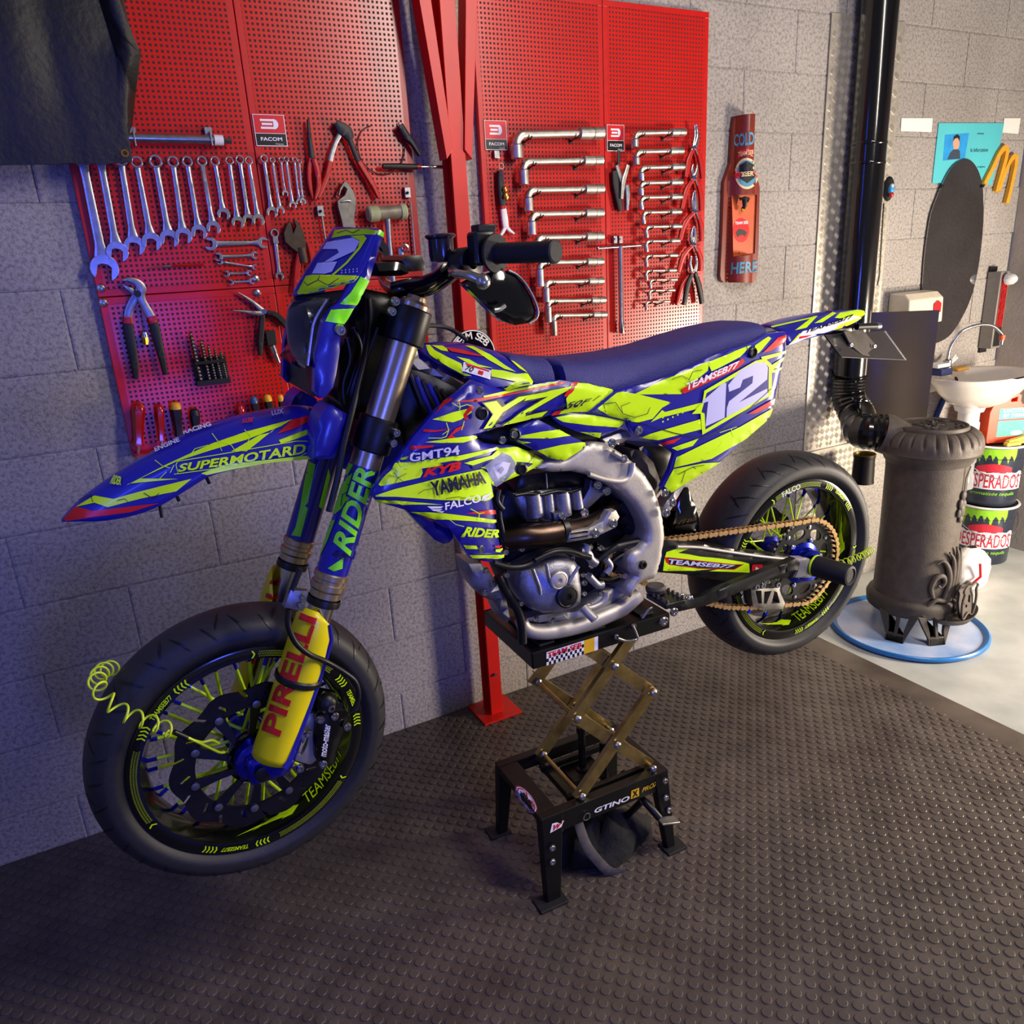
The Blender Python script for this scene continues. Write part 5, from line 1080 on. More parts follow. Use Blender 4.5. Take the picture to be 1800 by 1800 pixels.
def ringdisc(name, m, T, y, ro, ri, th, holes, wavy, par, n=120):
    P = [((ro+wavy*math.cos(10*a))*math.cos(a), (ro+wavy*math.cos(10*a))*math.sin(a)) for a in np.linspace(0, 2*math.pi, n+1)[:n]]
    H = [[(ri*math.cos(a), ri*math.sin(a)) for a in np.linspace(0, 2*math.pi, 61)[:60]]]+holes
    vv, ff = tri2d(P, .03, H); nv = len(vv); ec = Counter(tuple(sorted((f[i], f[i-1]))) for f in ff for i in range(3))
    q = MB(); q.add([T((x, y, z)) for x, z in vv]+[T((x, y+th, z)) for x, z in vv], ff+[tuple(i+nv for i in f[::-1]) for f in ff]+[(a, b, b+nv, a+nv) for (a, b), k in ec.items() if k == 1]); return q.build(name, m, par, smooth=0)
def slot(a, r, l, w, tilt):
    c = np.array([r*math.cos(a), r*math.sin(a)]); d = np.array([math.cos(a+tilt), math.sin(a+tilt)]); n = np.array([-d[1], d[0]])
    return [tuple(c+d*l*x+n*w*y) for x, y in ((-1, -1), (1, -1), (1.15, 0), (1, 1), (-1, 1), (-1.15, 0))]
yd = -.066
fd = ringdisc('front_brake_disc', 'disc_dark', TF, yd, .155, .112, .005, [slot(i*2*math.pi/20, .137+(.006 if i % 2 else -.006), .010, .0035, .5) for i in range(20)], .005, bike)
MBc = MB()
for i in range(10):
    a = i*2*math.pi/10+.15; P = [TF((r*math.cos(a+o), yd-.002, r*math.sin(a+o))) for r, o in ((.118, -.10), (.118, .10), (.075, .16), (.05, .30), (.045, .05), (.07, -.02))]; d = TF((0, .006, 0))-TF((0, 0, 0)); MBc.prism(P, d)
MBc.lathe([(.054, yd-.004), (.054, yd+.006), (.036, yd+.008), (.036, yd-.006)], TF((0, 0, 0)), TF((0, 1, 0))-TF((0, 0, 0)), 40)
MBc.build('disc_carrier', 'rim_black', fd, smooth=30)
for i in range(10): a = i*2*math.pi/10+.15; MB().lathe([(.008, 0), (.008, .004), (.004, .005), (0, .005)], TF((.118*math.cos(a), yd-.001, .118*math.sin(a))), TF((0, -1, 0))-TF((0, 0, 0)), 12).build('disc_rivet', 'steel', fd)
MB().lathe([(.040, yd+.01), (.042, yd-.02), (.036, yd-.026), (.030, yd-.028), (.024, -.112), (.012, -.114), (0, -.114)], TF((0, 0, 0)), TF((0, 1, 0))-TF((0, 0, 0)), 32).build('axle_spacer', 'hub_blue', fd)
# rear sprocket, carrier and disc
ys = -.078
hol = [[((.084+.014*math.cos(t))*math.cos(i*math.pi/4+.2)-(.024*math.sin(t))*math.sin(i*math.pi/4+.2), (.084+.014*math.cos(t))*math.sin(i*math.pi/4+.2)+(.024*math.sin(t))*math.cos(i*math.pi/4+.2)) for t in np.linspace(0, 2*math.pi, 13)[:12]] for i in range(8)]
sp_ = ringdisc('rear_sprocket', 'dark_plastic', TR, ys, .113, .055, .006, hol, .0, bike)
q = MB()
for i in range(46): a = i*2*math.pi/46; q.prism([TR((r*math.cos(a+o), ys+.001, r*math.sin(a+o))) for r, o in ((.112, -.045), (.112, .045), (.1205, .018), (.1205, -.018))], TR((0, .004, 0))-TR((0, 0, 0)))
tag(q.build('sprocket_teeth', 'steel', sp_, smooth=0), kind='stuff')
for i in range(6): a = i*math.pi/3+.1; MB().lathe([(.0075, 0), (.0075, .004), (.004, .007), (0, .007)], TR((.066*math.cos(a), ys, .066*math.sin(a))), TR((0, -1, 0))-TR((0, 0, 0)), 10).build('sprocket_bolt', 'bolt', sp_)
for i in range(8): a = i*math.pi/4-.19; MB().lathe([(.006, 0), (.006, .002), (.003, .003), (0, .003)], TR((.10*math.cos(a), ys, .10*math.sin(a))), TR((0, -1, 0))-TR((0, 0, 0)), 10).build('sprocket_rivet', 'bolt', sp_)
MB().lathe([(.058, ys+.004), (.058, ys-.003), (.046, ys-.008), (.044, ys-.03), (.030, ys-.032), (.030, ys+.01)], TR((0, 0, 0)), TR((0, 1, 0))-TR((0, 0, 0)), 40).build('sprocket_carrier', 'carrier_blue', sp_)
ringdisc('rear_brake_disc', 'disc_dark', TR, .072, .115, .075, .005, [slot(i*2*math.pi/16, .095, .008, .003, .5) for i in range(16)], .004, bike)
# ---------------------------------------------------------------- fork
def FK(z, y): return np.array([-1.2815+(z-.999)*math.tan(RK), y, z])
for s in (-1, 1):
    y = s*.105; a = lambda z: S(FK(z, y)); d = unit(a(1.2)-a(1.0)); c0 = a(1.0); H = lambda z: (z-1.0)/math.cos(RK)
    ft = MB().lathe([(0, H(1.505)), (.018, H(1.505)), (.020, H(1.498)), (.0285, H(1.492)), (.0285, H(1.29)), (.0295, H(1.21)), (.0295, H(1.012))], c0, d, 40).build('fork_tube', 'fork_gold', bike)
    MB().lathe([(.0302, H(1.208)), (.0302, H(1.014))], c0, d, 40).build('fork_sticker', 'blue', ft)
    MB().lathe([(.029, H(1.016)), (.033, H(1.013)), (.033, H(1.004)), (.030, H(1.002)), (.030, H(.996)), (.0335, H(.994)), (.0335, H(.985)), (.030, H(.981)), (.030, H(.970)), (.026, H(.966))], c0, d, 40).build('seal_collar', 'fork_gold', ft)
    MB().lathe([(.024, H(.968)), (.024, H(.66))], c0, d, 32).build('inner_tube', 'chrome', ft)
    MB().lathe([(.0315, H(.967)), (.0325, H(.962)), (.0325, H(.955)), (.025, H(.952))], c0, d, 32).build('dust_seal', 'black', ft)
    # guard: partial sleeve round the front and outer side
    fwd = unit(S((-1, 0, 0))-S((0, 0, 0))); fwd = unit(fwd-d*(fwd@d)); lat = unit(S((0, s, 0))-S((0, 0, 0))); rows = []
    for z, r, a0, a1, o in ((.948, .034, 25, 70, 0), (.93, .0385, -20, 112, 0), (.90, .040, -45, 140, .0), (.86, .0405, -52, 150, 0), (.80, .041, -52, 140, 0), (.74, .041, -52, 128, 0), (.70, .042, -52, 118, 0), (.672, .043, -50, 112, 0), (.66, .043, -46, 104, 0)):
        cc = a(z)+fwd*.004; rows.append([cc+r*(math.cos(math.radians(t))*fwd+math.sin(math.radians(t))*lat) for t in np.linspace(a0, a1, 15)])
    g_ = MB().grid(rows).build('fork_guard', 'guard_yellow', bike, smooth=60); sd = g_.modifiers.new('s', 'SOLIDIFY'); sd.thickness = .003
    rows2 = [[p+(p-q_)*.0+unit(p-a_)*.0015 for p in (r[-1], r[-2])] for r, q_, a_ in zip(rows, rows, [a(z) for z in (.948, .93, .90, .86, .80, .74, .70, .672, .66)])]
    e = MB(); e.tube([r[-1] for r in rows[1:]], [.003]+[.0055]*5+[.007]*2, 8); e.build('guard_edge', 'blue', g_)
    MB().lathe([(.028, -.03), (.036, -.026), (.040, 0), (.040, .035), (.034, .045), (.028, .05)], S(FK(.665, y)), d, 28).build('axle_lug', 'hub_blue', bike)
    ac = S(HUB+np.array([0, s*.105, 0])); MB().box(S(HUB+np.array([.012, s*.104, .0])), (.075, .04, .06), None).build('axle_clamp', 'hub_blue', bike, bevel=.012, seg=3)
    MB().lathe([(.016, 0), (.016, .006), (.010, .008), (0, .008)], S(HUB+np.array([0, s*.126, 0])), lat, 20).build('axle_nut', 'black', bike)
for (z0, z1, nm) in ((1.425, 1.485, 'upper_triple_clamp'), (1.235, 1.295, 'lower_triple_clamp')):
    q = MB(); d = unit(S(FK(1.2, 0))-S(FK(1.0, 0)))
    for s in (-1, 1): q.lathe([(.0295, 0), (.036, 0), (.037, .003), (.037, (z1-z0)/math.cos(RK)-.003), (.036, (z1-z0)/math.cos(RK)), (.0295, (z1-z0)/math.cos(RK))], S(FK(z0, s*.105)), d, 32)
    P = [FK(z0+.01, -.105), FK(z0+.01, .105)]; off = np.array([.035, 0, 0])
    q.prism([S(FK(z0+.008, -.10)+np.array([-.018, 0, 0])), S(FK(z0+.008, .10)+np.array([-.018, 0, 0])), S(FK(z0+.008, .05)+np.array([.055, 0, 0])), S(FK(z0+.008, -.05)+np.array([.055, 0, 0]))], d*(.045))
    tcl = q.build(nm, 'black', bike, bevel=.003)
for c, p in ((cC, (795, 490)), (cC, (775, 548)), (cC, (800, 1243)), (cC, (782, 1302))): bolt(c, p, -.138, .0085, bike, True, h=.01)
# ---------------------------------------------------------------- front fender
top = pts(cA, '85 800 130 745 200 680 300 605 430 520 580 435 740 345 880 290 1050 240 1230 205 1340 190 1420 200'); edge = pts(cA, '88 802 200 800 330 795 480 765 610 715 720 650 800 600 870 560 1000 525 1180 490 1330 477 1400 470')
wl = [.01, .035, .050, .062, .070, .074, .076, .078, .080, .082, .082, .080]
C_ = [st(p, -.012) for p in top]; E_ = [st(p, -w) for p, w in zip(edge, wl)]
def resamp(P, n=30):
    P = np.array(smoothpath(P, 6)); d = np.r_[0, np.cumsum(np.linalg.norm(np.diff(P, axis=0), axis=1))]; t_ = np.linspace(0, d[-1], n); return np.stack([np.interp(t_, d, P[:, i]) for i in range(3)], 1)
C_, E_ = resamp(C_), resamp(E_); rows = []
for i in range(30):
    c, e = C_[i].copy(), E_[i]; c[1] = 0; r = []
    for k in range(-9, 10):
        u = abs(k)/9; X = c[0]+(e[0]-c[0])*u**1.6; Z = c[2]+(e[2]-c[2])*u**1.7; Y = e[1]*math.sin(u*math.pi/2*.96)/math.sin(math.pi/2*.96)*(1 if k < 0 else -1); r.append(S((X, Y, Z)))
    rows.append(r)
ff_ = MB().grid(rows).build('front_fender', 'blue', bike, smooth=60); sd = ff_.modifiers.new('s', 'SOLIDIFY'); sd.thickness = .003; sd.offset = -1
for p, l in (((850, 570), 30), ((690, 660), 32), ((600, 700), 78)): btube('fender_bolt', cA, '%d %d %d %d' % (p[0], p[1], p[0]+14, p[1]+l), -.045, .003, 'black', ff_, True)
# blue clamp piece where the fender meets the forks
panel('fork_shield', pts(cC, '395 1130 440 1090 530 1140 545 1180 500 1330 455 1400 330 1405 355 1250 380 1160'), -.125, .05, 'blue', steer=True, rnd=.012, mirror=True)
# ---------------------------------------------------------------- number plate mask and headlight
CL = [st(p, -.015) for p in pts(cC, '472 60 415 145 350 240 290 335 232 432 226 462')]; ED = [st(p, -.112) for p in pts(cC, '702 72 682 150 652 235 620 300 585 345 560 370')]
def facing(CLr, EDr, name, m, pw=1.5, n=10, par=bike, sm=60, both=True):
    rows = []
    for c, e in zip(CLr, EDr):
        c = np.array(c); c[1] = 0; r = []
        for k in range(-n if True else 0, (n if both else 0)+1):
            u = abs(k)/n; r.append(S((c[0]+(e[0]-c[0])*u**pw, e[1]*u*(1 if k < 0 else -1), c[2]+(e[2]-c[2])*u**(pw*.9))))
        rows.append(r)
    return MB().grid(rows).build(name, m, par, smooth=sm)
npl = facing(resamp(CL, 16), resamp(ED, 16), 'number_plate', 'blue'); sd = npl.modifiers.new('s', 'SOLIDIFY'); sd.thickness = .003; sd.offset = -1
mask = panel('mask_side', pts(cC, '702 74 728 80 742 98 700 235 658 372 590 505 512 622 482 642 492 700 488 780 468 905 452 985 400 1048 372 1052 342 1015 346 900 352 800 385 640 395 600 440 530 485 495 560 370 620 300 655 235'), -.114, .012, 'blue', steer=True, rnd=.008, mirror=True)
# dark body behind the lens
hb_ = facing([st(p, -.01) for p in pts(cC, '240 455 232 520 240 640 262 760 300 880 330 1040')], [st(p, -.10) for p in pts(cC, '520 420 430 520 395 620 360 800 348 900 350 1030')], 'headlight_body', 'dark_plastic', 1.4)
ln = facing([st(p, -.01) for p in pts(cC, '226 466 190 540 180 620 190 720 215 800 262 880')], [st(p, -.088) for p in pts(cC, '420 470 400 560 385 640 360 730 330 800 292 868')], 'headlight_lens', 'lens', 1.3); sd = ln.modifiers.new('s', 'SOLIDIFY'); sd.thickness = .002
for p, r in (((285, 590), .022), ((300, 680), .02), ((270, 760), .016)):
    q_ = S(st(cC(*p), -.045)); MB().lathe([(r, 0), (r*.9, .006), (r*.5, .012), (0, .013)], q_, S((1, -.0, 0))-S((0, 0, 0)), 20).build('headlight_reflector', 'chrome', hb_)
btube('lens_trim', cC, '410 480 340 600 320 700 300 860', -.092, .003, 'chrome', hb_, True)
bolt(cC, (476, 655), -.116, .0105, bike, True, h=.012)
# ---------------------------------------------------------------- handlebar, levers, mirror, reservoir
cP = crop(650, 390, 350/1800); cQ = crop(1330, 530, 280/1800); cR = crop(620, 570, 260/1800)
hp_ = [(-.944, -.385, 1.578), (-.982, -.26, 1.577), (-.998, -.2, 1.562), (-1.022, -.125, 1.525), (-1.032, -.07, 1.512), (-1.034, 0, 1.511)]
hp_ = hp_+[(x, -y, z) for x, y, z in hp_[-2::-1]]
bar = MB().tube(smoothpath([S(p) for p in hp_], 6), .0125, 16).build('handlebar', 'blackgloss', bike, smooth=60)
for s in (-1, 1):
    a, b = S((-.942, s*.392, 1.578)), S((-.980, s*.268, 1.577)); d = unit(b-a); L_ = np.linalg.norm(b-a)
    MB().lathe([(0, 0), (.015, 0), (.018, .002), (.0185, .006), (.0165, .009), (.0165, L_-.006), (.018, L_-.004), (.031, L_-.003), (.032, L_), (.031, L_+.003), (.017, L_+.004)], a, d, 32).build('grip', 'rubber', bar, smooth=30)
MB().box(S((-.992, -.243, 1.585)), (.040, .036, .055), BM).build('switch_housing', 'dark_plastic', bar, bevel=.006, seg=3); MB().box(S((-.985, -.240, 1.617)), (.034, .03, .012), BM).build('switch_top', 'black', bar, bevel=.002)
q = MB()
for i in range(3): q.lathe([(.005, 0), (.005, .004), (.003, .005), (0, .005)], S((-.999+.012*i, -.263, 1.588-.010*(i % 2))), S((0, -1, 0))-S((0, 0, 0)), 10)
q.build('switch_button', 'black', bar)
pc = S((-1.006, -.205, 1.562)); MB().lathe([(.024, -.018), (.026, -.012), (.026, .012), (.024, .018), (.012, .02), (.012, -.02), (.024, -.018)], pc, S((.35, -1, .1))-S((0, 0, 0)), 24).build('lever_perch', 'dark_plastic', bar)
MB().tube(smoothpath([S(p) for p in ((-1.02, -.205, 1.558), (-1.045, -.235, 1.553), (-1.055, -.27, 1.550), (-1.046, -.30, 1.546), (-1.034, -.318, 1.538))], 5), [.009]*4+[.0085]*10+[.0095]*6+[.0105], 14, flat=.75).build('clutch_lever', 'chrome', bar, smooth=60)
MB().ball(S((-1.034, -.318, 1.537)), .0128, 14).build('lever_ball', 'chrome', bar, smooth=60)
rs_ = S(st(cP(650, 300), -.16)); up_ = np.array([0, 0, 1.]); MB().lathe([(.010, -.012), (.020, -.010), (.022, 0), (.022, .026), (.027, .030), (.027, .033), (.024, .035), (0, .035)], rs_, up_, 28).build('reservoir', 'smoke', bar)
for c, s_, nm, m_ in ((cP, '70 375 165 365 240 360 310 375 385 415 360 470 290 490 65 492', 'bar_clamp', 'blackgloss'), (cP, '300 350 350 310 480 300 520 400 500 440 400 450', 'clamp_block', 'dark_plastic')): panel(nm, pts(c, s_), -.05, .10, m_, bar, steer=True, rnd=.01)
btube('bar_pad', cP, '215 620 350 590 480 570 600 520 700 450', [-.05, -.07, -.10, -.13, -.16], .0155, 'blackgloss', bar, True)
panel('mirror_body', pts(cP, '860 560 1000 490 1130 445 1250 440 1330 480 1410 565 1480 690 1518 800 1505 870 1440 920 1330 937 1220 900 1130 830 1000 700'), -.275, .010, 'blackgloss', bar, steer=True, rnd=.02, rdep=.006)
btube('mirror_edge', cP, '1250 440 1330 480 1410 565 1480 690 1518 800 1505 870 1440 920', -.272, .0025, 'steel', bar, True); btube('mirror_stem', cP, '1120 800 1170 790 1220 755', -.29, .0045, 'steel', bar, True)
# ---------------------------------------------------------------- cables and hoses up front
btube('brake_hose', cC, '650 480 655 620 630 800 590 960 545 1150 500 1330 470 1500 420 1700', [-.03, -.05, -.08, -.10, -.12, -.13, -.135, -.14], .0062, 'black', bike, True)
btube('lower_brake_hose', cB, '1285 0 1260 60 1235 130', -.155, .0055, 'black', bike, True); btube('caliper_hose', cB, '1222 215 1220 300 1260 390 1330 450 1420 490 1520 550 1575 600 1590 680 1560 760', [-.16]*4+[-.14]*5, .0055, 'black', bike, True)
panel('hose_clamp', pts(cB, '1235 115 1330 120 1300 225 1200 205'), -.162, .012, 'steel', steer=True, rnd=.003); [bolt(cB, p, -.164, .006, bike, True) for p in ((1297, 150), (1283, 190))]
for z_ in (.93, .755): pass
MB().lathe([(.043, -.008), (.046, -.004), (.046, .004), (.043, .008)], S(FK(.815, -.105)+np.array([-.003, 0, 0])), unit(S(FK(1.2, 0))-S(FK(1.0, 0))), 28).build('guard_strap', 'black', bike)
btube('throttle_cable', cP, '420 960 500 940 620 940 720 965 800 1010 880 1070', [-.03, -.02, 0, 0, -.01, -.02], .0045, 'rubber', bike, True)
for s_, Y in (('560 640 600 760 560 900 520 1020', -.02), ('700 640 640 800 600 960 575 1100', -.06), ('900 480 880 620 850 760', -.01), ('520 700 540 820 500 960 505 1080', -.07)): btube('wiring_cable', cC, s_, Y, .005, 'black', bike, True)
panel('steering_head', pts(cC, '640 420 900 470 930 640 880 800 800 1000 720 1200 560 1180 480 1050 500 800 560 620'), .0, .06, 'dark_plastic', steer=True, rnd=.02)
# ---------------------------------------------------------------- front caliper
cal = panel('front_caliper', pts(cK, '1375 700 1400 640 1450 625 1530 640 1560 700 1540 800 1500 900 1480 985 1420 1000 1370 950 1365 850'), -.125, .05, 'blackgloss', steer=True, rnd=.01)
panel('caliper_bracket', pts(cK, '1280 770 1310 700 1380 690 1370 960 1330 980 1255 960 1255 930 1300 900'), -.108, .010, 'alu', steer=True, rnd=.004, holes=[pts(cK, '1290 930 1320 860 1335 790 1320 790 1300 850 1278 915')])
MB().ball(S(st(cK(1430, 630), -.118)), .022, 14, (1, .8, 1)).build('caliper_piston_cover', 'black', cal, smooth=60)
for p in ((1390, 718), (1320, 798), (1405, 972), (1275, 995), (1470, 700), (1450, 655), (1540, 760)): bolt(cK, p, -.128, .0085, cal, True, h=.008)
# ---------------------------------------------------------------- bodywork
def Ysh(X, Z):
    k = min(1, max(0, (-.80-X)/.26)); k = k*k*(3-2*k); return -.112-.062*k+.10*max(0, Z-1.27)+.04*max(0, 1.06-Z)*4*(1 if X > -1.05 else .5)
shr = panel('radiator_shroud', pts(cD, '870 310 960 345 1140 385 1360 345 1560 308 1800 345 1993 391 1786 558 1640 562 1510 580 1400 612 1150 655 990 715 905 750 900 775 940 810 1060 828 1210 830 1330 890 1440 955 1300 1030 1130 1100 1035 1160 1022 1260 1050 1450 1080 1600 1108 1700 1100 1740 980 1752 845 1722 760 1590 690 1490 560 1425 350 1345 110 1275 72 1230 75 1180 130 1100 290 920 400 760 560 570 700 450'), Ysh, .006, 'blue', mirror=True, rnd=.010, g=.02)
wing = panel('inner_shroud', pts(cD, '350 1350 560 1430 700 1490 720 1560 690 1600 640 1612 570 1580 480 1490'), -.128, .03, 'blue_deep', rnd=.012)
def Yt(X, Z): return -.128+1.0*max(0, Z-1.325)+1.5*max(0, Z-1.385)
tnk = panel('tank_cover', pts(cD, '425 20 640 8 850 22 1040 75 1130 125 1230 190 1290 240 1360 345 1140 388 960 348 870 312 780 262 600 180 500 110'), Yt, .006, 'blue', mirror=True, rnd=.012, g=.018)
def Ysd(X, Z): return -.118-.012*math.exp(-((X+.35)/.2)**2)+.05*max(0, X+.18)+.06*max(0, Z-1.32)+.10*max(0, 1.1-Z)
sid = panel('side_panel', pts(cG, '400 502 500 480 600 455 700 418 800 377 900 325 1000 287 1130 247 1205 200 1305 190 1300 240 1295 320 1275 400 1258 480 1240 560 1225 610 1205 655 1100 745 950 882 800 972 692 1040 655 1030 645 1008 690 920 716 835 640 778 540 752 490 725 462 656 350 628 262 612'), Ysd, .006, 'blue', mirror=True, rnd=.008, g=.02)
lsc = panel('lower_side_cover', pts(cG, '72 645 140 622 250 622 350 636 458 662 425 705 315 752 200 718 110 682'), -.112, .01, 'blue', rnd=.008)
fgd = panel('frame_guard', pts(cD, '1215 690 1390 625 1600 730 1785 822 1580 955 1470 925 1330 850 1205 790'), -.128, .012, 'blue', rnd=.008, mirror=True)
# panel seams and fasteners
for c, p in ((cD, (912, 388)), (cD, (1182, 735)), (cD, (1090, 778)), (cD, (1232, 1005)), (cD, (922, 1640)), (cG, (515, 708))): bolt(c, p, (-.17 if c is cD and p[0] < 1000 else -.155 if c is cD else -.125), .0075, bike, h=.007)
for c, p, Y in ((cD, (925, 568), -.165), (cG, (1112, 300), -.125), (cD, (1185, 735), -.148), (cD, (1235, 1005), -.17)):
    q_ = B(bk(c(*p), Y)); MB().lathe([(.0125, 0), (.0125, .007), (.009, .009), (.008, .006), (0, .006)], q_, B((0, -1, 0))-B((0, 0, 0)), 20).build('rubber_grommet', 'black', bike)
# seat
tp = [bk(p, .01) for p in pts(cD, '1040 72 1150 92 1300 112 1420 120 1510 126')]+[bk(p, .01) for p in pts(cG, '105 322 200 312 330 296 500 262 700 202 850 160 960 138 1060 128 1150 133 1192 150')]
bt_ = [bk(p, -.098) for p in pts(cD, '1060 95 1140 140 1240 205 1310 262 1370 335')]+[bk(p, -.104) for p in pts(cG, '60 452 180 478 300 496 420 500 560 465 720 408 860 342 1000 282 1130 240 1195 205')]
def ix(P, X, i): P = sorted([tuple(p) for p in P]); return np.interp(X, [p[0] for p in P], [p[i] for p in P])
def seatpart(name, X0, X1, n):
    rows = []
    for X in np.linspace(X0, X1, n):
        zt, zb_ = ix(tp, X, 2), ix(bt_, X, 2); zb_ = min(zb_, zt-.012); h = zt-zb_; e = min(1, (X-X0)/.012+.55, (X1-X)/.012+.55); hw = .104*np.interp(X, [-1.0, -.93, -.80, -.70], [.62, .72, .90, 1])*e
        rows.append([B((X, y*hw, zb_+f*h*(.94+.06*e))) for y, f in ((-1, -.05), (-1.0, .15), (-.97, .4), (-.88, .70), (-.72, .90), (-.5, .98), (-.2, 1.0), (.2, 1.0), (.5, .98), (.72, .90), (.88, .70), (.97, .4), (1, .15), (1, -.05))])
    q = MB(); q.grid(rows); q.f += [tuple(range(13, -1, -1)), tuple((n-1)*14+i for i in range(14))]; q.m += [0, 0]; return q.build(name, 'seat_blue', bike, smooth=60)
X_a, X_b, X_c = bk(cD(1040, 90), -.03)[0], bk(cG(97, 380), -.10)[0], bk(cG(1196, 180), -.09)[0]
seatpart('seat_nose', X_a, X_b-.002, 16); seatpart('seat', X_b+.002, X_c, 40)
# rear fender
rt = [bk(p, 0) for p in pts(cG, '1195 150 1300 118 1430 92 1560 76 1660 74 1705 82')]; re_ = [bk(p, -w) for p, w in zip(pts(cG, '1300 262 1400 232 1500 200 1590 168 1660 138 1708 100'), (.085, .082, .076, .066, .05, .02))]
rt[0] = bk(cG(1180, 158), 0); rt, re_ = resamp(rt, 20), resamp(re_, 20); rows = []
for c, e in zip(rt, re_): rows.append([B((c[0]+(e[0]-c[0])*(abs(k)/8)**1.5, abs(e[1])*math.sin(k/8*1.5)/math.sin(1.5), c[2]+(e[2]-c[2])*(abs(k)/8)**1.8)) for k in range(-8, 9)])
rfd = MB().grid(rows).build('rear_fender', 'blue', bike, smooth=60); sd = rfd.modifiers.new('s', 'SOLIDIFY'); sd.thickness = .003; sd.offset = -1
# plate holder, plate, indicator
mat('plate_dark', '#15151c', .25, 0, .05, coat=.3)
lc_ = [bk(cQ(x, y), Y) for x, y, Y in ((770, 375, -.09), (1450, 330, .10), (1690, 660, .10), (960, 628, -.09))]
q = MB(); P = [B(p) for p in lc_]; nrm = unit(np.cross(P[1]-P[0], P[3]-P[0])); q.prism(P, nrm*.003); q.build('licence_plate', 'plate_dark', bike, smooth=0)
e_ = MB(); e_.tube([P[1], P[2]], .002, 6); e_.tube([P[2], P[3]], .0012, 6); e_.build('plate_rim', 'steel', bike)
pc_ = [bk(cQ(x, y), Y) for x, y, Y in ((960, 345, -.05), (1180, 330, .01), (1340, 520, .04), (1440, 600, .05), (1330, 645, .02), (1180, 610, -.03), (1040, 500, -.05))]; q = MB(); q.prism([B(p)-nrm*.006 for p in pc_], nrm*.005); q.build('plate_bracket', 'iron_dark', bike, bevel=.001)
for p, Y in (((1055, 490), -.06), ((1320, 505), .02)): bolt(cQ, p, Y-.012, .006)
btube('rear_indicator', cQ, '1130 285 1250 280 1350 278', -.05, .0085, 'black', bike); btube('indicator_tip', cQ, '1345 278 1390 276', -.05, .0085, 'steel', bike)
panel('tail_bracket', pts(cQ, '880 330 1000 300 1170 260 1180 320 1000 350 800 380'), -.04, .05, 'dark_plastic', rnd=.004)
# ---------------------------------------------------------------- frame
spar = panel('frame_spar', pts(cE, '560 420 660 350 780 350 915 255 985 235 1080 245 1180 310 1262 372 1350 462 1410 560 1448 650 1480 790 1487 900 1470 1040 1445 1130 1420 1195 1330 1222 1290 1250 1250 1335 1215 1310 1225 1250 1262 1200 1275 1175 1232 1135 1224 1060 1250 1015 1300 980 1345 930 1355 880 1342 810 1300 730 1260 670 1180 590 1085 525 950 465 830 440 700 445'), -.118, .055, 'alu', rnd=.018, rdep=.012, g=.009, mirror=True)
btube('weld_bead', cE, '940 455 1050 490 1160 505 1215 485 1240 440 1248 375', -.122, .006, 'alu', bike); btube('weld_bead', cE, '1110 300 1160 330 1205 355', -.124, .006, 'alu', bike)
q_ = B(bk(cE(1320, 1090), -.112)); pv = MB().lathe([(.026, .012), (.026, -.001), (.020, -.003), (.018, .004), (0, .004)], q_, B((0, 1, 0))-B((0, 0, 0)), 28).build('swingarm_pivot', 'alu_cast', bike); bolt(cE, (1318, 1090), -.118, .011, bike, m='black', h=.006)
panel('front_spar', pts(cR, '640 480 700 300 760 130 790 230 830 420 1000 540 1180 620 1380 720 1330 800 1100 680 820 575 700 520'), -.062, .05, 'alu', rnd=.015, mirror=True)
btube('cradle_rail', cE, '1290 1300 1180 1390 1050 1450 900 1510 700 1555 560 1560 490 1530 465 1480', -.085, [.018, .020, .020, .019, .019, .018, .016, .014], 'alu', bike); btube('cradle_rail', cE, '1290 1300 1180 1390 1050 1450 900 1510 700 1555 560 1560 490 1530 465 1480', .02, .018, 'alu', bike)
panel('cradle_bracket', pts(cE, '85 1080 200 1092 260 1150 310 1240 370 1330 400 1480 380 1510 350 1490 300 1360 210 1330 130 1240 100 1160'), -.07, .05, 'alu_cast', rnd=.014)
for p in ((215, 1130), (265, 1220), (205, 1290), (358, 1160), (365, 1090)): bolt(cE, p, -.078, .007)
btube('cradle_guard', cE, '300 1170 360 1280 420 1370 450 1440 470 1530 475 1640', -.10, .010, 'black', bike)
panel('engine_mount', pts(cE, '960 500 1090 560 1100 600 1040 610 930 710 880 690 950 560'), -.075, .02, 'alu_cast', rnd=.006); [bolt(cE, p, -.082, .011, bike) for p in ((998, 530), (1062, 572), (905, 725))]
panel('subframe_strut', pts(cE, '1640 510 1600 520 1500 640 1470 690 1490 760 1530 700 1560 640'), -.10, .03, 'alu_cast', rnd=.006); panel('subframe_bracket', pts(cE, '1045 210 1220 150 1250 190 1190 235 1110 250 1060 245'), -.10, .03, 'alu_cast', rnd=.008)
for p in ((1287, 145), (1100, 235), (1180, 345), (1472, 585), (1483, 725), (1525, 655)): bolt(cE, p, -.125, .010, bike)
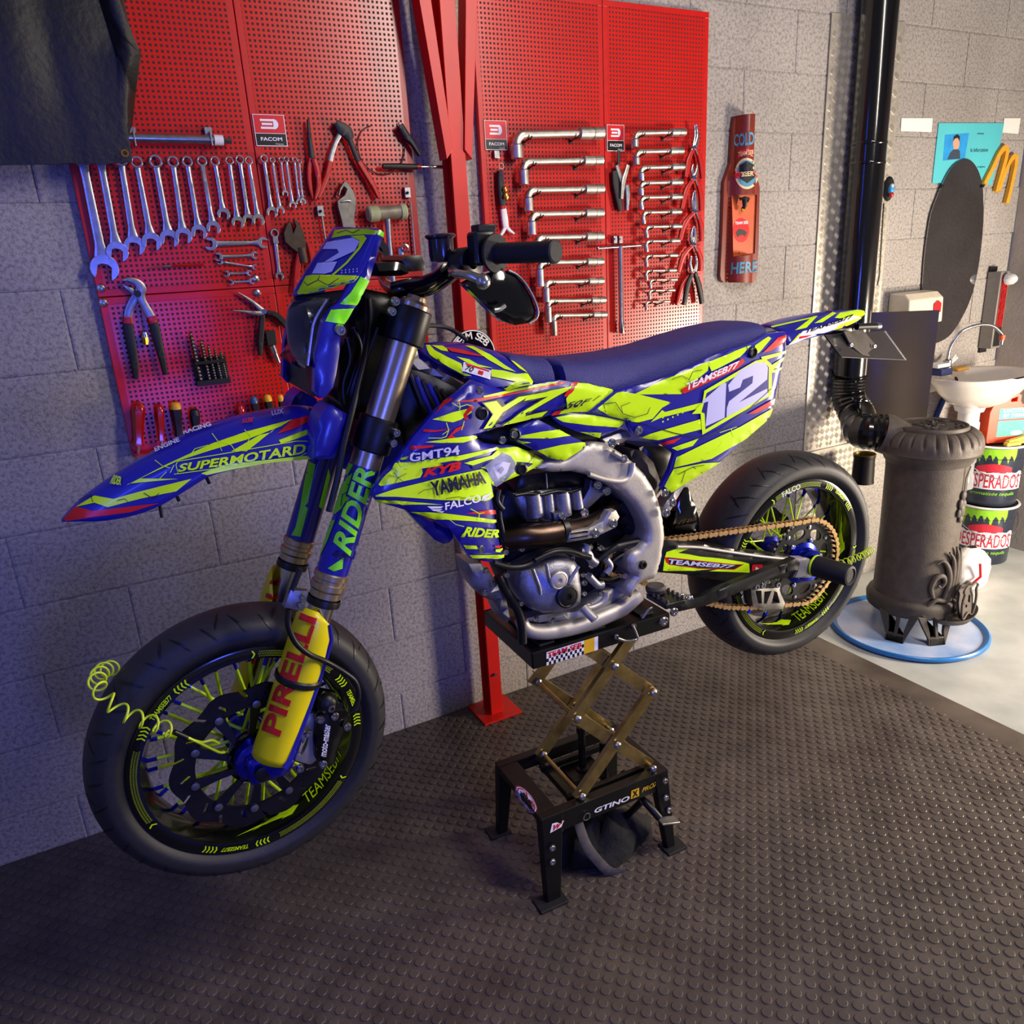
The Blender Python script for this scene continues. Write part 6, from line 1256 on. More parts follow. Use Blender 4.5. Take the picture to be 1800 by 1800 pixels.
# ---------------------------------------------------------------- engine
eng = panel('engine_block', pts(cE, '310 620 480 445 900 430 1150 560 1270 690 1345 850 1300 1000 1232 1060 1245 1330 1050 1465 720 1545 530 1510 450 1330 350 1090 285 820'), -.035, .09, 'engine_dark', rnd=.02)
panel('head_cover', pts(cE, '475 465 640 445 860 445 900 470 880 545 640 560 430 585 440 520'), -.062, .06, 'dark_plastic', eng, rnd=.012); btube('cover_seam', cE, '640 450 645 555', -.066, .002, 'steel', eng)
cyl_ = panel('cylinder', pts(cE, '425 600 560 580 880 552 890 600 860 690 780 780 700 800 520 795 480 720 440 660'), -.07, .08, 'alu_cast', eng, rnd=.014)
for x, y0, y1, r in ((545, 590, 745, .018), (650, 585, 760, .012), (745, 575, 740, .018), (845, 565, 690, .013)): btube('cylinder_column', cE, '%d %d %d %d' % (x, y0, x+20, y1), -.072, r, 'alu_cast', eng, n=16)
btube('gasket_flange', cE, '420 605 520 590 600 600 720 575 800 580 885 555', -.084, .004, 'dark_plastic', eng)
panel('head_lug', pts(cE, '695 730 770 725 785 790 705 795'), -.10, .02, 'satin', eng, rnd=.003); bolt(cE, (748, 750), -.104, .009, eng)
btube('header_pipe', cE, '330 905 480 890 620 880 760 855 880 830 980 790 1060 730 1100 680', [-.08, -.10, -.105, -.105, -.10, -.09, -.075, -.06], [.026, .027, .027, .027, .024, .022, .022, .022], 'header_pipe', bike, n=24)
btube('header_clamp', cE, '735 850 770 845', -.105, .029, 'dark_plastic', bike, n=24)
hs_ = panel('header_heat_shield', pts(cE, '785 860 960 835 1050 790 1090 720 1140 712 1165 760 1120 840 1040 880 960 910 800 940'), -.135, .012, 'alu', rnd=.008, holes=[pts(cE, '810 868 935 850 935 868 810 886'), pts(cE, '805 905 935 882 935 895 812 918')])
for p in ((985, 868), (1108, 800)): bolt(cE, p, -.137, .011, hs_)
for i, (s_, r) in enumerate((('1140 640 1180 690 1240 730 1290 760', .02), ('1160 730 1210 780 1270 810', .02), ('1180 800 1240 830 1300 840', .018))): btube('intake_boot', cE, s_, -.05, r, 'engine_dark', bike)
def Yig(X, Z): c = bk(cE(740, 1270), -.12); d = math.hypot(X-c[0], Z-c[2]); return -.115-.022*max(0, 1-(d/.085)**2)
ig = panel('ignition_cover', pts(cE, '478 1150 560 1112 640 1070 720 1045 790 1040 850 1062 880 1110 892 1200 900 1290 895 1370 840 1410 750 1432 640 1442 540 1410 490 1340 462 1250'), Yig, .05, 'alu_cast', rnd=.016, g=.014)
for p, r, Y, m_ in (((788, 1312), .022, -.140, 'black'), ((728, 1200), .017, -.138, 'alu')):
    q_ = B(bk(cE(*p), Y)); d = B((0, -1, 0))-B((0, 0, 0)); MB().lathe([(r*1.25, -.004), (r*1.25, .003), (r*1.05, .005), (r, .004), (r*.6, .006), (r*.35, .006), (r*.33, .003), (0, .003)], q_, d, 28).build('cover_plug', m_, ig)
for p in ((470, 1140), (590, 1105), (690, 1070), (820, 1040), (895, 1160), (905, 1290), (570, 1468), (690, 1480), (460, 1360)): bolt(cE, p, -.10, .0065, ig)
for s_, Y in (((545, 1120, 590, 1240, 600, 1300), -.137), ((640, 1080, 660, 1180, 690, 1250), -.137), ((870, 1100, 820, 1180, 800, 1240), -.137)): btube('cover_rib', cE, ' '.join(map(str, s_)), Y, .004, 'alu_cast', ig)
for s_, Y, r, m_ in (('270 1080 400 1110 520 1090 640 1010 760 985 880 1020 950 1040', -.125, .007, 'black'), ('560 1060 700 1000 820 1000 900 1030', -.13, .006, 'black'), ('980 960 1060 990 1150 960 1290 930', -.09, .010, 'black'), ('1010 1060 1080 1000 1140 960', -.10, .007, 'engine_dark'), ('1000 1190 1080 1200 1150 1180', -.09, .008, 'chain_black'), ('980 1240 1040 1150 1120 1060 1200 1010', -.085, .007, 'black'), ('330 600 310 720 330 850 350 960', -.10, .006, 'black'), ('300 560 290 640 330 700', -.10, .008, 'black')): btube('engine_hose', cE, s_, Y, r, m_, bike)
for s_, r in (('930 950 920 1000 960 1060 990 1080', .010), ('880 990 940 1010 960 1080', .008), ('1060 1050 1090 1100 1060 1150', .008), ('940 1170 1000 1230 1040 1230', .009), ('900 1430 930 1380 960 1400', .009)): btube('engine_casting', cE, s_, -.11, r, 'alu_cast', eng)
for p in ((1015, 970), (945, 965), (955, 1095), (925, 1160), (905, 1215), (1025, 1290), (350, 1000), (465, 975)): bolt(cE, p, -.10, .0075, eng)
panel('lower_case', pts(cE, '500 1480 640 1450 860 1430 1000 1330 1090 1270 1200 1260 1230 1330 1050 1440 850 1510 640 1535'), -.075, .06, 'alu_cast', eng, rnd=.012)
btube('shift_lever', cE, '1062 1278 1058 1320 1030 1360 970 1390 920 1398', -.135, .007, 'alu', bike); btube('shift_tip', cE, '905 1395 940 1435 985 1478', [-.14, -.155, -.17], .0105, 'alu', bike)
# foot peg and side stand
pg = B(bk(cE(1410, 1262), -.16)); MB().lathe([(.0, .010), (.020, .010), (.024, .004), (.022, -.006), (.014, -.012), (0, -.012)], pg, (0, 0, 1), 24).build('peg_mount', 'iron_dark', bike)
peg = MB().box(B(bk(cE(1480, 1330), -.19)), (.055, .075, .012), BM).build('foot_peg', 'dark_plastic', bike, bevel=.002); q = MB(); c = B(bk(cE(1480, 1330), -.19))
for i in range(5):
    for s_ in (-1, 1): q.lathe([(.0045, 0), (.003, .009), (0, .009)], c+np.array([s_*.022, -.032+i*.016, .006]), (0, 0, 1), 6)
tag(q.build('peg_teeth', 'iron_dark', peg, smooth=0), kind='stuff')
P = smoothpath([B(bk(p, -.165)) for p in pts(cE, '1520 1305 1600 1315 1660 1322')], 24); sp = [P[i]+.006*(math.cos(i*1.3)*np.array([0, 0, 1])+math.sin(i*1.3)*np.array([0, 1., 0])) for i in range(len(P))]; MB().tube(sp, .0016, 6).build('peg_spring', 'chrome', bike, smooth=60)
ss = panel('side_stand', pts(cI, '215 1215 240 1160 420 1120 700 1005 960 905 1085 850 1115 880 1100 930 1010 950 760 1060 460 1180 260 1225'), -.155, .016, 'dark_plastic', rnd=.006)
bolt(cI, (215, 1220), -.158, .011, ss); bolt(cI, (145, 1287), -.16, .012, ss)
# ---------------------------------------------------------------- swingarm and chain
def Ysw(X, Z): return -.102-.012*max(0, min(1, (X+.25)/.2))
swa = panel('swingarm', pts(cI, '110 850 165 722 330 735 560 772 800 812 1050 842 1180 858 1245 885 1250 940 1190 972 1080 988 880 1004 700 1015 520 1008 300 965 110 950'), Ysw, .028, 'dark_plastic', rnd=.010, mirror=True)
btube('swingarm_highlight', cI, '240 765 400 770 600 800 850 835 1060 855 1150 862', -.106, .0042, 'alu', swa); panel('axle_block', pts(cI, '1085 850 1175 850 1235 890 1240 950 1180 985 1080 985 1100 940 1110 890'), -.124, .02, 'alu', swa, rnd=.006)  # thin bright bar along the swingarm top stands in for its edge highlight
chp = [bk(p, -.082) for p in pts(cI, '60 705 170 700 480 690 860 665')]; cs = RHUB+np.array([0, -.082, 0])
# chain path in bike coords: top run, round the sprocket, lower run, round the hidden front sprocket
fs = np.array([-.60, -.082, .872]); rF, rR = .036, .1235
pth = []
for a in np.linspace(math.radians(96), math.radians(-82), 40): pth.append((cs[0]+rR*math.cos(a), cs[2]+rR*math.sin(a)))
pth += [(-.20, .648), (-.27, .668), (-.40, .725), (-.50, .782)]
for a in np.linspace(math.radians(-78), math.radians(-262), 16): pth.append((fs[0]+rF*math.cos(a), fs[2]+rF*math.sin(a)))
P = np.array(pth+[pth[0]]); dd = np.r_[0, np.cumsum(np.linalg.norm(np.diff(P, axis=0), axis=1))]; n_l = int(round(dd[-1]/.0159)); n_l += n_l % 2; tt = np.linspace(0, dd[-1], n_l+1)[:-1]
LX, LZ = np.interp(tt, dd, P[:, 0]), np.interp(tt, dd, P[:, 1])
pins = MB()
for x, z in zip(LX, LZ): pins.cyl(B((x, -.0905, z)), B((x, -.0735, z)), .0042, 8)
chn = pins.build('drive_chain', 'chain_black', bike, smooth=40)
lk = MB(); Lk = .0159
def fig8(y, t):
    Pk = []
    for a in np.linspace(-130, 130, 9): Pk.append((Lk/2+.0068*math.cos(math.radians(a)), .0068*math.sin(math.radians(a))))
    Pk.append((0, .0042))
    for a in np.linspace(50, 310, 9): Pk.append((-Lk/2+.0068*math.cos(math.radians(a)), .0068*math.sin(math.radians(a))))
    Pk.append((0, -.0042)); lk.prism([(x, y, z) for x, z in Pk], (0, t, 0))
fig8(-.009, .002); fig8(.007, .002); lme = lk.mesh('chain_link'); lme.materials.append(MATS['chain_gold'])
co_ = np.array(chn['_o'])
for i in range(n_l):
    j = (i+1) % n_l; p = np.array([(LX[i]+LX[j])/2, -.082, (LZ[i]+LZ[j])/2]); a = math.atan2(LZ[j]-LZ[i], LX[j]-LX[i])
    o = bpy.data.objects.new('chain_link', lme); COL.objects.link(o); o.parent = chn; o.location = B(p)-co_; o.rotation_euler = (Matrix.Rotation(_h, 3, 'Z') @ Matrix.Rotation(-a, 3, 'Y')).to_euler()
    if i % 2: o.scale = (1, .78, 1)
gd = panel('chain_guide', pts(cI, '765 1065 960 1055 975 1100 1005 1165 985 1205 860 1205 780 1190 770 1130'), -.10, .03, 'satin', rnd=.003, holes=[pts(cI, '790 1075 835 1072 838 1165 812 1165'), pts(cI, '855 1080 905 1075 870 1165 850 1165'), pts(cI, '925 1075 945 1085 965 1160 905 1165')])
for p in ((795, 1045), (840, 1035), (945, 1030)): bolt(cI, p, -.10, .009, gd)
# axle slider
a, b = B((.0, -.118, .734)), B((.02, -.225, .735)); d = unit(b-a)
MB().lathe([(.026, 0), (.0285, .003), (.0285, .100), (.026, .106), (.020, .108), (.019, .105), (0, .105)], a, d, 32).build('axle_slider', 'rubber', bike); MB().lathe([(.029, .004), (.0298, .005), (.0298, .009), (.029, .010)], a, d, 32).build('slider_ring', 'neon', bike)
panel('mud_flap', pts(cI, '215 620 300 350 330 350 375 470 405 560 415 700 215 690'), -.03, .06, 'blackgloss', rnd=.01)
panel('shock_body', pts(cE, '1230 280 1340 300 1420 380 1470 520 1440 620 1400 600 1330 450 1260 370'), -.05, .06, 'iron_dark', rnd=.02); panel('air_box', pts(cE, '1290 260 1500 270 1560 320 1550 420 1480 540 1440 600 1370 400'), -.03, .07, 'dark_plastic', rnd=.015)
panel('radiator', pts(cR, '650 560 720 540 1000 640 1280 780 1330 850 1180 960 1000 1100 850 1300 700 1500 640 1500 560 1100 620 800'), -.085, .04, 'engine_dark', rnd=.01)
for i in range(6): btube('radiator_louvre', cR, '%d %d %d %d' % (690+i*75, 600+i*40, 880+i*60, 1080-i*10), -.092, .006, 'blue' if i in (1, 3) else 'dark_plastic', bike)
panel('dark_gap_fill', pts(cD, '870 745 1180 680 1390 612 1530 570 1700 552 1900 640 1900 760 1800 830 1300 870 1000 840'), -.085, .03, 'dark_plastic', rnd=.006)  # added dark sheet, blacks out the see-through gap behind the shroud
# ================================================================ printed graphics on the bodywork
mat('foil_glare', '#8c93bd', .25, 0, .2, 30)  # clear foil whose light reflections are painted in as a pale tone
GM = ['neon', 'print_red', 'print_white', 'ink', 'print_lilac', 'blue_deep', 'neon_green', 'print_black', 'foil_glare']
def graphics(host, c, items, cracks=(), name='graphic_print', g=5.5, base=.0012):
    bv = bvh_of(host); q = MB()
    if len(items) < 4 and not cracks:
        for i, (mi, s) in enumerate(items):
            q = MB(); decal(q, bv, pts(c, s), 0, base+.00012*i, g); q.build(name, GM[mi], host, smooth=60, recalc=False)
        return bv
    for i, (mi, s) in enumerate(items): decal(q, bv, pts(c, s), mi, base+.00012*i, g)
    for mi, w, s in cracks: stroke(q, bv, pts(c, s), w, mi, base+.00012*len(items)+.0002)
    o = q.build(name, GM, host, smooth=60, recalc=False); return bv
def letters(host, bv, c, items, off=.0034, name='lettering'):
    for n_, (mi, s, quad_, sh, bo) in enumerate(items):
        q = MB(); text(q, bv, s, pts(c, quad_), 0, off+.0003*n_+(.0016 if host is shr else 0), sh, bo, .14)
        if q.v: q.build(name, GM[mi], host, smooth=0, recalc=False)
# tank cover
bv = graphics(tnk, cD, [(0, '490 32 520 32 560 75 650 122 770 180 782 248 850 275 800 272 640 188 520 108 500 70'), (0, '535 35 620 38 655 62 665 84 610 76'), (0, '730 125 830 145 900 185 1020 215 900 205 800 165'), (0, '800 38 860 42 1000 110 1110 190 1200 245 1110 222 980 148 880 78'),
    (0, '1005 225 1100 235 1205 262 1300 255 1350 330 1250 350 1130 383 1105 372 1200 322 1100 300 1005 282'), (1, '640 50 780 72 920 112 955 126 800 106 690 86'), (2, '786 168 1005 236 995 306 776 236'), (1, '800 176 920 212 990 236 985 248 900 222 800 190'), (1, '905 232 945 245 935 275 895 262'), (0, '1140 140 1180 150 1290 240 1300 262 1220 215')])
letters(tnk, bv, cD, [(7, '70', '795 232 858 250 870 215 806 196', .2, .02)])
# shroud
bv = graphics(shr, cD, [(0, '940 432 1130 390 1360 348 1545 314 1500 336 1200 396 950 452'), (1, '690 482 900 452 1200 402 1560 322 1600 316 1580 336 1200 416 900 476'), 
    (0, '540 620 700 560 830 530 850 560 760 620 700 640'), (1, '830 510 872 520 812 580 822 620 790 616 780 580'), (1, '720 690 800 656 770 690 690 740 722 760 620 802 650 770'),
    (1, '470 696 560 702 700 690 560 716 470 716'), (1, '370 826 550 820 540 836 360 856'), (1, '640 470 700 450 690 470 640 500 560 580 570 565'), (0, '480 796 650 770 880 742 900 766 780 800 600 802'), (0, '285 925 360 902 340 930 292 940'), (0, '250 965 560 925 760 900 1040 838 1070 852 800 930 560 990 330 1020 222 1012'),
    (0, '148 1088 220 1012 350 1012 450 990 460 1040 440 1075 130 1145 112 1134'), (0, '92 1216 240 1166 480 1108 540 1092 760 1045 925 1008 985 1050 1000 1140 1018 1240 960 1260 600 1252 250 1226 98 1226'), (0, '92 1246 160 1250 480 1276 620 1290 300 1286 112 1268'), (0, '365 1340 620 1356 1036 1410 1044 1438 850 1420 560 1402'),
    (0, '780 960 1000 902 1060 850 1205 838 1330 892 1430 956 1300 1022 1190 1068 1125 1098 1040 1150 1000 1120 960 1010'), (5, '840 985 1000 930 1060 940 960 985 860 1010'), (5, '1200 950 1330 960 1280 1000 1190 1030'), (8, '945 985 1010 935 1085 880 1150 905 1190 960 1180 1030 1120 1085 1038 1155 1005 1100'), (4, '1010 1000 1090 950 1150 960 1120 1040 1050 1090'), (8, '1040 1020 1080 985 1100 1010 1070 1050'), (0, '780 1602 880 1612 890 1640 800 1632'), (0, '1030 1642 1092 1636 1098 1670 1030 1662'), (0, '830 1682 1098 1686 1102 1712 852 1706'),  # pale patches at the foil imitate reflections on it
    (1, '800 1356 940 1336 1028 1332 1038 1370 930 1366'), (1, '1022 1612 1088 1616 1092 1632 1026 1628'), (0, '1590 452 1680 336 1800 352 1980 396 1790 550 1640 552 1500 574 1600 520'), (1, '1572 432 1640 332 1690 330 1640 402 1592 440'), (1, '1470 580 1500 545 1560 535 1530 575'), (5, '590 960 700 940 820 950 660 985')],
    [(0, 1.1, '690 490 740 520 800 500 845 512'), (0, 1.1, '740 470 750 520 740 545'), (0, 1.2, '640 640 660 700 640 750 600 762 500 760'), (0, 1.1, '660 700 610 735'), (0, 1.1, '780 630 760 700'), (0, 1.1, '270 950 300 985 360 960'), (3, 1.0, '190 1060 260 1075 330 1040'), (3, 1.0, '260 1075 240 1120'), (3, 1.0, '230 1040 280 1090 310 1110'), (3, .9, '420 1200 470 1170 540 1160'), (3, .9, '640 1240 740 1225 800 1240'), (0, 1.2, '830 1320 900 1360 940 1350'), (0, 1.2, '900 1360 890 1420'), (0, 1.1, '650 1390 720 1440 780 1460'), (3, 1.0, '1340 905 1300 960 1280 970'), (3, 1.0, '1800 470 1850 430 1930 420')])
letters(shr, bv, cD, [(3, 'YZ', '785 728 1430 596 1672 352 915 484', 0, .075), (0, 'YZ', '800 720 1410 585 1650 362 930 490', 0, .03), (5, 'GMT94', '338 966 752 902 748 806 340 880', 0, .06), (4, 'GMT94', '352 952 744 892 740 818 354 888', 0, .02), (1, 'KYB', '455 1070 758 1010 752 944 455 1008', .3, .05), (3, 'YAMAHA', '535 1222 952 1118 930 1018 508 1106', 0, .035), (2, 'FALCO', '632 1330 908 1264 904 1204 628 1270', 0, .02), (0, 'RIDER', '762 1532 1044 1548 1042 1484 778 1456', .3, .04), (3, '450F', '1505 540 1742 492 1792 446 1545 492', 0, .015)])
q = MB()
for s in ('492 1300 620 1300 600 1315 520 1318', '520 1322 612 1322 590 1336 545 1336', '560 1340 626 1338 610 1350', '915 1258 1000 1198 985 1198 925 1220', '930 1262 1000 1222 990 1220 940 1240'): decal(q, bv, pts(cD, s), 0, .0052, 20)
q.build('wing_emblem', 'print_white', shr, smooth=0, recalc=False)
graphics(fgd, cD, [(0, '1225 748 1400 715 1540 700 1650 745 1470 768 1230 766'), (0, '1370 862 1560 818 1740 796 1776 826 1588 944 1470 922'), (0, '1200 778 1320 800 1225 812')])
# side panel
bv = graphics(sid, cG, [(0, '300 595 400 512 430 505 520 520 690 562 640 590 590 648 510 668 380 640'), (0, '492 520 640 446 780 392 890 345 880 395 800 460 740 518'), (0, '580 666 640 602 655 612 850 562 840 592 640 640'), (0, '880 352 1085 268 1110 262 1050 322 940 380 900 398'), (0, '1130 262 1200 216 1215 225 1150 300 1120 310'), (1, '1168 302 1250 222 1300 204 1292 242 1212 290'), (0, '1160 322 1290 290 1290 304 1170 342'), (0, '1205 372 1280 322 1285 332 1222 392 1280 372 1276 386 1210 410'),
    (0, '520 746 600 720 840 650 850 702 620 760'), (0, '718 850 860 780 1050 690 1224 590 1204 650 1100 742 900 858 700 905'), (0, '652 1004 700 912 850 882 955 874 800 968 690 1034'), (0, '690 800 830 752 800 790 720 815'), (1, '620 776 740 746 700 776 650 786'), (1, '1090 622 1232 540 1226 572 1130 620'), (0, '795 622 850 562 860 500 1130 342 1180 330 1216 362 1214 522 850 732 840 620'), (5, '845 612 872 512 1140 358 1175 350 1200 376 1198 510 866 704 862 620'),
    (4, '848 556 960 458 975 460 966 642 866 688 880 555 852 566'), (4, '985 470 1050 392 1130 352 1180 352 1194 378 1190 440 1062 545 1040 562 1190 488 1194 524 976 638 978 590 990 555 1112 460 1116 420 1062 442 1048 482 990 505'), (1, '735 492 1062 330 1072 348 1030 386 752 516')],
    [(3, 1.2, '262 540 330 570 390 560'), (3, 1.2, '390 560 430 620 490 640 560 620'), (3, 1.0, '330 570 340 610'), (3, 1.0, '430 620 420 580 470 560'), (3, 1.0, '560 620 575 585'), (3, 1.0, '740 420 780 440 800 400'), (3, 1.0, '780 440 790 480'), (3, 1.0, '800 400 850 390'), (3, 1.0, '690 440 740 420'), (3, 1.0, '720 940 800 900 860 890'), (3, 1.0, '760 920 740 980'), (3, 1.0, '800 900 850 930'), (0, 1.0, '880 830 940 800 960 770'), (0, 1.0, '940 720 1000 700 1030 690'), (0, 1.0, '1000 700 1015 740'), (7, 1.5, '462 656 560 680 700 722 800 742 860 745 960 700 1100 590 1212 488'), (3, 1.0, '1090 300 1080 260')])
q = MB()
for i in range(10): x, y = 640+(i % 5)*26, 660-(i % 5)*12+(i//5)*(-22) ; decal(q, bv, [(cG(x, y)), cG(x+8, y-2), cG(x+8, y+6), cG(x, y+8)], 0, .0016, 20)
q.build('dot_print', 'neon', sid, smooth=0, recalc=False)
letters(sid, bv, cG, [(2, 'TEAMSEB77', '770 498 1042 374 1046 340 764 462', .25, .03)])
graphics(lsc, cG, [(0, '78 642 150 628 250 628 350 642 448 664 410 694 250 682 120 664'), (0, '205 716 320 722 312 748')])
# swingarm
bv = graphics(swa, cI, [(0, '165 800 260 770 330 776 245 806 330 818 560 848 700 870 745 882 750 946 560 938 400 932 140 932 150 850'), (7, '250 802 420 796 600 850 400 832'), (7, '360 930 560 915 460 935'), (1, '150 838 175 836 640 886 710 886 640 925 400 918 185 890 160 872'), (7, '172 842 640 890 695 890 638 920 400 913 188 886'), (1, '772 888 834 886 842 892 842 944 834 952 768 954 762 946 764 896'), (2, '790 903 820 920 788 938')])
letters(swa, bv, cI, [(4, 'TEAMSEB77', '182 884 632 916 645 892 172 846', .3, .03), (2, 'YouTube', '848 950 985 922 985 886 850 898', 0, .02)])
# front fender
bv = graphics(ff_, cA, [(0, '160 725 260 665 360 682 500 642 620 612 770 575 690 640 500 680 330 725 260 702'), (0, '430 610 640 500 880 390 1060 328 1300 264 1240 300 1060 370 860 430 700 482 500 575 700 576 440 602'), (0, '980 430 1130 345 1190 332 1210 312 1100 400 1060 430'), (0, '1230 372 1445 292 1438 320 1310 370 1240 390'), (0, '820 546 950 498 1396 450 1400 468 1010 520 850 555'), (1, '100 785 160 722 250 745 600 702 450 750 250 776 110 798'), (1, '1222 340 1300 266 1430 236 1415 262 1320 310')],
    [(0, 1.3, '690 502 700 486 1320 378 1392 378 1388 430'), (0, 1.3, '690 502 700 548'), (0, 1.3, '660 545 680 505'), (0, 1.3, '680 552 1340 456 1388 430'), (3, 1.2, '180 690 240 660 255 700'), (3, 1.2, '520 650 570 680 600 650'), (0, 1.2, '880 340 910 380 930 430'), (0, 1.2, '910 380 980 400 1000 430'), (0, 1.2, '1050 320 1080 350 1060 400'), (0, 1.2, '760 460 790 420 860 400'), (0, 1.2, '580 480 620 510 660 520'), (0, 1.2, '640 540 600 580'), (3, 1.0, '380 690 420 680 440 700')])
letters(ff_, bv, cA, [(0, 'SUPERMOTARD', '700 542 1372 440 1368 388 706 502', .15, .03), (0, 'RIDER', '345 606 402 614 408 572 368 560', 0, .03), (2, 'ENGINE', '585 440 715 385 705 365 578 418', 0, .02), (2, 'RACING', '735 350 880 305 870 285 728 328', 0, .03), (1, 'LUX', '1040 290 1100 285 1100 260 1040 268', .2, .04), (2, 'LUX', '1195 252 1258 240 1255 216 1192 228', 0, .03)])
# number plate and mask
bv = graphics(npl, cC, [(0, '455 82 520 76 640 74 722 86 700 108 620 106 520 112 436 128'), (0, '238 444 290 346 330 338 590 344 545 400 380 424 250 452'), (0, '545 116 622 110 640 130 600 192 530 272 450 342 430 346 520 266 590 182 600 142'), (4, '385 192 410 152 560 126 600 146 570 202 440 262 395 266 480 212 470 192'), (4, '326 332 356 272 470 264 440 322 400 334')], [(3, 1.2, '300 400 360 370 420 400 480 360'), (3, 1.2, '360 370 370 345'), (3, 1.2, '420 400 440 425'), (3, 1.2, '470 100 520 84 560 100 600 80'), (3, 1.2, '280 380 300 400 330 440')])
q = MB()
for i in range(10): decal(q, bv, [cC(492+(i % 5)*22, 310-(i % 5)*2+(i//5)*14), cC(499+(i % 5)*22, 310-(i % 5)*2+(i//5)*14), cC(499+(i % 5)*22, 317-(i % 5)*2+(i//5)*14), cC(492+(i % 5)*22, 317-(i % 5)*2+(i//5)*14)], 0, .0012, 20)
q.build('dot_print', 'print_lilac', npl, smooth=0, recalc=False)
graphics(mask, cC, [(6, '603 348 656 374 594 504 576 512 482 506 545 440'), (6, '432 540 560 530 510 622 398 604'), (6, '706 78 738 96 728 122 700 108')])
# fork stickers and guards
fts = [o for o in bike.children if o.name.startswith('fork_tube')]; gds = [o for o in bike.children if o.name.startswith('fork_guard')]
stl = [k for o in fts for k in o.children if k.name.startswith('fork_sticker')]
bv = graphics(stl[0], cA, [(6, '1580 520 1640 432 1700 440 1640 472 1592 560'), (6, '1600 560 1620 545 1600 700 1530 760 1512 752 1552 620'), (6, '1500 800 1530 790 1490 900 1450 985 1440 990 1480 870'), (6, '1490 1046 1570 990 1564 1048 1520 1062'), (6, '1700 500 1762 462 1742 540 1720 530')], [(3, 1.3, '1540 640 1570 660 1600 640'), (3, 1.3, '1570 660 1560 720'), (3, 1.2, '1580 580 1600 610')])
letters(stl[0], bv, cA, [(5, 'RIDER', '1618 1000 1750 512 1640 495 1500 940', .2, .08), (6, 'RIDER', '1600 980 1738 520 1645 505 1515 930', .2, .03), (3, 'PRO', '1585 1010 1592 970 1530 950 1510 975', 0, .03)])
bv = graphics(stl[1], cA, [(6, '1390 482 1425 500 1385 700 1340 750 1365 600'), (6, '1320 830 1350 700 1385 730 1345 880 1298 872'), (6, '1440 720 1490 520 1500 560 1460 740')], [(3, 1.3, '1380 540 1410 560'), (3, 1.2, '1360 620 1400 640')])
bv = bvh_of(gds[0]); letters(gds[0], bv, cB, [(1, 'PIRELLI', '1176 885 1372 262 1288 232 1082 850', 0, .03)], .002)
bv = bvh_of(gds[1]); letters(gds[1], bv, cA, [(1, 'PIRELLI', '1120 1560 1230 1120 1190 1105 1060 1540', 0, .03)], .002)
bv = bvh_of(cal); letters(cal, bv, cK, [(2, 'moto-master', '1425 930 1450 750 1415 745 1390 925', 0, .02)], .0015)
# rear fender
bv = graphics(rfd, cQ, [(0, '130 290 690 165 660 186 140 306'), (0, '430 330 640 172 690 166 560 300'), (0, '650 250 860 122 900 136 740 240'), (0, '880 190 940 132 1130 98 1220 98 1232 140 1180 170 1000 202'), (2, '360 486 520 340 880 234 1100 162 1190 182 900 308 640 378 365 505'), (0, '390 460 480 365 500 372 420 450'), (1, '480 400 620 378 560 405 470 425'), (0, '860 325 940 262 1180 180 1200 186 1000 290'), (1, '700 100 860 92 840 112 740 112')])
letters(rfd, bv, cQ, [(3, 'TEAMSEB77', '545 366 1090 188 1090 150 545 330', .3, .03)])
# ================================================================ lift stand
mat('stand_black', '#0d0c0d', .38, .2, .1, 30); mat('sticker_yellow', '#e0b020', .4, 0, 0); mat('cloth_black', '#0c0c0e', .85, 0, .2, 30, .3, 60); mat('strap_grey', '#5a5450', .8, 0, .15, 60)
t = thing('lift_stand', B((-.655, .03, .006)), 'black and gold scissor lift stand under the motorcycle', 'lift stand')
X0, X1, Y0, Y1 = -.847, -.463, -.102, .165
def bx(name, x0, x1, y0, y1, z0, z1, m='stand_black', bevel=.002, par=t):
    return MB().box(B(((x0+x1)/2, (y0+y1)/2, (z0+z1)/2)), (x1-x0, y1-y0, z1-z0), BM).build(name, m, par, smooth=0, bevel=bevel)
# top tray
trn = bx('tray_side', X0, X1, Y0, Y0+.004, .668, .710); bx('tray_side', X0, X1, Y1-.004, Y1, .668, .710); bx('tray_end', X0, X0+.004, Y0+.004, Y1-.004, .668, .710); bx('tray_plate', X0+.004, X1, Y0+.004, Y1-.004, .704, .709)
for x in (-.80, -.66, -.52): bx('support_pad', x-.02, x+.02, -.085, .085, .7095, .716, 'rubber')
for c, p in ((cH, (858, 225)), (cH, (1135, 135)), (cH, (960, 165))): bolt(c, p, Y0-.001, .007, trn)
bv = bvh_of(trn); q = MB(); Q = quadmap(pts(cE, '642 1800 1004 1688 1004 1592 642 1706'))
for i in range(16):
    for j in range(4):
        u0, u1, v0, v1 = i/22, (i+1)/22, j/4, (j+1)/4; decal(q, bv, [tuple(Q(u0, v0)), tuple(Q(u1, v0)), tuple(Q(u1, v1)), tuple(Q(u0, v1))], 0 if (i+j) % 2 and j < 3 else 1, .0006, 60)
decal(q, bv, [tuple(Q(16/22, 0)), tuple(Q(.93, 0)), tuple(Q(.93, 1)), tuple(Q(16/22, 1))], 2, .0006, 60); decal(q, bv, [tuple(Q(.93, 0)), tuple(Q(1, 0)), tuple(Q(1, 1)), tuple(Q(.93, 1))], 1, .0006, 60)
q.build('checker_sticker', ['print_black', 'print_white', 'sticker_yellow'], trn, smooth=0, recalc=False)
q = MB(); text(q, bv, 'TEAM SEB', [tuple(Q(.02, .58)), tuple(Q(.68, .58)), tuple(Q(.68, .95)), tuple(Q(.02, .95))], 0, .0012, .1, .03); q.build('sticker_lettering', 'print_red', trn, smooth=0, recalc=False)
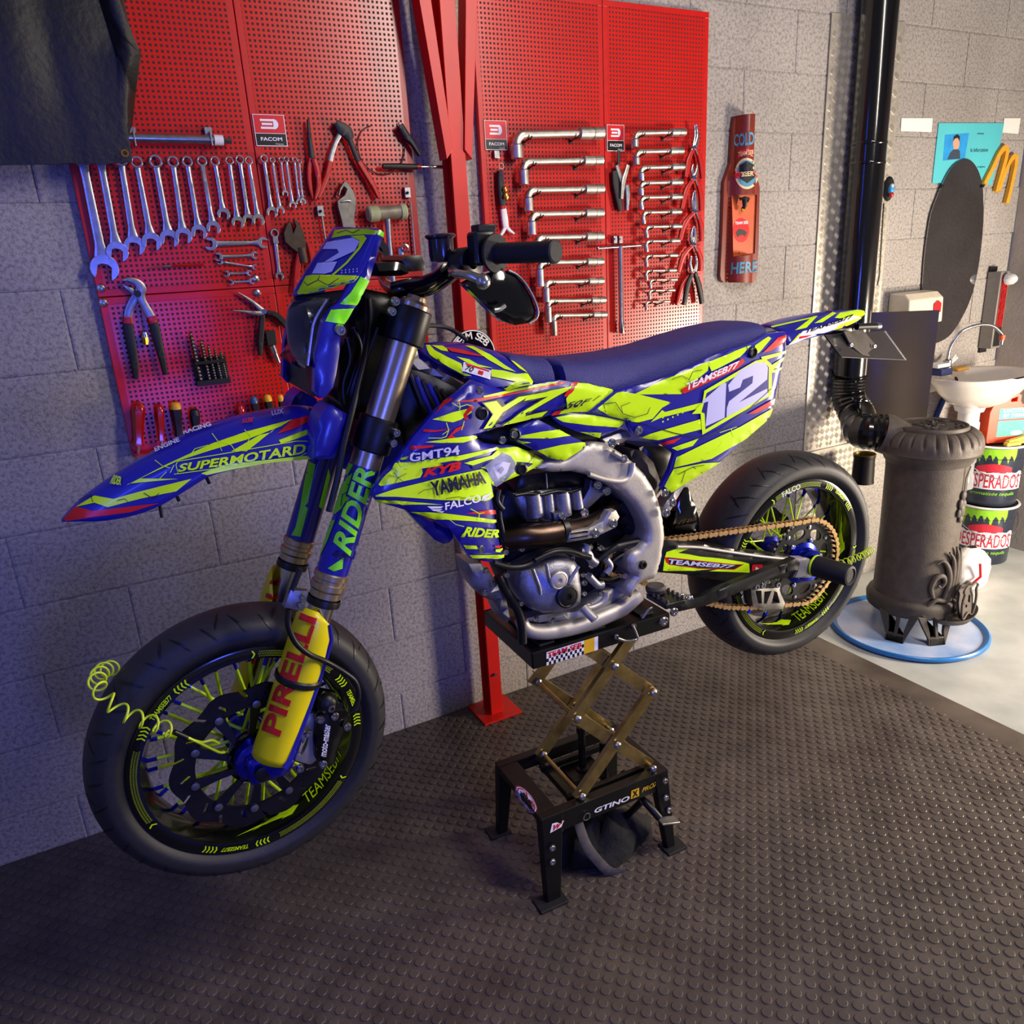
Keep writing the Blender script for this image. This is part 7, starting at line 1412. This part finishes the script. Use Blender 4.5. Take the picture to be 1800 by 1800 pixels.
# scissor arms
nd = dict(tr=(-.556, .667), tl=(-.690, .667), uc=(-.618, .600), rk=(-.503, .490), lk=(-.728, .490), lc=(-.614, .374), bl=(-.722, .262), br=(-.503, .262))
def arm(a, b, y, name='scissor_arm'):
    A, C2 = np.array([nd[a][0], y, nd[a][1]]), np.array([nd[b][0], y, nd[b][1]]); d = unit(C2-A); n = np.array([-d[2], 0, d[0]]); w = .0155; A = A-d*.012; C2 = C2+d*.012
    q = MB(); q.prism([B(A+n*w), B(C2+n*w), B(C2-n*w), B(A-n*w)], B((0, .005, 0))-B((0, 0, 0))); k = B((0, .014, 0))-B((0, 0, 0))
    for s in (-1, 1): q.prism([B(A+n*w*s), B(C2+n*w*s), B(C2+n*(w-.004)*s), B(A+n*(w-.004)*s)], k)
    return q.build(name, 'zinc', t, smooth=0, bevel=.001)
for y, e in ((-.085, 1), (.115, -1)):
    arm('tr', 'lk', y); arm('tl', 'rk', y+.016); arm('lk', 'br', y+.016); arm('rk', 'bl', y)
    for k in nd:
        p = B((nd[k][0], y-.004, nd[k][1])); MB().lathe([(.010, 0), (.010, .004), (.006, .007), (0, .007)], p, B((0, -1, 0))-B((0, 0, 0)), 10).build('pivot_bolt', 'bolt', t)
for k in nd: MB().cyl(B((nd[k][0], -.08, nd[k][1])), B((nd[k][0], .13, nd[k][1])), .006, 12).build('cross_rod', 'zinc', t)
# base frame
nr = bx('base_rail', X0, X1, Y0, Y0+.028, .196, .252); fr_ = bx('base_rail', X0, X1, Y1-.028, Y1, .214, .252); lr = bx('base_rail', X0, X0+.055, Y0+.028, Y1-.028, .232, .252); bx('base_rail', X1-.03, X1, Y0+.028, Y1-.028, .222, .250)
bx('cross_bar', X0+.12, X0+.145, Y0+.028, Y1-.028, .205, .225); bx('guide_rail', -.74, -.50, -.05, -.035, .222, .240); bx('guide_rail', -.74, -.50, .09, .105, .222, .240)
for sx, sy in ((0, 0), (1, 0), (0, 1), (1, 1)):
    x, y = (X0, X1)[sx], (Y0, Y1)[sy]; dx, dy = (1, -1)[sx], (1, -1)[sy]; q = MB(); w = .05 if sy == 0 and sx == 0 else .034
    top = [(x, y, .25), (x+dx*(w+.012), y, .25), (x+dx*(w+.012), y+dy*.03, .25), (x, y+dy*.03, .25)]; ox, oy = -dx*(.012 if sx else .004), -dy*.02
    bot = [(x+ox, y+oy, .014), (x+ox+dx*w*.8, y+oy, .014), (x+ox+dx*w*.8, y+oy+dy*.026, .014), (x+ox, y+oy+dy*.026, .014)]
    q.add([B(p) for p in top+bot], [(0, 1, 2, 3), (7, 6, 5, 4)]+[(i, (i+1) % 4, 4+(i+1) % 4, 4+i) for i in range(4)]); lg = q.build('leg', 'stand_black', t, smooth=0, bevel=.003)
    MB().box(B((x+ox+dx*w*.4-dx*.008, y+oy+dy*.006, .0105)), (w+.03, .05, .008), BM).build('foot_pad', 'rubber', lg, smooth=0, bevel=.002)
for p in ((492, 1440), (492, 1520), (1140, 1055), (1145, 1152), (1162, 1222)): bolt(cH, p, Y0-.012, .0085, t)
bv = bvh_of(nr)
for s, Qs, m, sh in (('GTINO', '735 1243 938 1165 938 1138 735 1215', 'print_white', .15), ('PROX', '1008 1122 1105 1078 1108 1050 1012 1096', 'sticker_yellow', .2)):
    q = MB(); text(q, bv, s, pts(cH, Qs), 0, .001, sh, .03); q.build('lettering', m, nr, smooth=0, recalc=False)
q = MB(); decal(q, bv, pts(cH, '945 1160 992 1142 992 1094 948 1112'), 0, .0008, 30); text(q, bv, 'X', pts(cH, '952 1152 986 1138 986 1102 954 1116'), 1, .0014, 0, .05); q.build('x_badge', ['sticker_yellow', 'print_black'], nr, smooth=0, recalc=False)
q = MB(); bl_ = bvh_of(nr, *[o for o in t.children if o.name.startswith('leg')]); decal(q, bl_, pts(cH, '480 1356 545 1320 560 1282 492 1302'), 0, .0008, 30); text(q, bl_, 'W', pts(cH, '492 1345 540 1320 550 1292 500 1308'), 1, .0014, .2, .05); q.build('w_badge', ['print_white', 'print_red'], nr, smooth=0, recalc=False)
bv = bvh_of(lr); q = MB(); cx_, cy_ = 343, 1166; ux, uy = np.array([60, 78]), np.array([28, -26])
def el_(f): return [cH(cx_+f*(ux[0]*math.cos(a)+uy[0]*math.sin(a)), cy_+f*(ux[1]*math.cos(a)+uy[1]*math.sin(a))) for a in np.linspace(0, 2*math.pi, 25)[:24]]
mat('oval_red', '#9a2a33', .4); decal(q, bv, el_(1.0), 0, .0006, 12); decal(q, bv, el_(.9), 1, .001, 12); decal(q, bv, el_(.82), 0, .0013, 12); decal(q, bv, el_(.72), 1, .0016, 12); text(q, bv, 'HOTRODS', pts(cH, '302 1130 372 1222 390 1200 318 1108'), 2, .0024, 0, 0); q.build('oval_badge', ['oval_red', 'print_lilac', 'print_black'], lr, smooth=0, recalc=False)
mb = MB(); c = B(bk(cH(692, 1262), Y0-.004)); ringp(mb, c, .011, .0085, .002, 20); mb.build('pull_ring', 'chrome', t)
# hydraulic jack and pedal
jk = MB().lathe([(.016, .04), (.016, .20), (.019, .205), (.019, .22), (.010, .222), (.010, .33), (.014, .332), (.014, .35), (0, .35)], B((-.63, .06, 0)), (0, 0, 1), 24).build('hydraulic_ram', 'stand_black', t); bx('ram_foot', -.68, -.58, .02, .10, .195, .215)
btube('pedal_lever', cH, '900 1010 960 1100 1040 1190 1110 1270', [.02, -.04, -.10, -.13], .010, 'stand_black', t); pp = B(bk(cH(1160, 1285), -.14)); MB().box(pp, (.06, .03, .006), BM @ np.array(Matrix.Rotation(.3, 3, 'Y'))).build('foot_pedal', 'satin', t, bevel=.002)
btube('pedal_lever', cH, '870 1300 940 1240 1010 1170', [-.02, -.06, -.09], .009, 'stand_black', t); btube('ram_link', cH, '790 830 790 980 800 1100', .03, .012, 'stand_black', t)
btube('support_strut', cH, '1010 120 1050 70 1068 60', -.12, .003, 'steel', t); btube('lock_pin', cH, '870 235 920 250 980 240 975 205 955 160', -.12, .0035, 'chrome', t)
# cloth bag and strap hanging in the base
bg = thing('tie_down_bag', B((-.63, -.02, .006)), 'black fabric pouch with grey strap lying under the lift stand', 'bag'); rows = []
for z, r in ((.0095, .85), (.03, 1.0), (.06, .92), (.085, .75), (.105, .5), (.115, .2)): rows.append([B((-.62+.14*r*math.cos(a)*(1+.12*math.sin(4*a+z*70)+.06*math.sin(9*a)), -.03+.075*r*math.sin(a)*(1+.14*math.sin(3*a+z*40)), max(.0095, z+.018*math.sin(5*a+z*30)*(1 if z > .02 else 0)))) for a in np.linspace(0, 2*math.pi, 41)[:40]])
q = MB(); q.grid(rows, closeu=True); q.f += [tuple(range(39, -1, -1)), tuple(range(200, 240))]; q.m += [0, 0]; q.build('pouch', 'cloth_black', bg, smooth=60)
q = MB(); P = smoothpath([B((-.73, -.075, .185)), B((-.72, -.10, .12)), B((-.69, -.112, .06)), B((-.66, -.12, .022)), B((-.62, -.125, .012))], 6); q.tube(P, .013, 8, flat=.15, up=np.array([0., 1., .2])); q.build('strap', 'strap_grey', bg, smooth=60)
# ================================================================ coiled reminder cables
def coil(P, r, turns, n, t0, t1):
    P = np.array(smoothpath(P, 10)); d = np.r_[0, np.cumsum(np.linalg.norm(np.diff(P, axis=0), axis=1))]; out = []
    for i in range(n):
        s = i/(n-1)*d[-1]; c = np.array([np.interp(s, d, P[:, k]) for k in range(3)]); c2 = np.array([np.interp(min(s+.004, d[-1]), d, P[:, k]) for k in range(3)]); c1_ = np.array([np.interp(max(s-.004, 0), d, P[:, k]) for k in range(3)]); u, w = perp(c2-c1_); a = 2*math.pi*turns*i/(n-1); f = 1 if t0 < i/(n-1) < t1 else .0
        f = min(1, max(0, (i/(n-1)-t0)/.05), max(0, (t1-i/(n-1))/.02)); out.append(c+r*f*(math.cos(a)*u+math.sin(a)*w))
    return out
mat('cable_neon', '#d4ee2a', .35, 0, .03)
ct = thing('coiled_cable', S(st(cK(600, 800), -.09)), 'neon yellow coiled reminder cable looped from the front brake disc', 'cable', 'neon coiled cables')
P = [S(st(cK(x, y), Y)) for x, y, Y in ((560, 795, -.098), (430, 740, -.108), (290, 690, -.112), (190, 610, -.105), (130, 520, -.07), (160, 450, -.01), (230, 430, .04))]
MB().tube(coil(P, .0135, 10.5, 240, -.06, 1.2), .0021, 8).build('coil', 'cable_neon', ct, smooth=60)
MB().tube([S(st(cK(565, 792), -.097)), S(st(cK(640, 825), -.094))], .005, 12).build('crimp_sleeve', 'black', ct)
for s_ in ('640 822 760 880 820 908 852 908', '640 826 720 850 780 840 820 858'): btube('loop_end', cK, s_, [-.094, -.088, -.084, -.08], .0024, 'cable_neon', ct, True)
ct = thing('coiled_cable', B(bk(cI(1340, 890), -.11)), 'neon yellow coiled reminder cable trailing behind the rear axle', 'cable', 'neon coiled cables')
P = [B(bk(cI(x, y), Y)) for x, y, Y in ((1335, 895, -.11), (1400, 880, -.115), (1480, 850, -.12), (1560, 820, -.12), (1600, 790, -.10))]
MB().tube(coil(P, .0095, 10, 200, 0, 1.2), .0016, 8).build('coil', 'cable_neon', ct, smooth=60)
for o in list(bpy.data.objects):
    if '_o' in o: del o['_o']
